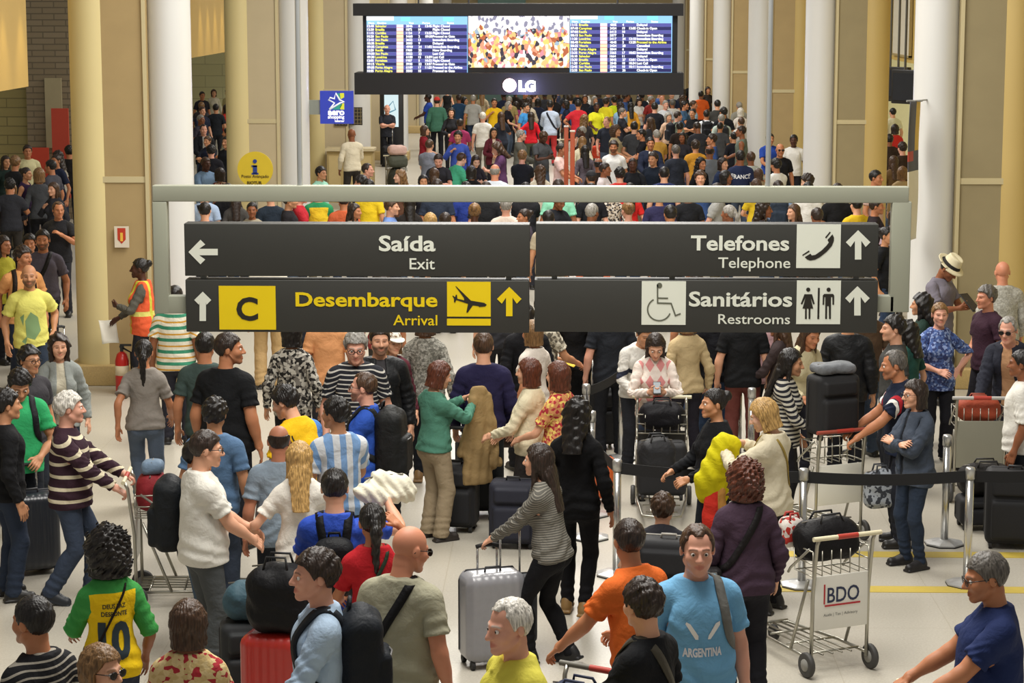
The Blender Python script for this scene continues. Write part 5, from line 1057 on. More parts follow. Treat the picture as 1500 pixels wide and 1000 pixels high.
def cart(p, rz, label, board='e4e2d6', handle='d8cfae', grip='b03a2c', write=None, plate_z=(.36, .72), group=None):
    """Airport luggage cart; nose toward local +y, handle at local -y. rz in degrees."""
    e = empty('luggage_cart', (p[0], p[1], 0), math.radians(rz)); tag(e, label, 'luggage cart', group); st = plain('a9a69a', .3, .8, var=.05); w = .235
    for s in (1, -1):
        x = s * w; fr = MB(); fr.tube([(x, .0, .10), (x, -.005, .60), (x, -.05, .98), (x, -.075, 1.03)], .014, 8); fr.tube([(x, .28, .13), (x, .06, .70)], .012, 8); fr.tube([(x, .05, .93), (x, .30, .74), (x, .33, .70)], .010, 8); fr.build('upright', st, e)
        MB().tube([(x, .0, .13), (x * .98, .35, .13), (x * .75, .98, .11), (x * .3, 1.02, .11), (0, 1.02, .11)], .013, 8).build('side_rail', st, e)
        wh = MB(); wh.lathe([(.05, -.018), (.082, -.022), (.092, -.012), (.092, .012), (.082, .022), (.05, .018)], n=24); W = wh.build('wheel', plain('3f3e3c', .6), e); W.location = (s * (w + .035), 0, .092); W.rotation_euler = (0, math.pi / 2, 0); hb = MB(); hb.lathe([(.045, -.024), (.05, 0), (.045, .024)], n=16); hb.build('hub', plain('8a8983', .5), W)
    fw = MB(); fw.lathe([(.03, -.016), (.058, -.018), (.065, 0), (.058, .018), (.03, .016)], n=20); W = fw.build('front_wheel', plain('2b2a29', .6), e); W.location = (0, .90, .066); W.rotation_euler = (0, math.pi / 2, 0); MB().tube([(0, .90, .066), (0, .96, .11), (0, 1.02, .11)], .012, 8).build('fork', st, e)
    hb = MB(); hb.cyl((-w - .05, -.08, 1.035), (w + .05, -.08, 1.035), .017, 12); H = hb.build('handle_bar', plain(handle, .5), e); g = MB(); g.cyl((-.085, -.08, 1.035), (.085, -.08, 1.035), .019, 12); g.build('grip', plain(grip, .5), H)
    bk = MB()
    for z in (.74, .83, .92): bk.tube([(-w, .0, z), (-w, .10 + (z - .74) * .3, z), (-w * .98, .24, z), (w * .98, .24, z), (w, .10, z), (w, .0, z)], .006, 6)
    for x in np.linspace(-w, w, 7): bk.tube([(x, .0, .92), (x, .0, .74), (x, .24, .74), (x, .26, .92)], .0045, 6)
    bk.build('basket', st, e); bd = MB(); bd.box((0, -.012, sum(plate_z) / 2), (2 * w - .02, .012, plate_z[1] - plate_z[0]), bev=.004); B = bd.build('advert_board', plain(board, .45, var=.03), e)
    dk = MB(); [dk.tube([(x, .02, .145), (x * .8, .96, .12)], .008, 6) for x in (-.12, -.04, .04, .12)]; [dk.tube([(-w + .03 * k, .1 + .28 * k, .14), (w - .03 * k, .1 + .28 * k, .14)], .008, 6) for k in range(4)]; dk.build('deck', st, e)
    if write:
        z1 = plate_z[1]; o = V(-.12, -.020, z1 - .20)
        t = MB(); text(t, 'BDO', o, UX, UZ, w=.27, h=.115, bold=.012); t.build('lettering', plain('1f2a4c', .5), B); t = MB(); t.box((-.145, -.020, z1 - .135), (.011, .004, .145)); t.box((.01, -.020, z1 - .222), (.30, .004, .012)); t.build('red_corner', plain('b3222c', .5), B)
        t = MB(); text(t, 'Audit | Tax | Advisory', V(-.15, -.020, z1 - .30), UX, UZ, w=.29, h=.022, bold=.0); t.build('small_lettering', plain('6a6a66', .5), B)
    return e
def onto(e, x, y, z): """World point of a cart's own coordinates."""; c, s = math.cos(e.rotation_euler[2]), math.sin(e.rotation_euler[2]); return V(e.location[0] + c * x - s * y, e.location[1] + s * x + c * y, z)
def softbag(loc, size, label, col, rz=0.0, name='travel_bag', cat='bag', h=.014, seed=0, handles=True, pat=None, c2='888888'):
    w, d, hh = size; F = Field((-w / 2 - .06, -d / 2 - .06, -.05), (w / 2 + .06, d / 2 + .06, hh + .06), h); F.add(rbox((0, 0, hh * .5), (w / 2, d / 2, hh * .5), min(d, hh) * .42), 0); F.add(el((.05 * w, 0, hh * .82), (w * .36, d * .36, hh * .22)), .03)
    X, Y, Z = F.grid(); F.D = (F.D + wob(X, Y, Z, seed) * .010).astype(np.float32); F.clip(.002 - Z); v, q = snet(F); e = empty(name, loc, math.radians(rz)); tag(e, label, cat); me = new_mesh('body', v, q); attr(me, 'rest', v); link('body', me, cloth(col, pat, c2, rough=.6), e)
    if handles:
        for s in (1, -1): MB().tube([(-w * .2, s * d * .28, hh * .93), (-w * .15, s * d * .2, hh * 1.15), (w * .15, s * d * .2, hh * 1.15), (w * .2, s * d * .28, hh * .93)], .009, 6).build('handle', plain(col if col != '141315' else '2a2622', .6), e)
    MB().tube([(-w * .42, 0, hh * .97), (0, 0, hh * 1.03), (w * .42, 0, hh * .97)], .006, 6).build('zip', plain('6a655c', .4), e); return e
def sheet(loc, w, h, rz, tilt, label, col, name='paper_sheet', cat='paper'):
    m = MB(); xs = np.linspace(-w / 2, w / 2, 7); zs = np.linspace(-h / 2, h / 2, 7); P = [[x, .02 * math.sin(4 * x / w + z / h * 3), z] for z in zs for x in xs]; m.add(P, [[i * 7 + j, i * 7 + j + 1, (i + 1) * 7 + j + 1, (i + 1) * 7 + j] for i in range(6) for j in range(6)], 0, True)
    o = m.build(name, plain(col, .7), None, loc, math.radians(rz)); o.rotation_euler[0] = math.radians(tilt); md = o.modifiers.new('s', 'SOLIDIFY'); md.thickness = .003; tag(o, label, cat); return o
def phone(loc, rz, tilt, label, s=1.0, name='phone', cat='phone'):
    e = empty(name, loc, math.radians(rz)); e.rotation_euler[0] = math.radians(tilt); tag(e, label, cat); MB().box((0, 0, 0), (.075 * s, .010, .145 * s), bev=.004).build('case', plain('1a1a1c', .4), e); MB().box((0, -.0055, 0), (.066 * s, .002, .125 * s)).build('screen', plain('9fa6ac' if s < 1.5 else '26282c', .15), e); return e
# ------------------------------------------------------------------ the people near the camera, each where the photo has them (u, v = crown)
pat = lambda p, c2='ffffff', **k: dict(pat=p, c2=c2, **k)
N = person
# --- left aisle and the column
N(40, 212, 1.80, 20, 'man in a pale cream shirt with short dark hair in front of the tiled wall', skin_='tan', top=('tee', 'd6cfa0'), bot=('jeans', '2a2a2c'), lod=1)
N(38, 245, 1.66, 75, 'woman in a purple sleeveless top standing sideways before the red banner', 'f', 'olive', ('bun', 'dark'), top=('tank', '3d2c4c', {'hem': .8}), bot=('slim', '1c1b20'), L='low', R='down', lod=1)
N(8, 228, 1.66, 40, 'woman with long dark hair and a dark green top at the aisle wall', 'f', 'olive', ('long', 'dark'), top=('sweater', '22302c'), bot=('jeans', '22252c'), lod=1)
N(16, 268, 1.58, 10, 'woman with light brown hair and an open dark jacket over a cream top', 'f', 'light', ('bob', 'light'), outer=('jacket', '26242a', {'open': .07}), top=('tee', 'd9ccaa'), bot=('jeans', '24262c'), L='belly', R='down', lod=1)
N(84, 221, 1.66, 250, 'woman with dark hair in a pale grey top beside the low red banner', 'f', 'olive', ('longwavy', 'dark'), top=('tee', 'a9a292'), bot=('slim', '2b2a2c'), lod=1)
N(74, 234, 1.76, 250, 'man in a dark grey T-shirt seen from the side with one arm hanging', skin_='tan', hair=('short', 'black'), top=('tee', '4a4a52'), bot=('jeans', '2c3236'), lod=1)
N(101, 213, 1.72, 200, 'person in black half hidden behind the cream column', skin_='tan', hair=('full', 'black'), top=('sweater', '201d1c'), lod=2)
N(56, 250, 1.62, 200, 'woman in an ochre patterned top behind the grey T-shirt man', 'f', 'olive', ('long', 'dark'), top=('tee', '6a6440', pat('floral', '9a8a3a', c3='33402c')), lod=2)
N(4, 345, 1.70, 60, 'woman in a yellow green top cut off by the picture edge', 'f', 'tan', ('long', 'dark'), top=('tee', 'b9b23e'), bot=('jeans', '22242a'), lod=1)
N(43, 343, 1.66, 10, 'dark haired man behind the bearded man in grey', skin_='tan', hair=('full', 'black'), top=('tee', '2c2a30'), bot=('jeans', '24262c'), lod=1)
P = N(62, 336, 1.84, 8, 'bearded man in a grey purple T-shirt with a strap across his chest', skin_='tan', hair=('short', 'black'), beard=.75, top=('tee', '55505c'), bot=('jeans', '26282e'), L='down', R='down', lod=1, walk=.5)
sling(P, '1d1b1b', 'black shoulder bag of the bearded man in grey', s=1)
P = N(33, 361, 1.80, 25, 'man in an orange T-shirt with sunglasses on his hair and backpack straps', skin_='tan', hair=('wavy', 'dark'), beard=.4, top=('tee', 'e0a066'), bot=('jeans', '2a3040'), yaw=35, L='down', R='swingb', walk=.6, lod=1)
backpack(P, '2a211d', 'dark brown backpack on the man in orange')
P = N(42, 387, 1.82, 22, 'bald bearded man in a printed yellow T-shirt pulling a suitcase handle', skin_='olive', hair=('none', 'dark'), beard=.7, top=('tee', 'dcd772'), bot=('jeans', '27303e'), yaw=-10, L=((.26, .05, .95), (.5, 1, 0), 0, 2.0), R='down', walk=.7, lod=1)
print_on(P, [[(-.08, 1.16), (-.02, 1.26), (.06, 1.2), (.09, 1.05), (.02, .95), (-.07, .98)], [(-.1, 1.10), (-.13, 1.2), (-.09, 1.24)], [(-.12, .93), (-.08, .9), (-.06, 1.0)]], (0, 0), 0, plain('7c9a6a', .8), name='printed_picture')
g = grip(P, 'L'); suitcase(0, 0, 'dark cabin suitcase pulled by the bald man in yellow', '23262c', .36, .52, .22, rz=20, handle=.42, loc=(g[0] + .02, g[1] + .30, 0), tilt=0)
P = N(205, 378, 1.68, 272, 'airport worker in an orange safety vest reading papers by the column', 'f', 'dark', ('bun', 'black'), top=('sweater', '5a5850'), outer=('jacket', 'e0603a', dict(pat='vest', c2='d8d070', c3='c9c84a', sleeve='none', open=.03, name='safety_vest')), bot=('trousers', '26262c'), L='phone', R='lap', lod=1)
g = grip(P, 'R'); sheet(g + V(-.06, -.04, -.10), .22, .30, 30, -25, 'white paper sheets held by the worker in the orange vest', 'e6e2d4')
N(256, 417, 1.74, 180, 'man in a white, green and orange striped shirt standing with his back turned', skin_='brown', hair=('buzz', 'black'), fat=.5, top=('tee', 'e6e0cc', pat('wide3', '3f8a6c', ps=2.6, c3='d09a3c')), bot=('jeans', '2c2c34'), lod=1)
P = N(86, 489, 1.64, 18, 'woman with wavy dark hair and a light grey denim jacket by the column', 'f', 'light', ('longwavy', 'dark'), top=('tee', 'c9c2ac'), outer=('jacket', '8e938f', {'open': .05}), bot=('jeans', '2c3442'), L='down', R='belly', lod=1)
N(42, 507, 1.70, 50, 'man with dark glasses and a charcoal T-shirt looking toward the old man', skin_='olive', hair=('wavy', 'black'), beard=.35, glasses='clear', top=('tee', '3e3c40'), bot=('jeans', '2c3038'), lod=1)
P = N(30, 545, 1.76, 22, 'young man in a bright green T-shirt looking down at his suitcase handle', skin_='olive', hair=('full', 'black'), top=('tee', '35a566'), bot=('jeans', '23262c'), nod=32, L=((.13, -.20, .98), (.8, .6, -.2), .3, 1.8), R='down', lod=0)
backpack(P, '1b1c20', 'black backpack of the young man in green', size=1.0)
g = grip(P, 'L'); suitcase(0, 0, 'tall dark blue suitcase with its handle up beside the young man in green', '20242c', .46, .66, .28, rz=25, handle=.0, style='hard', loc=(g[0] - .03, g[1] - .03, 0)); s_ = bpy.context.scene.objects
def trolley_handle(e, h, top, wx=.075):
    """Raised telescopic handle of a case up to the height top."""
    d = e['dy']; hm = MB(); [hm.tube([(s * wx, d, h), (s * wx, d, top)], .009, 8) for s in (1, -1)]; H = hm.build('telescopic_handle', chrome, e); MB().tube([(-wx - .01, d, top), (-.04, d, top + .01), (.04, d, top + .01), (wx + .01, d, top)], .016, 8).build('grip', rubber, H)
last = [o for o in s_ if o.name.startswith('suitcase') and o.parent is None][-1]; last['dy'] = .10; trolley_handle(last, .70, g[2] - .01)
N(8, 570, 1.72, 120, 'person in a black jacket partly cut off behind the young man in green', skin_='olive', hair=('full', 'black'), top=('sweater', '1a1a1c'), lod=1)
suitcase(6, 762, 'rounded brown wheeled case at the picture edge behind the young man in green', '6a5544', .42, .58, .30, rz=30)
P = N(100, 574, 1.74, 95, 'white haired old man in a maroon and cream striped sweater pushing a cart', skin_='pink', hair=('full', 'white'), fat=.45, top=('sweater', '3a2630', dict(pat='thin', c2='d8cdb0', ps=2.0, hem=.84)), bot=('jeans', '3c4658'), shoe='22262c', yaw=10, L=((.20, -.44, 1.0), (.6, .5, -.7), .8, 2.2), R=((-.20 * -1, -.40, .98), (.6, .5, -.7), .8, 2.2), walk=.5, lod=0)
gl, gr = grip(P, 'L'), grip(P, 'R'); c_ = (gl + gr) / 2; rz_ = math.degrees(P.a) + 180
c1 = cart((c_[0] + .09, c_[1], 0), rz_, 'luggage cart with a red bag pushed by the old man in a striped sweater')
softbag(onto(c1, .0, .12, .76), (.36, .24, .30), 'red backpack with a blue grey scarf in the old man\'s cart basket', '8c2a30', rz_, 'red_bag', pat='hem', c2='8c2a30'); softbag(onto(c1, .02, .13, 1.06), (.22, .18, .10), 'crumpled blue grey scarf on the red bag', '6d8196', rz_, 'scarf', 'scarf', handles=False, seed=4)
suitcase(0, 0, 'big black suitcase lying across the deck of the old man\'s cart', '17171a', .44, .62, .26, rz=rz_ + 8, loc=onto(c1, .0, .58, .15))
P = N(210, 497, 1.66, 186, 'woman with a long black ponytail in a grey T-shirt walking away', 'f', 'tan', ('ponytail', 'black'), top=('tee', '8b847c', {'hem': .88, 'loose': .016}), bot=('jeans', '5a6678'), shoe='6a6434', walk=.55, L='swingb', R='swingf', lod=0)
# --- group left of the middle
N(300, 486, 1.78, 178, 'man with black hair in a dark green grey shirt beside the big man in black', skin_='tan', hair=('short', 'black'), top=('tee', '3f4e4a'), bot=('jeans', '22242a'), lod=1)
P = N(334, 487, 1.93, 160, 'very large man in a black T-shirt looking over his shoulder', skin_='tan', hair=('short', 'dark'), beard=.5, fat=.85, top=('tee', '17181a', {'hem': .82}), bot=('jeans', '1a1c22'), yaw=-62, L='down', R='down', lod=0)
N(314, 583, 1.72, 175, 'man with curly black hair between the big man and the white polo shirt', skin_='olive', hair=('wavy', 'black'), top=('tee', '5c7a9c'), bot=('jeans', '3a4250'), lod=1)
P = N(303, 630, 1.80, 118, 'man with glasses and a white polo shirt, seen from behind at three quarters', skin_='light', hair=('short', 'dark'), glasses='clear', fat=.35, top=('polo', 'd9d6cc'), bot=('jeans', '4c4f50'), yaw=-12, nod=6, L=((.10, -.36, 1.02), (.8, .4, -.4), .2, .8), R='lap', lod=0)
P = N(288, 644, 1.64, 95, 'man mostly hidden behind the white polo shirt wearing jeans shorts', skin_='tan', hair=('short', 'black'), top=('tee', '202024'), bot=('shorts', '4a5a6c'), lod=1)
backpack(P, '1c1f22', 'black backpack between the grey T-shirt woman and the white polo man', size=1.2, drop=.03)
N(427, 470, 1.68, 182, 'woman in a black and white speckled blouse with her back turned', 'f', 'olive', ('bob', 'black'), fat=.3, top=('sweater', '2a2826', dict(pat='lace', c2='b9b4a8', c3='77726a', hem=.80)), bot=('trousers', '1c1b1e'), lod=1)
P = N(521, 486, 1.90, 5, 'grey haired man with glasses and a black and white striped polo shirt', skin_='pink', hair=('full', 'grey'), glasses='clear', fat=.5, top=('polo', '23242a', pat('thin', 'b9b6ae', ps=.72)), bot=('jeans', '2c2e34'), nod=14, L='down', R='relax', lod=0)
N(556, 477, 1.84, 12, 'bearded man in a black leather jacket behind the striped polo shirt', skin_='light', hair=('short', 'dark'), beard=.7, outer=('jacket', '1b1c1e', {'open': .05, 'rough': .5}), top=('tee', '3c3a3c'), bot=('jeans', '1d1f24'), L='down', R='down', lod=1)
P = N(533, 545, 1.74, 262, 'bearded man in dark glasses and a blue polo looking to the side', skin_='pink', hair=('receding', 'brown'), beard=.65, glasses='clear', top=('polo', '2c50a8'), bot=('jeans', '24282e'), L='front', R='relax', lod=0)
backpack(P, '1c1d1d', 'big black backpack on the bearded man in blue', size=1.22, drop=.04)
P = N(411, 566, 1.76, 230, 'dark haired man leaning forward in a yellow football shirt with blue and red stripes', skin_='light', hair=('full', 'black'), beard=.5, top=('tee', 'e8b81c', dict(pat='tricolour', c2='4f7fc0', c3='c8322c')), bot=('jeans', '23262c'), lean=22, yaw=18, nod=20, L='front', R='front', lod=0)
print_on(P, [[(-.16, 1.36), (-.152, 1.36), (-.152, 1.26), (-.16, 1.26)], [(-.14, 1.36), (-.132, 1.36), (-.132, 1.26), (-.14, 1.26)], [(-.12, 1.36), (-.112, 1.36), (-.112, 1.26), (-.12, 1.26)]], (.02, 0), 0, plain('1f1a14', .8), front=False, name='three_stripes')
P = N(492, 582, 1.74, 205, 'dark haired man in a pale blue and white vertically striped football shirt', skin_='olive', hair=('full', 'black'), beard=.3, top=('tee', 'd8dce0', pat('vstripe', '7fa4d2', ps=1.15)), bot=('jeans', '23262c'), yaw=35, L='relax', R='front', lod=0)
N(408, 622, 1.67, 192, 'balding man in a light blue grey shirt seen from behind', skin_='red', hair=('bald', 'dark'), top=('tee', '8d9dac', {'hem': .82}), bot=('jeans', '2b3038'), fat=.2, lod=0)
P = N(438, 647, 1.66, 188, 'woman with long straight blond hair in a white T-shirt reaching out one arm', 'f', 'fair', ('long', 'blond'), top=('tee', 'dcd8ce'), bot=('jeans', '3c4a5c'), L=((.40, -.20, 1.06), (.5, .5, -.6), .2, .9), R='front', lod=0)
P = N(490, 686, 1.76, 184, 'black haired man in a royal blue shirt with a thin black backpack', skin_='light', hair=('short', 'black'), top=('tee', '2f4fb4', {'rough': .6}), bot=('jeans', '22252b'), nod=8, L='front', R=((.34, -.26, 1.50), (.9, .2, -.6), .2, 1.2), lod=0)
backpack(P, '17181b', 'slim black backpack with pale lettering on the royal blue shirt', size=.82, drop=.07)
print_on(P, 'SPORTS', (0, 1.22), .26, plain('8a94a6', .7), front=False, name='lettering') if 0 else None
g = grip(P, 'R'); softbag(g + V(.02, .0, -.05), (.34, .24, .16), 'crumpled cream cloth bag held up past the blue shirt', 'ddd9c4', 30, 'cloth_bag', 'bag', handles=False, seed=7); o = [c for c in COL.objects if c.name.startswith('cloth_bag')][0]; F = Field((-.3, -.2, -.1), (.3, .2, .25), .012); [F.add(el(c_, r_, rz=z_), .04) for c_, r_, z_ in (((-.10, 0, .06), (.13, .10, .07), .3), ((.08, .02, .09), (.12, .09, .08), -.4), ((.0, -.05, .02), (.16, .06, .05), .1), ((.17, 0, .02), (.07, .07, .06), 0), ((-.02, .03, .14), (.09, .06, .05), .5))]; X, Y, Z = F.grid(); F.D = (F.D + wob(X, Y, Z, 2) * .012 + .006 * np.sin(X * 90 + Z * 60)).astype(np.float32); v, q = snet(F); o.children[0].data = (lambda me: (me.materials.append(cloth('ddd9c4')), me)[1])(new_mesh('body', v, q))
P = N(545, 737, 1.66, 195, 'woman with a long black ponytail in a red shirt raising one arm', 'f', 'tan', ('ponytail', 'black'), top=('tee', 'b3222a'), bot=('jeans', '22242a'), L='front', R=((.22, -.24, 1.55), (1, .1, -.6), 0, 1.4), lod=0)
sling(P, '2a3a2c', 'thin dark strap and bag across the red shirt', s=-1, bag=False, w=.025, name='bag_strap', kind='strap')
P = N(463, 805, 1.90, 278, 'man in a light blue shirt with a black backpack looking to the side', skin_='pink', hair=('full', 'dark'), top=('shirt', 'a9bfd6'), bot=('jeans', '2c3442'), yaw=8, L='front', R='relax', lod=0)
backpack(P, '1c2026', 'black backpack with a small orange tag worn over the light blue shirt', size=1.12, drop=.02)
P = N(606, 769, 1.86, 158, 'bald man in a grey green polo shirt with a black strap across his back', skin_='red', hair=('none', 'grey'), glasses='dark', fat=.35, top=('polo', '9d9a84', {'c2': 'c98a8a'}), bot=('jeans', '23242a'), yaw=-30, nod=14, L='relax', R='down', lod=0)
sling(P, '151416', 'black shoulder bag with a wide strap across the grey green polo', s=-1)
P = N(157, 775, 1.64, 205, 'woman with big black curly hair in a yellow and green football shirt numbered ten', 'f', 'brown', ('curly', 'black'), hs=1.2, top=('tee', 'e2bd18', dict(pat='jersey', c2='3b8c44', cut=.98)), bot=('jeans', '2a3040'), L='front', R='relax', lod=0)
print_on(P, '10', (.0, .99), .21, plain('1f2f38', .8), front=False, bold=.045, h=.235, name='number'); print_on(P, 'DEUS FAZ', (.0, 1.315), .15, plain('2a2a1c', .8), front=False, h=.030, name='lettering'); print_on(P, 'DESPONTE', (.0, 1.265), .17, plain('2a2a1c', .8), front=False, h=.030, name='lettering')
sling(P, '1d1512', 'thin dark cord across the yellow football shirt', s=-1, bag=False, w=.014, name='lanyard', kind='lanyard')
N(48, 873, 1.80, 240, 'man in a black polo with thin grey stripes looking away', skin_='tan', hair=('short', 'black'), beard=.45, top=('polo', '1d1d20', pat('thin', 'a09a8e', ps=.75)), bot=('jeans', '22242a'), lod=0)
N(147, 946, 1.68, 60, 'woman with brown hair and sunglasses at the bottom edge', 'f', 'light', ('bob', 'light'), glasses='dark', top=('tee', '2a2a30'), lod=0)
P = N(275, 880, 1.66, 185, 'woman with a brown bob and a cream crochet top dotted with red', 'f', 'tan', ('bob', 'brown'), fat=.35, top=('tee', 'd9c390', dict(pat='floral', c2='cbb27c', c3='a8323a', ps=.8)), bot=('jeans', '22242a'), L='front', R='front', lod=0)
# --- middle
N(623, 452, 1.78, 175, 'woman in a grey tweed sweater and dark jeans with her back turned', 'f', 'olive', ('bob', 'brown'), top=('sweater', '8c8a80', dict(pat='speckle', c2='6c6a62', c3='a5a298', hem=.88)), bot=('slim', '181a20'), shoe='8a6a44', walk=.3, lod=1)
P = N(648, 530, 1.62, 128, 'woman with short brown hair in a green sweater holding up a beige coat', 'f', 'light', ('bob', 'auburn'), fat=.2, top=('sweater', '4c7d6a', {'neck': 'wide', 'hem': .90}), bot=('trousers', '9a8a70'), shoe='2a2420', yaw=-10, nod=15, L=((.10, -.42, 1.34), (.8, .2, -.8), .2, 1.3), R=((.06, -.40, 1.30), (.8, .2, -.8), .2, 1.3), lod=0)
g = (grip(P, 'L') + grip(P, 'R')) / 2; F = Field((-.26, -.16, -.80), (.26, .16, .12), .014); F.add(rc((0, 0, .04), (-.02, 0, -.72), .09, .15, sy=.42), 0); F.add(rc((.09, .02, .0), (.16, .0, -.60), .05, .065), .02); F.add(rc((-.06, -.02, .0), (-.14, .02, -.5), .04, .05), .02); X, Y, Z = F.grid(); F.D = (F.D + .014 * np.sin(X * 70 + 2 * np.sin(Z * 6)) * np.clip(-Z * 2, 0, 1) + wob(X, Y, Z) * .01).astype(np.float32); v, q = snet(F)
o = link('coat', new_mesh('coat', v, q), cloth('9a8158', rough=.8), None, g + V(.05, -.03, .02), .5); tag(o, 'beige coat held up by the woman in the green sweater', 'coat')
suitcase(668, 776, 'black upright suitcase with a raised handle beside the woman in green', '17171a', .40, .58, .26, rz=-8, handle=.30)
suitcase(703, 752, 'taller black suitcase standing behind the upright black one', '151619', .44, .70, .28, rz=8, handle=.12)
N(708, 486, 1.80, 184, 'man with grey brown hair in a dark navy jacket seen from behind', skin_='light', hair=('short', 'brown'), top=('sweater', '242140', {'hem': .84, 'loose': .02}), bot=('jeans', '24282c'), L='relax', R='relax', lod=1)
N(480, 437, 1.70, 190, 'person in a peach T-shirt behind the grey haired man', skin_='tan', hair=('short', 'brown'), top=('tee', 'd99a68'), bot=('jeans', '2b2b30'), lod=1)
N(392, 362, 1.76, 185, 'man in khaki trousers standing behind the big man in black', skin_='tan', hair=('short', 'dark'), top=('tee', 'd8d4c4'), bot=('trousers', 'b89a6c'), lod=1)
N(575, 484, 1.60, 30, 'woman wearing a white cap with a dark band behind the leather jacket', 'f', 'light', ('bob', 'light'), hat=('cap', 'd6d2c6', 'cap'), top=('sweater', '5a2a34'), bot=('jeans', '22242a'), lod=1)
N(770, 445, 1.72, 200, 'man in black standing behind the navy jacket', skin_='tan', hair=('short', 'black'), top=('sweater', '17171a'), bot=('trousers', '1a1a1c'), lod=1)
P = N(797, 432, 1.74, 130, 'person in a white patterned T-shirt holding a yellow paper', skin_='olive', hair=('short', 'dark'), top=('tee', 'cfc8b4', pat('lace', '6a6458', c3='a59c88')), bot=('jeans', '2a2a30'), L='front', R='front', lod=1)
g = grip(P, 'L'); sheet(g + V(.05, -.03, .02), .16, .10, -30, -60, 'small yellow paper held by the person in the patterned T-shirt', 'd9b93c')
N(842, 424, 1.72, 175, 'woman in a long black coat beside the tall orange posts', 'f', 'tan', ('bun', 'black'), top=('dress', '121214', {'sleeve': 'long', 'hem': .18, 'flare': .08}), bot=None, lod=1)
P = N(775, 525, 1.64, 250, 'woman with chestnut hair in a cream knitted top', 'f', 'light', ('bob', 'auburn'), fat=.3, top=('sweater', 'd9cfb0', {'cut': .9}), bot=('trousers', '34302e'), L='front', R='lap', lod=1)
P = N(818, 530, 1.66, 235, 'woman with dark hair in a red and yellow floral blouse', 'f', 'light', ('bob', 'auburn'), fat=.3, top=('tee', 'c98a5a', dict(pat='floral', c2='a8323c', c3='e2c46a', ps=.8)), bot=('trousers', '1f1e22'), L='front', R='far', lod=1)
softbag(at(748, 752) + V(0, .1, .62), (.40, .20, .30), 'dark brown shopping bag hanging in front of the cream knitted top', '3a2a22', 5, 'shopping_bag', 'bag', seed=3)
suitcase(752, 800, 'dark blue suitcase with round studs under the brown shopping bag', '1c1e2c', .42, .56, .26, rz=-5)
P = N(846, 583, 1.74, 165, 'woman with long black hair all in black standing by the queue posts', 'f', 'tan', ('longwavy', 'black'), top=('sweater', '131315', {'hem': .82}), bot=('slim', '131316'), shoe='8c6c3e', L='down', R='down', walk=.15, lod=0)
P = N(790, 650, 1.66, 248, 'woman with long dark brown hair in a thin striped grey sweater holding two suitcase handles', 'f', 'light', ('long', 'dark'), top=('sweater', '5c5a54', dict(pat='thin', c2='8f8b80', ps=.35, hem=.88)), bot=('slim', '151518'), shoe='141416', lean=10, yaw=0, L=((.10, -.50, .92), (.5, .6, -.7), .8, 2.0), R=((.32, -.40, 1.02), (.5, .6, -.7), .8, 2.0), walk=.45, lod=0)
gl, gr = grip(P, 'L'), grip(P, 'R')
def pulled(g, label, col, w, h, d, rz, style, group=None):
    e = suitcase(0, 0, label, col, w, h, d, rz=rz, style=style, loc=(g[0], g[1], 0), group=group); r = math.radians(rz); e['dy'] = d / 2 - .04; e.location = (g[0] + math.sin(r) * e['dy'], g[1] - math.cos(r) * e['dy'], 0); trolley_handle(e, h + .03, g[2]); return e
pulled(gl, 'big silver grey hard suitcase with a raised chrome handle', '86868a', .46, .66, .30, 20, 'hard'); pulled(gr, 'small dark suitcase held next to the silver one', '33363c', .36, .52, .22, 15, 'soft')
# --- right of the middle
P = N(961, 492, 1.66, 2, 'woman in a white and pink argyle sweater looking down at her phone', 'f', 'light', ('long', 'dark'), top=('sweater', 'e0d3c8', dict(pat='argyle', c2='d08a88', neck='v', hem=.84)), bot=('jeans', '39465c'), nod=32, L='phone', R='phone', lod=0)
g = (grip(P, 'L') + grip(P, 'R')) / 2; phone(g + V(0, -.02, .03), 0, -45, 'dark phone held by the woman in the argyle sweater')
c2 = cart(at(968, 738), 178, 'luggage cart carrying black bags in front of the argyle sweater', board='3a3836'); softbag(onto(c2, 0, .14, .76), (.44, .26, .26), 'black soft bag in the basket of the argyle woman\'s cart', '17161a', 178); suitcase(0, 0, 'black suitcase on the deck of the argyle woman\'s cart', '19191c', .46, .50, .28, rz=180, loc=onto(c2, 0, .45, .16))
N(946, 474, 1.60, 20, 'man in a white sweater with a dark band bending behind the argyle sweater', skin_='olive', hair=('short', 'dark'), top=('sweater', 'd3d0c8', pat('band', '2c3040')), bot=('jeans', '24262c'), lean=20, nod=20, L='front', R='front', lod=1)
N(1006, 452, 1.66, 200, 'woman in a tan knitted coat behind the white sweater', 'f', 'light', ('bob', 'light'), top=('sweater', 'b9a47c'), bot=('slim', '24222a'), lod=1)
P = N(1047, 569, 1.66, 292, 'woman with tied back black hair in a black top looking to the side', 'f', 'olive', ('bun', 'black'), fat=.5, top=('sweater', '131417', {'hem': .82}), bot=('jeans', '1e222a'), yaw=-8, L='front', R='front', lod=0)
P = N(1112, 585, 1.72, 238, 'woman with shoulder length blond hair in a cream jacket holding up a yellow jacket', 'f', 'fair', ('bob', 'blond'), top=('sweater', 'ddd3b8', {'hem': .84, 'loose': .02, 'name': 'jacket'}), bot=('slim', '1b1a1d'), yaw=15, nod=20, L=((.14, -.34, 1.30), (1, .2, -.6), .2, 1.3), R=((.12, -.32, 1.34), (1, .2, -.6), .2, 1.3), lod=0)
sling(P, 'a58e4a', 'thin yellow brown strap across the cream jacket', s=1, bag=False, w=.02, name='bag_strap', kind='strap')
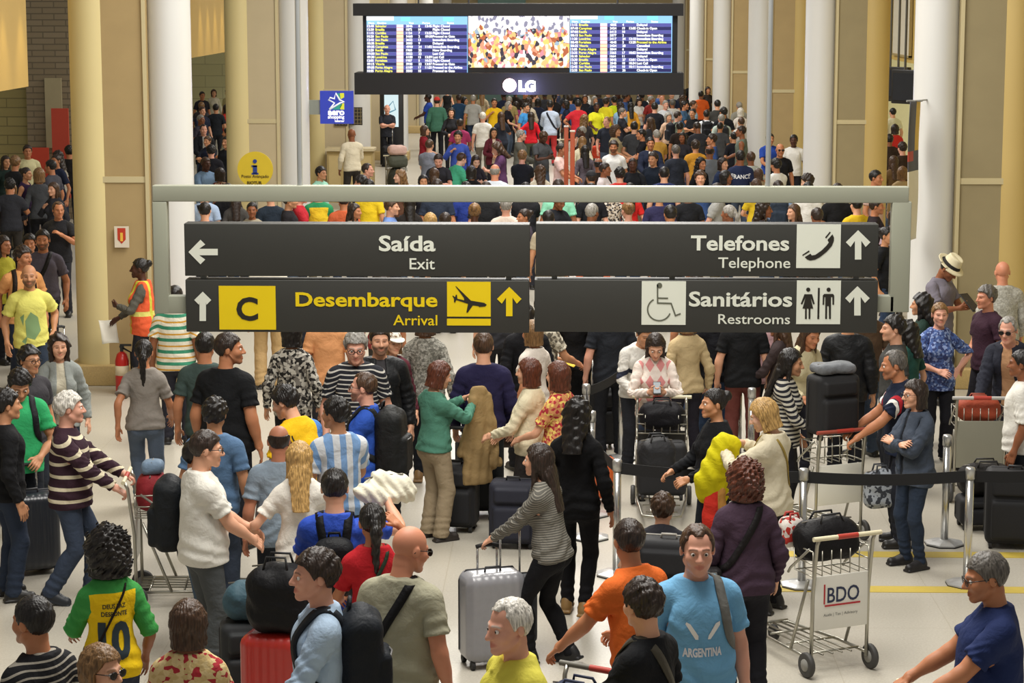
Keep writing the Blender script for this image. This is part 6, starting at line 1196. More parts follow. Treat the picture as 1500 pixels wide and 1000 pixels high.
g = (grip(P, 'L') + grip(P, 'R')) / 2; F = Field((-.32, -.22, -.95), (.32, .22, .16), .014); F.add(rc((.04, 0, .02), (-.08, 0, -.30), .10, .15, sy=.6), 0); F.add(rc((.0, .0, .05), (-.12, 0, -.24), .09, .11), .03); X, Y, Z = F.grid(); F.D = (F.D + wob(X, Y, Z, 3) * .008 + .006 * np.sin(X * 60 + Z * 25 + 2 * np.sin(Z * 9))).astype(np.float32); v, q = snet(F)
o = link('jacket', new_mesh('jacket', v, q), cloth('d3c818', rough=.8), None, g + V(-.04, -.05, -.02), .2); tag(o, 'bright yellow jacket held up by the blond woman', 'jacket')
F = Field((-.2, -.16, -.62), (.2, .16, .1), .014); F.add(rc((0, 0, 0), (-.02, 0, -.52), .08, .13, sy=.5), 0); X, Y, Z = F.grid(); F.D = (F.D + wob(X, Y, Z, 1) * .015 + .008 * np.sin(X * 80)).astype(np.float32); v, q = snet(F); me = new_mesh('shawl', v, q); attr(me, 'rest', v + V(-.12, 0, 0))
o = link('shawl', me, cloth('c9944e', 'tricolour', 'd3382c', col3='d3382c'), None, g + V(-.10, -.12, -.36), .2); tag(o, 'orange and red shawl hanging below the yellow jacket', 'shawl')
P = N(1092, 676, 1.70, 188, 'woman with curly auburn hair in a dark purple sweater seen from behind', 'f', 'light', ('curly', 'auburn'), fat=.75, top=('sweater', '40303e', {'hem': .84}), bot=('jeans', '1c1c22'), L='relax', R='relax', lod=0)
P = sling(P, '1a1718', 'black handbag at the hip of the woman in purple', s=-1)
P = N(971, 722, 1.66, 172, 'person with brown hair crouching behind the big black suitcase', skin_='light', hair=('full', 'brown'), top=('tee', '2a2a30'), bot=('jeans', '2a3040'), drop=.60, lean=36, L='low', R='low', lod=1)
softbag(at(962, 800) + V(0, .25, .62), (.34, .26, .30), 'grey and black crumpled bag beside the crouching person', '2a2a2c', 10, seed=5)
suitcase(979, 938, 'big black suitcase with silver piping behind the orange T-shirt', '16161a', .52, .76, .30, rz=-12, trim='b9b4aa')
P = N(922, 760, 1.77, 222, 'dark haired man in an orange T-shirt leaning on a cart', skin_='tan', hair=('short', 'dark'), beard=.2, fat=.25, top=('tee', 'd8682a'), bot=('jeans', '2a3040'), lean=14, yaw=-22, L='far', R='front', lod=0)
P = N(941, 848, 1.82, 240, 'man with dark brown hair in a black T-shirt turned away', skin_='light', hair=('full', 'dark'), top=('tee', '16171a'), bot=('jeans', '22252b'), yaw=-25, nod=4, L='front', R='relax', lod=0)
sling(P, '4a463c', 'grey buckled strap of a bag on the black T-shirt', s=1, bag=False, w=.05, name='bag_strap', kind='strap')
P = N(1022, 769, 1.90, 12, 'smiling man in a light blue football T-shirt facing the camera', skin_='pink', hair=('receding', 'brown'), fat=.5, top=('tee', '6fa6cc', {'hem': .82}), bot=('jeans', '2c3444'), yaw=-8, nod=2, L='down', R='down', lod=0)
print_on(P, 'ARGENTINA', (-.01, 1.115), .21, plain('d9dade', .7), h=.045, bold=.04, name='lettering'); print_on(P, [[(-.10, 1.285), (-.095, 1.295), (-.075, 1.285), (-.035, 1.225), (-.035, 1.205), (-.05, 1.205)]], (0, 0), 0, plain('e6e6e2', .7), name='wing_print'); print_on(P, [[(.085, 1.295), (.06, 1.285), (.02, 1.225), (.015, 1.205), (.03, 1.205), (.085, 1.275)]], (0, 0), 0, plain('e6e6e2', .7), name='wing_print')
backpack(P, '6a6a66', 'grey backpack slung on one shoulder of the light blue T-shirt', straps=1, side=.12, drop=.05)
P = N(745, 877, 1.88, 296, 'white haired old man in a lemon yellow polo shirt', skin_='pink', hair=('receding', 'white'), top=('polo', 'd9cf52'), bot=('trousers', '4a4438'), yaw=8, nod=4, lod=0)
P = N(1441, 809, 1.86, 268, 'grey haired man with glasses in a navy polo shirt pushing a cart', skin_='tan', hair=('short', 'salt'), beard=.25, glasses='clear', fat=.6, top=('polo', '232f58', {'hem': .80}), bot=('trousers', '2c2c30'), yaw=6, nod=10, L='push', R='push', lod=0)
gl, gr = grip(P, 'L'), grip(P, 'R'); c_ = (gl + gr) / 2; cart((c_[0] - .08, c_[1], 0), math.degrees(P.a) + 180, 'luggage cart pushed by the man in the navy polo at the bottom edge')
P = N(1341, 557, 1.62, 298, 'woman with dark bobbed hair and glasses in a blue grey denim jacket', 'f', 'light', ('bob', 'dark'), glasses='clear', outer=('jacket', '434b58', {'open': .022, 'name': 'denim_jacket', 'collar': True}), top=('tee', '23262c'), bot=('slim', '2a3444'), shoe='1a1718', yaw=-5, L='cross', R='cross', lod=0)
P = N(1308, 513, 1.76, 268, 'grey bearded man in a navy polo with red trim pushing a loaded cart', skin_='tan', hair=('receding', 'salt'), beard=.5, fat=.3, top=('polo', '1d2436', dict(pat='cuffs', c2='e0dcd4', c3='b02a34')), bot=('trousers', '22242c'), nod=8, L='push', R='push', lean=8, lod=0)
gl, gr = grip(P, 'L'), grip(P, 'R'); c_ = (gl + gr) / 2; rz_ = math.degrees(P.a) + 180 + 60
_r = math.radians(25); c3 = cart(V(c_[0] - .05 * math.cos(_r) - .08 * math.sin(_r), c_[1] - .05 * math.sin(_r) + .08 * math.cos(_r), 0), 25, 'loaded luggage cart with a red handle behind the black belt', handle='a04a3a'); suitcase(0, 0, 'big black suitcase standing in the red handled cart', '19191b', .44, .54, .26, rz=25, loc=onto(c3, 0, .14, .93)); softbag(onto(c3, 0, .14, 1.52), (.38, .24, .09), 'folded grey jacket on top of the big black suitcase', '6f7276', 25, 'jacket', 'jacket', handles=False, seed=9)
P = N(1161, 511, 1.68, 80, 'woman with long black hair in a black and white striped cardigan', 'f', 'olive', ('long', 'black'), top=('sweater', 'b9b4a6', dict(pat='hstripe', c2='24242a', ps=.8, hem=.82)), bot=('slim', '1b1a1e'), nod=8, L='relax', R='front', lod=1)
softbag(at(1196, 700) + V(0, .15, .62), (.26, .18, .34), 'pink flowered bag between the striped cardigan and the cart', 'e0a0ac', 20, 'flowered_bag', seed=8, pat='floral', c2='f0d8d8')
P = N(1377, 443, 1.68, 6, 'woman with light brown hair in a blue patterned blouse', 'f', 'pink', ('bun', 'light'), fat=.25, top=('tee', '4c6298', dict(pat='floral', c2='3a4470', c3='8a9cc8', ps=.7, cut=.95, hem=.80)), bot=('trousers', '1d1d22'), yaw=-4, L='hip', R='belly', lod=1)
softbag(at(1372, 640) + V(-.05, -.05, .45), (.18, .12, .42), 'long tan and brown handbag of the woman in the blue blouse', '8f7248', 10, 'handbag', seed=1)
N(1446, 418, 1.74, 295, 'grey haired man in a dark purple shirt looking to the side', skin_='red', hair=('full', 'salt'), top=('tee', '3a2430'), bot=('trousers', '26242a'), L='relax', R='relax', lod=1)
P = N(1477, 464, 1.78, 332, 'grey haired man in sunglasses and a dark jacket leaning on a cart', skin_='pink', hair=('receding', 'grey'), glasses='dark', outer=('jacket', '2a2c36', {'open': .06}), top=('polo', 'b98f6a'), bot=('trousers', '26262c'), lean=24, nod=8, L='push', R='push', lod=1)
c4 = cart(at(1432, 735), 0, 'luggage cart with a plain grey board facing the camera', board='8a8878', handle='b9b6b0', plate_z=(.34, .80)); softbag(onto(c4, 0, .12, .78), (.42, .24, .22), 'orange red leather bag in the basket of the grey board cart', '9a4630', 0, seed=2); suitcase(1442, 772, 'black case under the leather travel bag by the grey cart', '17171a', .52, .26, .30, rz=4); softbag(at(1442, 772) + V(0, 0, .31), (.52, .30, .28), 'black leather travel bag in front of the grey cart board', '1e1c1b', 4, seed=6)
softbag(onto(c4, -.02, .55, .2), (.4, .4, .3), 'dark bag on the deck of the grey board cart', '201e20', 0, seed=3)
P = N(1399, 381, 1.80, 50, 'man in a straw hat and grey lavender T-shirt reading a tablet', skin_='brown', hair=('short', 'black'), hat=('fedora', 'd8cfae', 'straw_hat'), beard=.3, top=('tee', '77727c'), bot=('jeans', '3a3c44'), nod=38, L='phone', R='phone', lod=1)
g = (grip(P, 'L') + grip(P, 'R')) / 2; phone(g + V(.04, -.02, .04), 40, -50, 'black tablet held by the man in the straw hat', 2.0, 'tablet', 'tablet')
N(1469, 382, 1.78, 182, 'bald man in a pale grey shirt with his back to the camera', skin_='red', hair=('none', 'grey'), fat=.4, top=('shirt', 'a8a69c', pat('speckle', '9a988e', c3='b4b2a8')), bot=('trousers', '4a4844'), L='relax', R='relax', lod=1)
N(1310, 462, 1.74, 272, 'young dark haired man in a charcoal T-shirt behind the grey bearded man', skin_='light', hair=('full', 'black'), beard=.3, top=('tee', '3d3d3b'), bot=('jeans', '22242a'), lod=1)
N(1243, 449, 1.72, 170, 'man in a black leather jacket with his back turned behind the loaded cart', skin_='olive', hair=('short', 'black'), fat=.35, top=('sweater', '1d1e20', {'hem': .80, 'loose': .024, 'rough': .5, 'name': 'leather_jacket'}), bot=('trousers', '1c1c20'), lod=1)
N(1351, 430, 1.66, 250, 'woman with wavy black hair and a dark green top under the sign frame', 'f', 'olive', ('longwavy', 'black'), top=('sweater', '22352e'), bot=('slim', '1d1d20'), lod=1)
N(1498, 512, 1.72, 250, 'man in a white T-shirt cut by the right picture edge', skin_='brown', hair=('short', 'black'), fat=.3, top=('tee', 'dedbd2', {'cut': .9}), bot=('jeans', '22252b'), lod=1)
P = N(1190, 474, 1.66, 30, 'woman in a cream cardigan bending over her bags beside the striped cardigan', 'f', 'tan', ('long', 'brown'), top=('sweater', 'c9bf9c', {'hem': .86}), bot=('slim', '22222a'), lean=24, nod=15, L='front', R='front', lod=1)
suitcase(1483, 800, 'tall black suitcase with silver studs at the right edge behind the belt', '131316', .50, .66, .30, rz=-8)
# --- queue posts, belts, orange posts
PO = {}
for k, u, v, lb in (('A', 903, 842, 'tall steel queue post in the middle of the floor'), ('a', 910, 672, 'queue post standing right behind the middle steel post'), ('B', 1081, 670, 'queue post behind the woman in black with tied hair'), ('C', 1099, 712, 'shorter looking queue post behind the blond woman'), ('D', 858, 705, 'queue post beside the woman all in black'), ('E', 1383, 797, 'dark steel queue post beside the denim jacket woman'),
                    ('F', 1416, 856, 'bright steel queue post closest to the navy polo man'), ('G', 1174, 858, 'queue post behind the cart with the white board'), ('H', 866, 754, 'queue post whose base shows beside the black trousers'), ('I', 864, 788, 'queue post second nearest beside the black trousers'), ('J', 868, 632, 'queue post by the orange topped case'), ('K', 1592, 846, 'queue post beyond the right picture edge'), ('M', 1010, 620, 'queue post under the right half of the sign')):
    PO[k] = at(u, v); stanchion(u, v, lb)
for a, b, lb in (('A', 'G', 'black belt from the middle post to the post behind the white board cart'), ('G', 'F', 'black belt crossing in front of the loaded carts'), ('F', 'K', 'black belt running out of the picture past the tall black suitcase'), ('A', 'I', 'black belt from the middle post back past the woman in black'), ('D', 'a', 'black belt rising behind the orange topped case'), ('a', 'M', 'black belt just below the sign panels'), ('M', 'B', 'black belt behind the argyle sweater'), ('H', 'D', 'short black belt hidden beside the woman in black')):
    belt(PO[a], PO[b], lb)
def orange_post(u, v, h, label):
    e = empty('orange_post', at(u, v)); tag(e, label, 'post', 'orange posts'); MB().box((0, 0, h / 2), (.085, .085, h), bev=.01).build('column', plain('b5532e', .5, var=.06), e); MB().box((0, 0, .02), (.34, .34, .04), bev=.01).build('base', plain('8e8c86', .4, .4), e); MB().box((0, 0, h + .01), (.10, .10, .03), bev=.006).build('cap', plain('d8d0c0', .5), e)
orange_post(848, 584, 1.9, 'tall orange post beside the woman in the long black coat'); orange_post(888, 560, 1.7, 'orange post in front of the pale floor by the queue posts'); orange_post(829, 352, 2.25, 'orange post rising through the crowd behind the sign'); orange_post(838, 372, 2.30, 'second orange post close beside the one in the crowd')
suitcase(877, 735, 'orange topped suitcase standing beside the woman in black', 'd8642c', .34, .40, .24, rz=5, style='hard'); suitcase(880, 655, 'black rounded suitcase next to the queue post', '17181b', .38, .62, .26, rz=20)
# --- near luggage
c5 = cart(at(1228, 985), 26, 'empty looking luggage cart with a white lettered board in front of the crowd', board='e6e4da', write=1, plate_z=(.34, .74)); softbag(onto(c5, .0, .20, .80), (.50, .28, .30), 'black holdall with brass buckles on the white board cart', '151416', 26, 'holdall', seed=4); softbag(onto(c5, -.16, .42, .86), (.20, .16, .22), 'red and white knitted toy bag behind the black holdall', 'b0362e', 26, 'small_bag', seed=2, pat='lace', c2='d8d0c8')
softbag(at(1292, 812) + V(0, .25, .36), (.28, .18, .34), 'grey patterned backpack under the belt beside the denim jacket', '3a3d44', 15, 'backpack', 'backpack', seed=3, pat='lace', c2='9aa0a8')
suitcase(412, 1085, 'bright red hard suitcase behind the man in the light blue shirt', 'b02a22', .48, .70, .30, rz=-12, style='hard'); softbag(at(412, 1085) + V(0, 0, .75), (.42, .30, .44), 'black backpack lying on the red suitcase', '151517', -8, 'backpack', 'backpack', seed=5); softbag(at(372, 1040) + V(0, 0, .645), (.38, .28, .26), 'pile of blue and grey clothes on the dark suitcase beside the dark jeans', '3c5560', 0, 'clothes_bundle', 'clothes', seed=6, handles=False)
suitcase(372, 1040, 'dark suitcase with the pile of clothes behind the white polo man', '1d2022', .44, .60, .28, rz=10)
c7 = cart(at(872, 1240), 150, 'luggage cart with a bent steel handle under the orange T-shirt', handle='6a675c'); softbag(onto(c7, 0, .2, .78), (.40, .26, .24), 'dark blue bag with a tan strap in the bent handle cart', '222a44', 150, seed=7)
ex = empty('fire_extinguisher', at(180, 577)); tag(ex, 'red fire extinguisher standing at the foot of the column', 'fire extinguisher'); MB().lathe([(.07, 0), (.085, .02), (.085, .42), (.06, .50), (.025, .53)], n=20).build('cylinder', plain('b8231c', .3, var=.05), ex); MB().lathe([(.022, .53), (.022, .58), (.03, .58), (.03, .60)], n=10).box((.05, 0, .61), (.14, .03, .025)).build('valve', plain('2a2a2a', .4), ex); MB().tube([(.02, 0, .57), (.11, 0, .52), (.115, 0, .30), (.10, 0, .15)], .012, 8).build('hose', rubber, ex); MB().lathe([(.0862, .24), (.0862, .36)], n=20).build('label_band', plain('d8c8a8', .5), ex)
# ------------------------------------------------------------------ the crowd farther down the hall: (u, v of the crown, sex, top colour, facing, extras)
POSES = [dict(L='down', R='down'), dict(L='relax', R='front'), dict(L='belly', R='belly'), dict(L='cross', R='cross'), dict(L='phone', R='phone', nod=22), dict(L='hip', R='down'), dict(L='front', R='front'), dict(L='down', R='strap'), dict(L='swingf', R='swingb', walk=.6), dict(L='chest', R='down', yaw=25), dict(L='down', R='relax', yaw=-35), dict(L='lap', R='lap', lean=22, nod=18), dict(L='raise', R='down'), dict(L='far', R='far')]
CNAME = {'black': (22, 22, 24), 'charcoal': (62, 62, 64), 'grey': (130, 130, 130), 'pale grey': (180, 180, 176), 'white': (226, 224, 218), 'cream': (222, 208, 172), 'navy': (34, 42, 82), 'blue': (58, 84, 170), 'light blue': (150, 185, 220), 'red': (190, 40, 42), 'dark red': (112, 34, 40), 'pink': (214, 140, 160), 'magenta': (170, 62, 112), 'orange': (222, 110, 46), 'yellow': (226, 200, 44), 'ochre': (180, 136, 58), 'green': (60, 150, 100), 'dark green': (52, 84, 68), 'mint': (150, 214, 190), 'brown': (96, 70, 48), 'beige': (186, 168, 128), 'purple': (80, 56, 92), 'olive': (98, 100, 60)}
def cname(h):
    c = [int(h[i:i + 2], 16) for i in (0, 2, 4)]; return min(CNAME, key=lambda k: sum((a - b) ** 2 for a, b in zip(CNAME[k], c)))
# flags in extras: hair=style/colour, b=bottoms colour, p=pose number, k=skin, g=garment, pk=backpack, s=stature, bd=beard, cap
FAR = [
 (515, 188, 'm', 'e0d6bc', 200, dict(s=1.84, h='none', b='3a3632', k='brown', p=1, g='sweater', d='cream sweater standing at the service counter')), (567, 153, 'm', '2a2c34', 10, dict(h='none', b='1c1c20', k='pink', p=3, g='tee', d='navy T-shirt with folded arms before the black advertising totem')),
 (470, 244, 'm', '9fd8c0', 60, dict(h='full', p=0, s=1.66)), (538, 239, 'm', '2c3458', 80, dict(h='receding', k='pink', p=0)), (529, 257, 'm', '1c1c20', 250, dict(h='wavy', p=0)), (586, 249, 'f', '6a4a3a', 290, dict(h='longwavy/light', k='fair', p=0)), (620, 256, 'f', '20202a', 10, dict(h='long', p=0)), (636, 246, 'f', '2a2426', 190, dict(h='long/brown', p=0)),
 (622, 184, 'f', '8c2430', 100, dict(h='bob/brown', p=1)), (629, 204, 'm', '7c808c', 160, dict(h='short/brown', k='light', p=6, b='24262c')), (627, 137, 'm', '2f4fb0', 260, dict(h='short', k='dark', p=6)), (640, 142, 'm', '3f6b58', 185, dict(h='short', cap='b8281e', b='1b1b20', p=0, g='jacket', s=1.82, d='dark green jacket and red cap')), (655, 128, 'f', '1c1c1e', 180, dict(h='bun', p=0, g='tank')),
 (672, 138, 'm', '24405c', 200, dict(h='short', p=1)), (680, 142, 'f', 'd8cc3c', 80, dict(h='long', p=6, b='26262c')), (693, 139, 'm', 'a8a8a4', 180, dict(h='short/grey', p=0)), (706, 133, 'f', 'a8987c', 185, dict(h='long/light', p=0)), (674, 174, 'm', 'a83a68', 170, dict(h='short', k='brown', p=1)), (671, 192, 'm', '3a50a4', 350, dict(h='wavy', k='olive', p=7, g='sweater', b='22262e')), (678, 224, 'm', '4cae86', 130, dict(h='short/brown', k='fair', p=11, g='tee')), (707, 164, 'm', 'dedcd6', 183, dict(h='receding/white', k='pink', p=0, b='6a6258')),
 (724, 144, 'm', 'e2b61e', 8, dict(h='short', k='tan', p=7, pk=0)), (723, 187, 'f', '5e2430', 15, dict(h='long', k='olive', p=2, g='jacket', i='d6c4b0', b='26242a')), (698, 228, 'f', '232026', 20, dict(h='long', p=4)), (690, 243, 'f', '141416', 200, dict(h='bob', p=0)), (725, 240, 'm', 'd6dfea', 175, dict(h='bald/grey', k='red', p=6, s=1.86, w=.5)),
 (745, 149, 'f', '1e1c22', 70, dict(h='bob/grey', k='light', p=1)), (756, 149, 'f', '9c3a78', 190, dict(h='bob', p=0, s=1.54)), (770, 151, 'm', '3f8ac8', 60, dict(h='short', k='olive', p=0)), (778, 164, 'f', 'c8202c', 185, dict(h='long', p=5, b='565a4c', g='sweater')), (806, 147, 'm', 'b8c6dc', 175, dict(h='short', p=6, b='b83a3c', g='shirt', s=1.84, sl=1)), (763, 190, 'm', '5f5f58', 95, dict(h='short/grey', k='pink', p=1, g='jacket', i='b8aca0', b='2a2a2c')), (791, 242, 'f', 'cfc6b2', 190, dict(h='longwavy/brown', p=0)), (822, 210, 'm', 'dcbcb4', 75, dict(h='short', k='tan', p=6)), (847, 146, 'm', 'c22a34', 178, dict(h='short', k='tan', p=5, s=1.84, b='1e1e22')), (853, 200, 'f', 'd8d0b4', 185, dict(h='long/light', p=0)), (857, 213, 'f', '5a525a', 190, dict(h='long', p=0, g='sweater')), (857, 139, 'f', '2a2a30', 5, dict(h='bob/brown', p=0)),
 (874, 150, 'm', 'd8d82c', 20, dict(h='buzz', k='dark', p=6, b='26262c')), (888, 143, 'm', 'e3d62e', 150, dict(h='wavy', k='tan', p=5)), (900, 141, 'm', 'c8dc2a', 200, dict(h='full', p=1)), (912, 158, 'm', '26262e', 80, dict(h='short/salt', p=3)), (924, 150, 'f', 'd89c34', 190, dict(h='long', p=0)), (937, 144, 'f', 'deded8', 10, dict(h='longwavy', p=4)), (959, 150, 'm', '1e1f26', 178, dict(h='short', p=0, s=1.84, w=.4)), (975, 147, 'm', 'c8ccd2', 20, dict(h='short/grey', k='pink', p=1)), (929, 178, 'm', '3c3e42', 182, dict(h='short', p=1, s=1.82)), (902, 184, 'm', 'b0a484', 70, dict(h='curly/brown', p=6)), (940, 189, 'm', '1b1b20', 270, dict(h='short', k='tan', p=6)), (899, 206, 'm', 'dcdcd8', 355, dict(h='wavy', k='tan', bd=.7, p=0, s=1.8)), (953, 201, 'm', '22283c', 5, dict(h='short', k='tan', p=6, g='jacket', i='e0e0dc', s=1.78)), (962, 190, 'm', 'b48a3c', 190, dict(h='short/grey', k='pink', p=1)), (877, 231, 'm', '2c2420', 170, dict(h='bald/black', k='brown', p=0)), (886, 238, 'm', 'd8d0d2', 75, dict(h='short', p=0)), (908, 245, 'm', 'c83a36', 185, dict(h='wavy', p=6)), (927, 231, 'm', '1b1d22', 0, dict(h='buzz', k='dark', p=2)), (973, 244, 'm', '28325e', 180, dict(h='short', p=0, w=.5, s=1.8)), (866, 250, 'm', '26262a', 200, dict(h='short', cap='1c1c22', p=0)),
 (1012, 117, 'm', '1a1a1c', 200, dict(h='short', p=0)), (1018, 124, 'f', 'd8406c', 190, dict(h='long', p=0)), (1027, 133, 'm', 'e0642a', 170, dict(h='short', k='brown', p=6)), (1037, 127, 'f', '2a2420', 20, dict(h='bob', p=0)), (970, 140, 'm', 'd6ccc0', 15, dict(h='bald/grey', k='red', p=0)), (985, 145, 'm', 'c4c0b8', 190, dict(h='receding/salt', p=0)), (1003, 148, 'm', '3a5674', 75, dict(h='short', k='tan', p=6)), (1016, 147, 'm', '9cbcd0', 80, dict(h='short/brown', k='tan', p=1, g='shirt')), (1051, 146, 'm', '3e3e3c', 182, dict(h='short', p=5, s=1.84)), (1083, 149, 'm', '8c8a80', 190, dict(h='short/grey', p=0)), (1085, 158, 'f', 'd0c8c0', 180, dict(h='bob/white', p=0)),
 (993, 163, 'm', '87907e', 110, dict(h='short', p=6, pk='1c1e26')), (1035, 161, 'm', 'd8dce2', 185, dict(h='short', p=0, pk='1d1e22', g='shirt')), (1057, 167, 'm', 'b8c6bc', 188, dict(h='receding/grey', k='pink', p=0, pk='2a2c2e')), (979, 165, 'f', 'c8a890', 30, dict(h='bob/grey', p=0)), (1086, 184, 'm', '6a7468', 260, dict(h='short', k='brown', p=1, g='tank', s=1.82)), (1075, 193, 'f', '1c1c22', 190, dict(h='bun', p=0)), (1043, 196, 'm', '2e4678', 270, dict(h='full', k='tan', p=0)), (1040, 212, 'm', '6b7076', 180, dict(h='bald/dark', k='brown', p=0, s=1.82, w=.3)), (1019, 205, 'm', 'b8842c', 185, dict(h='full', p=1)), (1000, 194, 'f', '2c2a30', 340, dict(h='long', k='brown', p=0)), (990, 212, 'm', '2a2e38', 190, dict(h='short/salt', p=0)), (1027, 231, 'f', '17181c', 40, dict(h='longwavy', k='tan', p=0)), (1059, 231, 'f', '26324e', 50, dict(h='bob', k='light', p=0, g='sweater')), (1085, 220, 'm', '27304e', 182, dict(h='short', k='brown', p=0, s=1.84, pr='FRANCE')), (1100, 222, 'm', 'b4bab4', 190, dict(h='short/brown', p=0)),
 (1128, 195, 'm', '2a48a0', 20, dict(h='short', k='tan', p=1)), (1143, 210, 'm', '1c1c20', 5, dict(h='none', k='tan', gl='dark', p=0, s=1.8)), (1163, 197, 'm', 'd8d6d0', 350, dict(h='short', k='dark', p=0)), (1146, 184, 'f', '36343a', 10, dict(h='long', p=0)), (1161, 181, 'f', '221f22', 350, dict(h='longwavy', p=0)), (1169, 178, 'f', '2c2228', 330, dict(h='long', p=0)), (1137, 232, 'm', 'e2e2de', 215, dict(h='full', p=1)), (1180, 255, 'f', 'c4beb2', 250, dict(h='wavy', p=11, s=1.76)), (1111, 247, 'f', '9c8a6c', 200, dict(h='bob/brown', p=0, s=1.50)), (1224, 245, 'm', 'a09a8a', 183, dict(h='short', p=0, s=1.64)), (1283, 249, 'm', 'c4a49a', 60, dict(h='short', k='tan', p=0, s=1.84)),
 (296, 134, 'm', '2a2a30', 30, dict(h='short', p=0)), (313, 131, 'f', 'c8c4b0', 20, dict(h='bob/brown', p=0)), (334, 130, 'm', 'b4a878', 330, dict(h='full', p=0)), (294, 168, 'm', '3a3844', 60, dict(h='short/grey', p=0)), (298, 182, 'm', '1e2024', 20, dict(h='receding', p=1, g='jacket', i='a8a49c')), (333, 187, 'm', '767468', 260, dict(h='short', p=6)), (331, 153, 'f', 'b8322c', 230, dict(h='long', p=0)), (316, 152, 'm', '22262c', 190, dict(h='short', p=0)), (322, 246, 'f', 'b89a80', 180, dict(h='bob', p=0, g='tee', pat='lace', c2='7a2428', c3='2a1c1c')), (309, 212, 'm', '1c1c22', 190, dict(h='full', p=0)), (343, 228, 'm', '2c2a2c', 200, dict(h='short', p=0)),
 (1308, 158, 'm', 'dcd8be', 200, dict(h='short', p=0)), (1311, 182, 'f', 'c8322c', 190, dict(h='bob', p=0)), (1303, 196, 'm', '33261e', 180, dict(h='short', p=0)), (1322, 208, 'm', '3a2c22', 200, dict(h='full', p=0)), (1309, 228, 'f', '6a5236', 190, dict(h='long/brown', p=0)), (1322, 244, 'f', 'b8a078', 185, dict(h='bob/light', p=0)),
 # seen between the bars of the sign
 (299, 272, 'm', 'a8bcd8', 178, dict(h='short', k='light', p=0, sl=1)), (333, 268, 'm', '1a1a1c', 185, dict(h='short', p=0)), (369, 296, 'f', '9c9480', 5, dict(h='bun', k='brown', p=0)), (345, 280, 'f', '4a4744', 190, dict(h='long', p=0)), (396, 276, 'm', '26303c', 200, dict(h='short', p=0)), (424, 282, 'm', '222024', 90, dict(h='short', p=0)), (466, 271, 'm', 'e0c030', 190, dict(h='short', k='olive', p=6, pat='jersey', c2='2f8a58')), (440, 275, 'm', 'b42a34', 100, dict(h='short', p=1)), (503, 282, 'm', 'c4603c', 190, dict(h='short', p=0)), (519, 298, 'f', '8c8478', 70, dict(h='long', p=0)), (541, 263, 'm', 'e8c82a', 170, dict(h='short', p=0)), (573, 291, 'm', '6a86c0', 85, dict(h='short/brown', k='light', p=0)), (600, 288, 'f', '2a2624', 190, dict(h='long', p=0)), (640, 262, 'm', '2c3444', 182, dict(h='short', p=0, w=.5, s=1.84)), (630, 312, 'f', 'c8b89a', 200, dict(h='bob/blond', p=0)), (652, 311, 'm', '18191c', 180, dict(h='short', p=0)), (683, 266, 'm', '2a3c88', 190, dict(h='short', p=0)), (712, 266, 'm', '1e1f22', 182, dict(h='short', p=0, s=1.84, w=.3)), (741, 290, 'm', 'd8c8ba', 182, dict(h='short/grey', k='pink', p=0)), (768, 306, 'f', '3c3540', 290, dict(h='bun', k='tan', p=0)), (803, 308, 'm', 'b0a48c', 185, dict(h='short', p=0)), (818, 262, 'm', '8cd4b4', 182, dict(h='short', p=0, w=.4, s=1.84)), (866, 268, 'm', '1d1d22', 190, dict(h='short', p=0)), (897, 272, 'f', 'b8a894', 188, dict(h='bob', p=0, pat='lace', c2='3c3838', c3='d8d0c4')), (923, 268, 'f', 'cc2a28', 190, dict(h='long', p=0)), (966, 276, 'm', '2e2c4c', 180, dict(h='short', p=0)), (1008, 272, 'm', '1d1e22', 190, dict(h='short', p=0, w=.3)), (1050, 268, 'm', '9c9c98', 250, dict(h='short', p=2)), (1108, 262, 'f', 'd8b82c', 200, dict(h='long/brown', p=2)), (1140, 264, 'm', '8aa2c2', 182, dict(h='short', p=0, pk='2a3442')), (1163, 299, 'f', '5a4a40', 300, dict(h='long/brown', k='light', p=0)), (1197, 304, 'm', '9a3c3c', 190, dict(h='short', p=0)), (1184, 266, 'm', 'dcdad4', 185, dict(h='short', p=0)), (1227, 268, 'm', '151517', 180, dict(h='short', p=0, s=1.84, w=.4)), (1255, 288, 'm', 'dcb82a', 200, dict(h='short', cap='c4cce0', p=6)), (1284, 290, 'm', '2a2226', 80, dict(h='short', k='tan', p=0)), (1299, 332, 'f', '16171a', 60, dict(h='bun', k='olive', p=5, s=1.68)), (1311, 306, 'f', 'a08890', 190, dict(h='bob', p=0)),
 # just under the sign
 (1050, 430, 'm', '1c1d22', 190, dict(h='short', p=0, b='2a3a52')), (1090, 436, 'm', '17181a', 175, dict(h='full', p=0, b='6a3a34')), (1122, 440, 'f', 'd8b0b4', 200, dict(h='bob', p=0, b='1c1c20')), (1142, 462, 'f', '3a3030', 240, dict(h='long/brown', p=6, s=1.56)), (895, 430, 'm', '23262c', 190, dict(h='short', p=0, b='1f2024')), (1020, 400, 'm', '33363c', 185, dict(h='short', p=0)), (728, 392, 'm', '28282c', 200, dict(h='short', p=0, b='1c1c20')), (560, 400, 'f', '8c3438', 185, dict(h='bob', p=0)), (455, 425, 'm', '2c3038', 190, dict(h='short', p=0)), (1270, 430, 'm', '5a4634', 210, dict(h='short', p=0)), (1330, 470, 'f', '2a5048', 230, dict(h='longwavy', p=0, s=1.55)), (780, 470, 'f', 'd8cfc4', 230, dict(h='bob/light', p=0)),
]
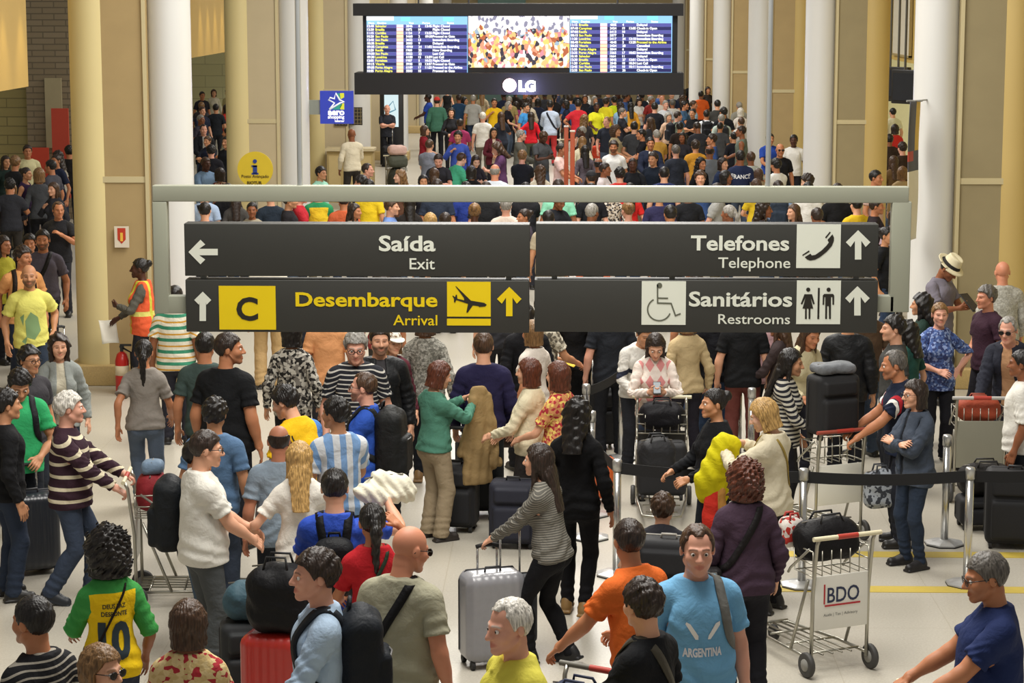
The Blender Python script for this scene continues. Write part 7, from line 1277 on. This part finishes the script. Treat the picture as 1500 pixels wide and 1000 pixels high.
# the packed rows under the board, too small to single out in detail
rd = random.Random(11); _taken = [(a[0], a[1]) for a in FAR]
DARKS = ['17181c', '1e2026', '26262a', '2a2e3a', '33343a', '3c3a3e', '22283c', '2c2420', '4a4c50', '1c2430']; BRIGHT = ['d8d6d0', 'c8c8c4', '8c2e2c', '9a8a5a', '3a5488', '8cb0d0', '6a7a5c', 'd8c8a8', '9a5a84', '4a8a6a', '6a6258', '5a3a5c', 'e0dcd4', 'a8a49a', 'c4b8a4', '7c98b8']
_gp = [tuple(o.location[:2]) for o in COL.objects if o.name.split('.')[0] in ('person', 'luggage_cart', 'suitcase', 'service_counter', 'advertising_kiosk', 'orange_post')] + [tuple(at(a[0], a[1], a[5].get('s', 1.74 if a[2] == 'm' else 1.64))[:2]) for a in FAR]
def fill(n, u0, u1, v0, v1, gap):
    k = t = 0
    while k < n and t < 4000:
        t += 1; u, v = rd.uniform(u0, u1), rd.uniform(v0, v1); s = .203 * (v + 11) / .65 / 50 * gap
        if all(abs(u - a) / s > 1 or abs(v - b) / (s * .55) > 1 for a, b in _taken):
            hh = round(rd.uniform(1.62, 1.84), 2); g = at(u, v, hh)
            if any((g[0] - a) ** 2 + (g[1] - b) ** 2 < .30 for a, b in _gp) or any(abs(g[0] - x) < 1.15 and abs(g[1] - y) < .75 for x in (-5.42, 5.05) for y in CY): continue
            _gp.append((g[0], g[1])); sx = rd.choice('mmf'); _taken.append((u, v)); k += 1
            FAR.append((round(u), round(v), sx, rd.choice(DARKS if rd.random() < .70 else BRIGHT), rd.choice((0, 20, 40, 90, 150, 170, 180, 180, 190, 200, 270, 330)), dict(h=(rd.choice(['short', 'full', 'short', 'wavy', 'receding']) if sx == 'm' else rd.choice(['long', 'bob', 'longwavy', 'ponytail', 'bun'])) + '/' + rd.choice(['black', 'dark', 'dark', 'black', 'brown', 'brown', 'light', 'grey']), k=rd.choice(['light', 'tan', 'olive', 'tan', 'brown', 'pink', 'dark']), p=rd.choice((0, 0, 1, 1, 2, 3, 4, 5, 6, 7, 9, 10)), s=hh)))
fill(46, 738, 1000, 128, 150, 14); fill(14, 1000, 1090, 128, 200, 18); fill(20, 840, 1090, 150, 262, 20); fill(8, 640, 800, 150, 262, 24); fill(8, 1095, 1165, 185, 262, 24); fill(5, 288, 338, 140, 240, 14)
fill(6, 0, 100, 225, 300, 22); fill(10, 300, 1300, 266, 300, 22)
# ---- labels: built from what each one wears, then from neighbours until they differ
def base_desc(sx, col, face, x):
    hs, hc = (x.get('h', 'short') + '/').split('/')[:2]; hc = hc or 'black'; noun = 'man' if sx == 'm' else 'woman'; g = {'tee': 'T-shirt', 'sweater': 'sweater', 'jacket': 'jacket', 'shirt': 'shirt', 'tank': 'sleeveless top'}[x.get('g', 'tee' if sx == 'm' else 'sweater')]
    pt = {'lace': 'patterned ', 'jersey': 'yellow and green '}.get(x.get('pat'), ''); cn = '' if x.get('pat') == 'jersey' else cname(col) + ' '
    hd = {'none': 'bald', 'bald': 'balding', 'buzz': 'close cropped', 'receding': hc + ' haired'}.get(hs, (('long ' if hs in ('long', 'longwavy') else 'pony tailed ' if hs == 'ponytail' else 'curly ' if hs == 'curly' else '') + {'dark': 'dark brown', 'light': 'light brown'}.get(hc, hc) + ' haired').strip())
    f = face % 360; vw = 'facing the camera' if f < 35 or f > 325 else 'seen from behind' if 140 < f < 220 else 'in profile'
    if x.get('cap'): hd = 'capped'
    return [noun + ' in a ' + cn + pt + g, hd + ' ' + noun + ' in a ' + cn + pt + g, hd + ' ' + noun + ' in a ' + cn + pt + g + ' ' + vw]
MARKS = [((515, 165), 'near the blue shop sign'), ((574, 170), 'by the black advertising totem'), ((374, 250), 'near the yellow information disc'), ((315, 150), 'in the aisle past the white column'), ((50, 260), 'by the red banners'), ((640, 120), 'under the first timetable'), ((760, 120), 'below the glowing logo'), ((900, 120), 'under the second timetable'), ((1000, 130), 'past the end of the black board'), ((1052, 130), 'by the far white column'), ((1105, 150), 'between two white columns'), ((1150, 220), 'by the hanging tube of the sign'), ((1310, 190), 'in the gap beside the printed banner'), ((830, 260), 'by the orange posts'), ((660, 250), 'just above the sign frame'), ((960, 250), 'just over the sign frame'), ((1040, 250), 'just above the frame near the navy football shirt'), ((470, 300), 'through the sign frame over the word for exit'), ((700, 300), 'through the sign frame above the centre gap'), ((950, 300), 'through the sign frame above the blank panel'), ((1090, 300), 'through the sign frame above the word for telephone'), ((1250, 300), 'through the sign frame above the arrow'), ((330, 300), 'through the sign frame above the white arrow'), ((1060, 480), 'below the wheelchair panel'), ((500, 480), 'below the arrivals panel'), ((1350, 480), 'beside the sign frame foot')]
D = [base_desc(a[2], a[3], a[4], a[5]) for a in FAR]; FULL = []
import collections
cnt1 = collections.Counter(d[0] for d in D); cnt2 = collections.Counter(d[1] for d in D)
where = [min(MARKS, key=lambda m: (m[0][0] - a[0]) ** 2 + 2.0 * (m[0][1] - a[1]) ** 2)[1] for a in FAR]; used = set()
def words_(s): return len(s.split())
for i, a in enumerate(FAR):
    x = a[5]; opts = []
    if x.get('d'): opts.append((D[i][0].split(' in a ')[0]) + ' in a ' + x['d'])
    opts += [D[i][1] + ' ' + where[i], D[i][2] + ' ' + where[i]]
    nb = sorted((j for j in range(len(FAR)) if j != i and cnt1[D[j][0]] == 1 or j != i and cnt2[D[j][1]] == 1), key=lambda j: (FAR[j][0] - a[0]) ** 2 + 3 * (FAR[j][1] - a[1]) ** 2)[:10]
    for j in nb:
        dv = a[1] - FAR[j][1]; rel = 'in front of' if dv > 5 else 'behind' if dv < -5 else 'beside'; opts.append(D[i][0] + ' ' + rel + ' the ' + (D[j][0] if cnt1[D[j][0]] == 1 else D[j][1]))
        opts.append(D[i][1] + ' ' + rel + ' the ' + (D[j][0] if cnt1[D[j][0]] == 1 else D[j][1]))
    FULL.append(next((o for o in opts if o not in used and 4 <= words_(o) <= 16), opts[-1])); used.add(FULL[-1])
SK = {'m': ['tan', 'light', 'olive', 'brown', 'pink'], 'f': ['light', 'tan', 'olive', 'fair']}
JB = ['22252b', '2c3a52', '1c1c20', '3a3632', '2a2a30', '4a5668', '6a6250']
_feet = []
for i, (u, v, sx, col, fa, x) in enumerate(FAR):
    hs, hc = (x.get('h', 'short') + '/').split('/')[:2]; hc = hc or ('black', 'dark')[i % 2]; gk = x.get('g', 'tee' if sx == 'm' else ('tee' if i % 3 else 'sweater')); k = {}
    if x.get('pat'): k = dict(pat=x['pat'], c2=x['c2'], c3=x.get('c3'))
    kw = dict(POSES[x.get('p', 0)]); top = (gk, x['i'] if gk == 'jacket' and 'i' in x else col, k); out = None
    if gk == 'jacket': top = ('tee', x.get('i', '3a3a3c')); out = ('jacket', col, {'open': .05})
    R = person(u, v, x.get('s', 1.74 if sx == 'm' else 1.64), fa, FULL[i], sx, x.get('k', SK[sx][i % len(SK[sx])]), (hs, hc), x.get('bd', .25 if sx == 'm' and i % 3 == 0 else 0), top, ('jeans' if sx == 'm' else 'slim', x.get('b', JB[i % 7])), fat=x.get('w', 0.0), lod=2 if v < 250 and 'pr' not in x else 1 if 'pr' in x or v > 330 else 2, outer=out, glasses=x.get('gl'), hat=('cap', x['cap'], 'cap') if x.get('cap') else None, group=None, share=True, **kw)
    _feet.append(R)
    if x.get('pk'): backpack(R, x['pk'], 'backpack worn by the ' + FULL[i].split(' by ')[0].split(' near ')[0].split(' below ')[0].split(' past ')[0].split(' under ')[0])
    if x.get('sl'): sling(R, '22242c', 'dark strap across the ' + D[i][0].split(' in a ')[1] + ' ' + where[i], bag=False, name='crossbody_strap', kind='strap')
    if x.get('pr'): print_on(R, x['pr'], (0, 1.26), .36, plain('e4e6ea', .7), front=False, bold=.03, h=.075, name='lettering')
# luggage in the far crowd
cf = cart(at(580, 292), 190, 'distant luggage cart piled with soft bags near the advertising totem'); softbag(onto(cf, 0, .4, .16), (.46, .6, .62), 'dark bag at the bottom of the distant cart pile', '3a3c34', 190, seed=2); softbag(onto(cf, 0, .4, .80), (.48, .5, .28), 'grey bag across the middle of the distant cart pile', '55584c', 190, seed=5, handles=False); softbag(onto(cf, 0, .4, 1.09), (.44, .44, .22), 'pink and cream bundle on top of the distant cart pile', 'd8b4a8', 190, 'bundle', 'bag', seed=8, handles=False)
suitcase(0, 0, 'black suitcase with a tall white handle at the foot of the advertising totem', '1b1b1e', .40, .55, .25, loc=at(572, 243) + V(0, -.3, 0), handle=.50)
for u, v, c, lb in ((876, 232, 'c8442c', 'red and white carrier bag hanging by the yellow shirts'), (888, 222, 'c23a30', 'second red and white carrier bag by the yellow shirts')):
    p = at(u, v, .55); softbag(p, (.32, .14, .34), lb, c, 0, 'carrier_bag', 'bag', seed=3, pat='band', c2='e8e0dc')
e = empty('luggage_cart', (0, 0, 0)); bpy.data.objects.remove(e); cart(at(832, 262), 200, 'distant luggage cart by the man in the red T-shirt')
belt(at_y(288, 200, 58) * V(1, 1, 0), at_y(352, 200, 58) * V(1, 1, 0), 'dark belt in front of the people in the left aisle', z=.98) if 0 else None
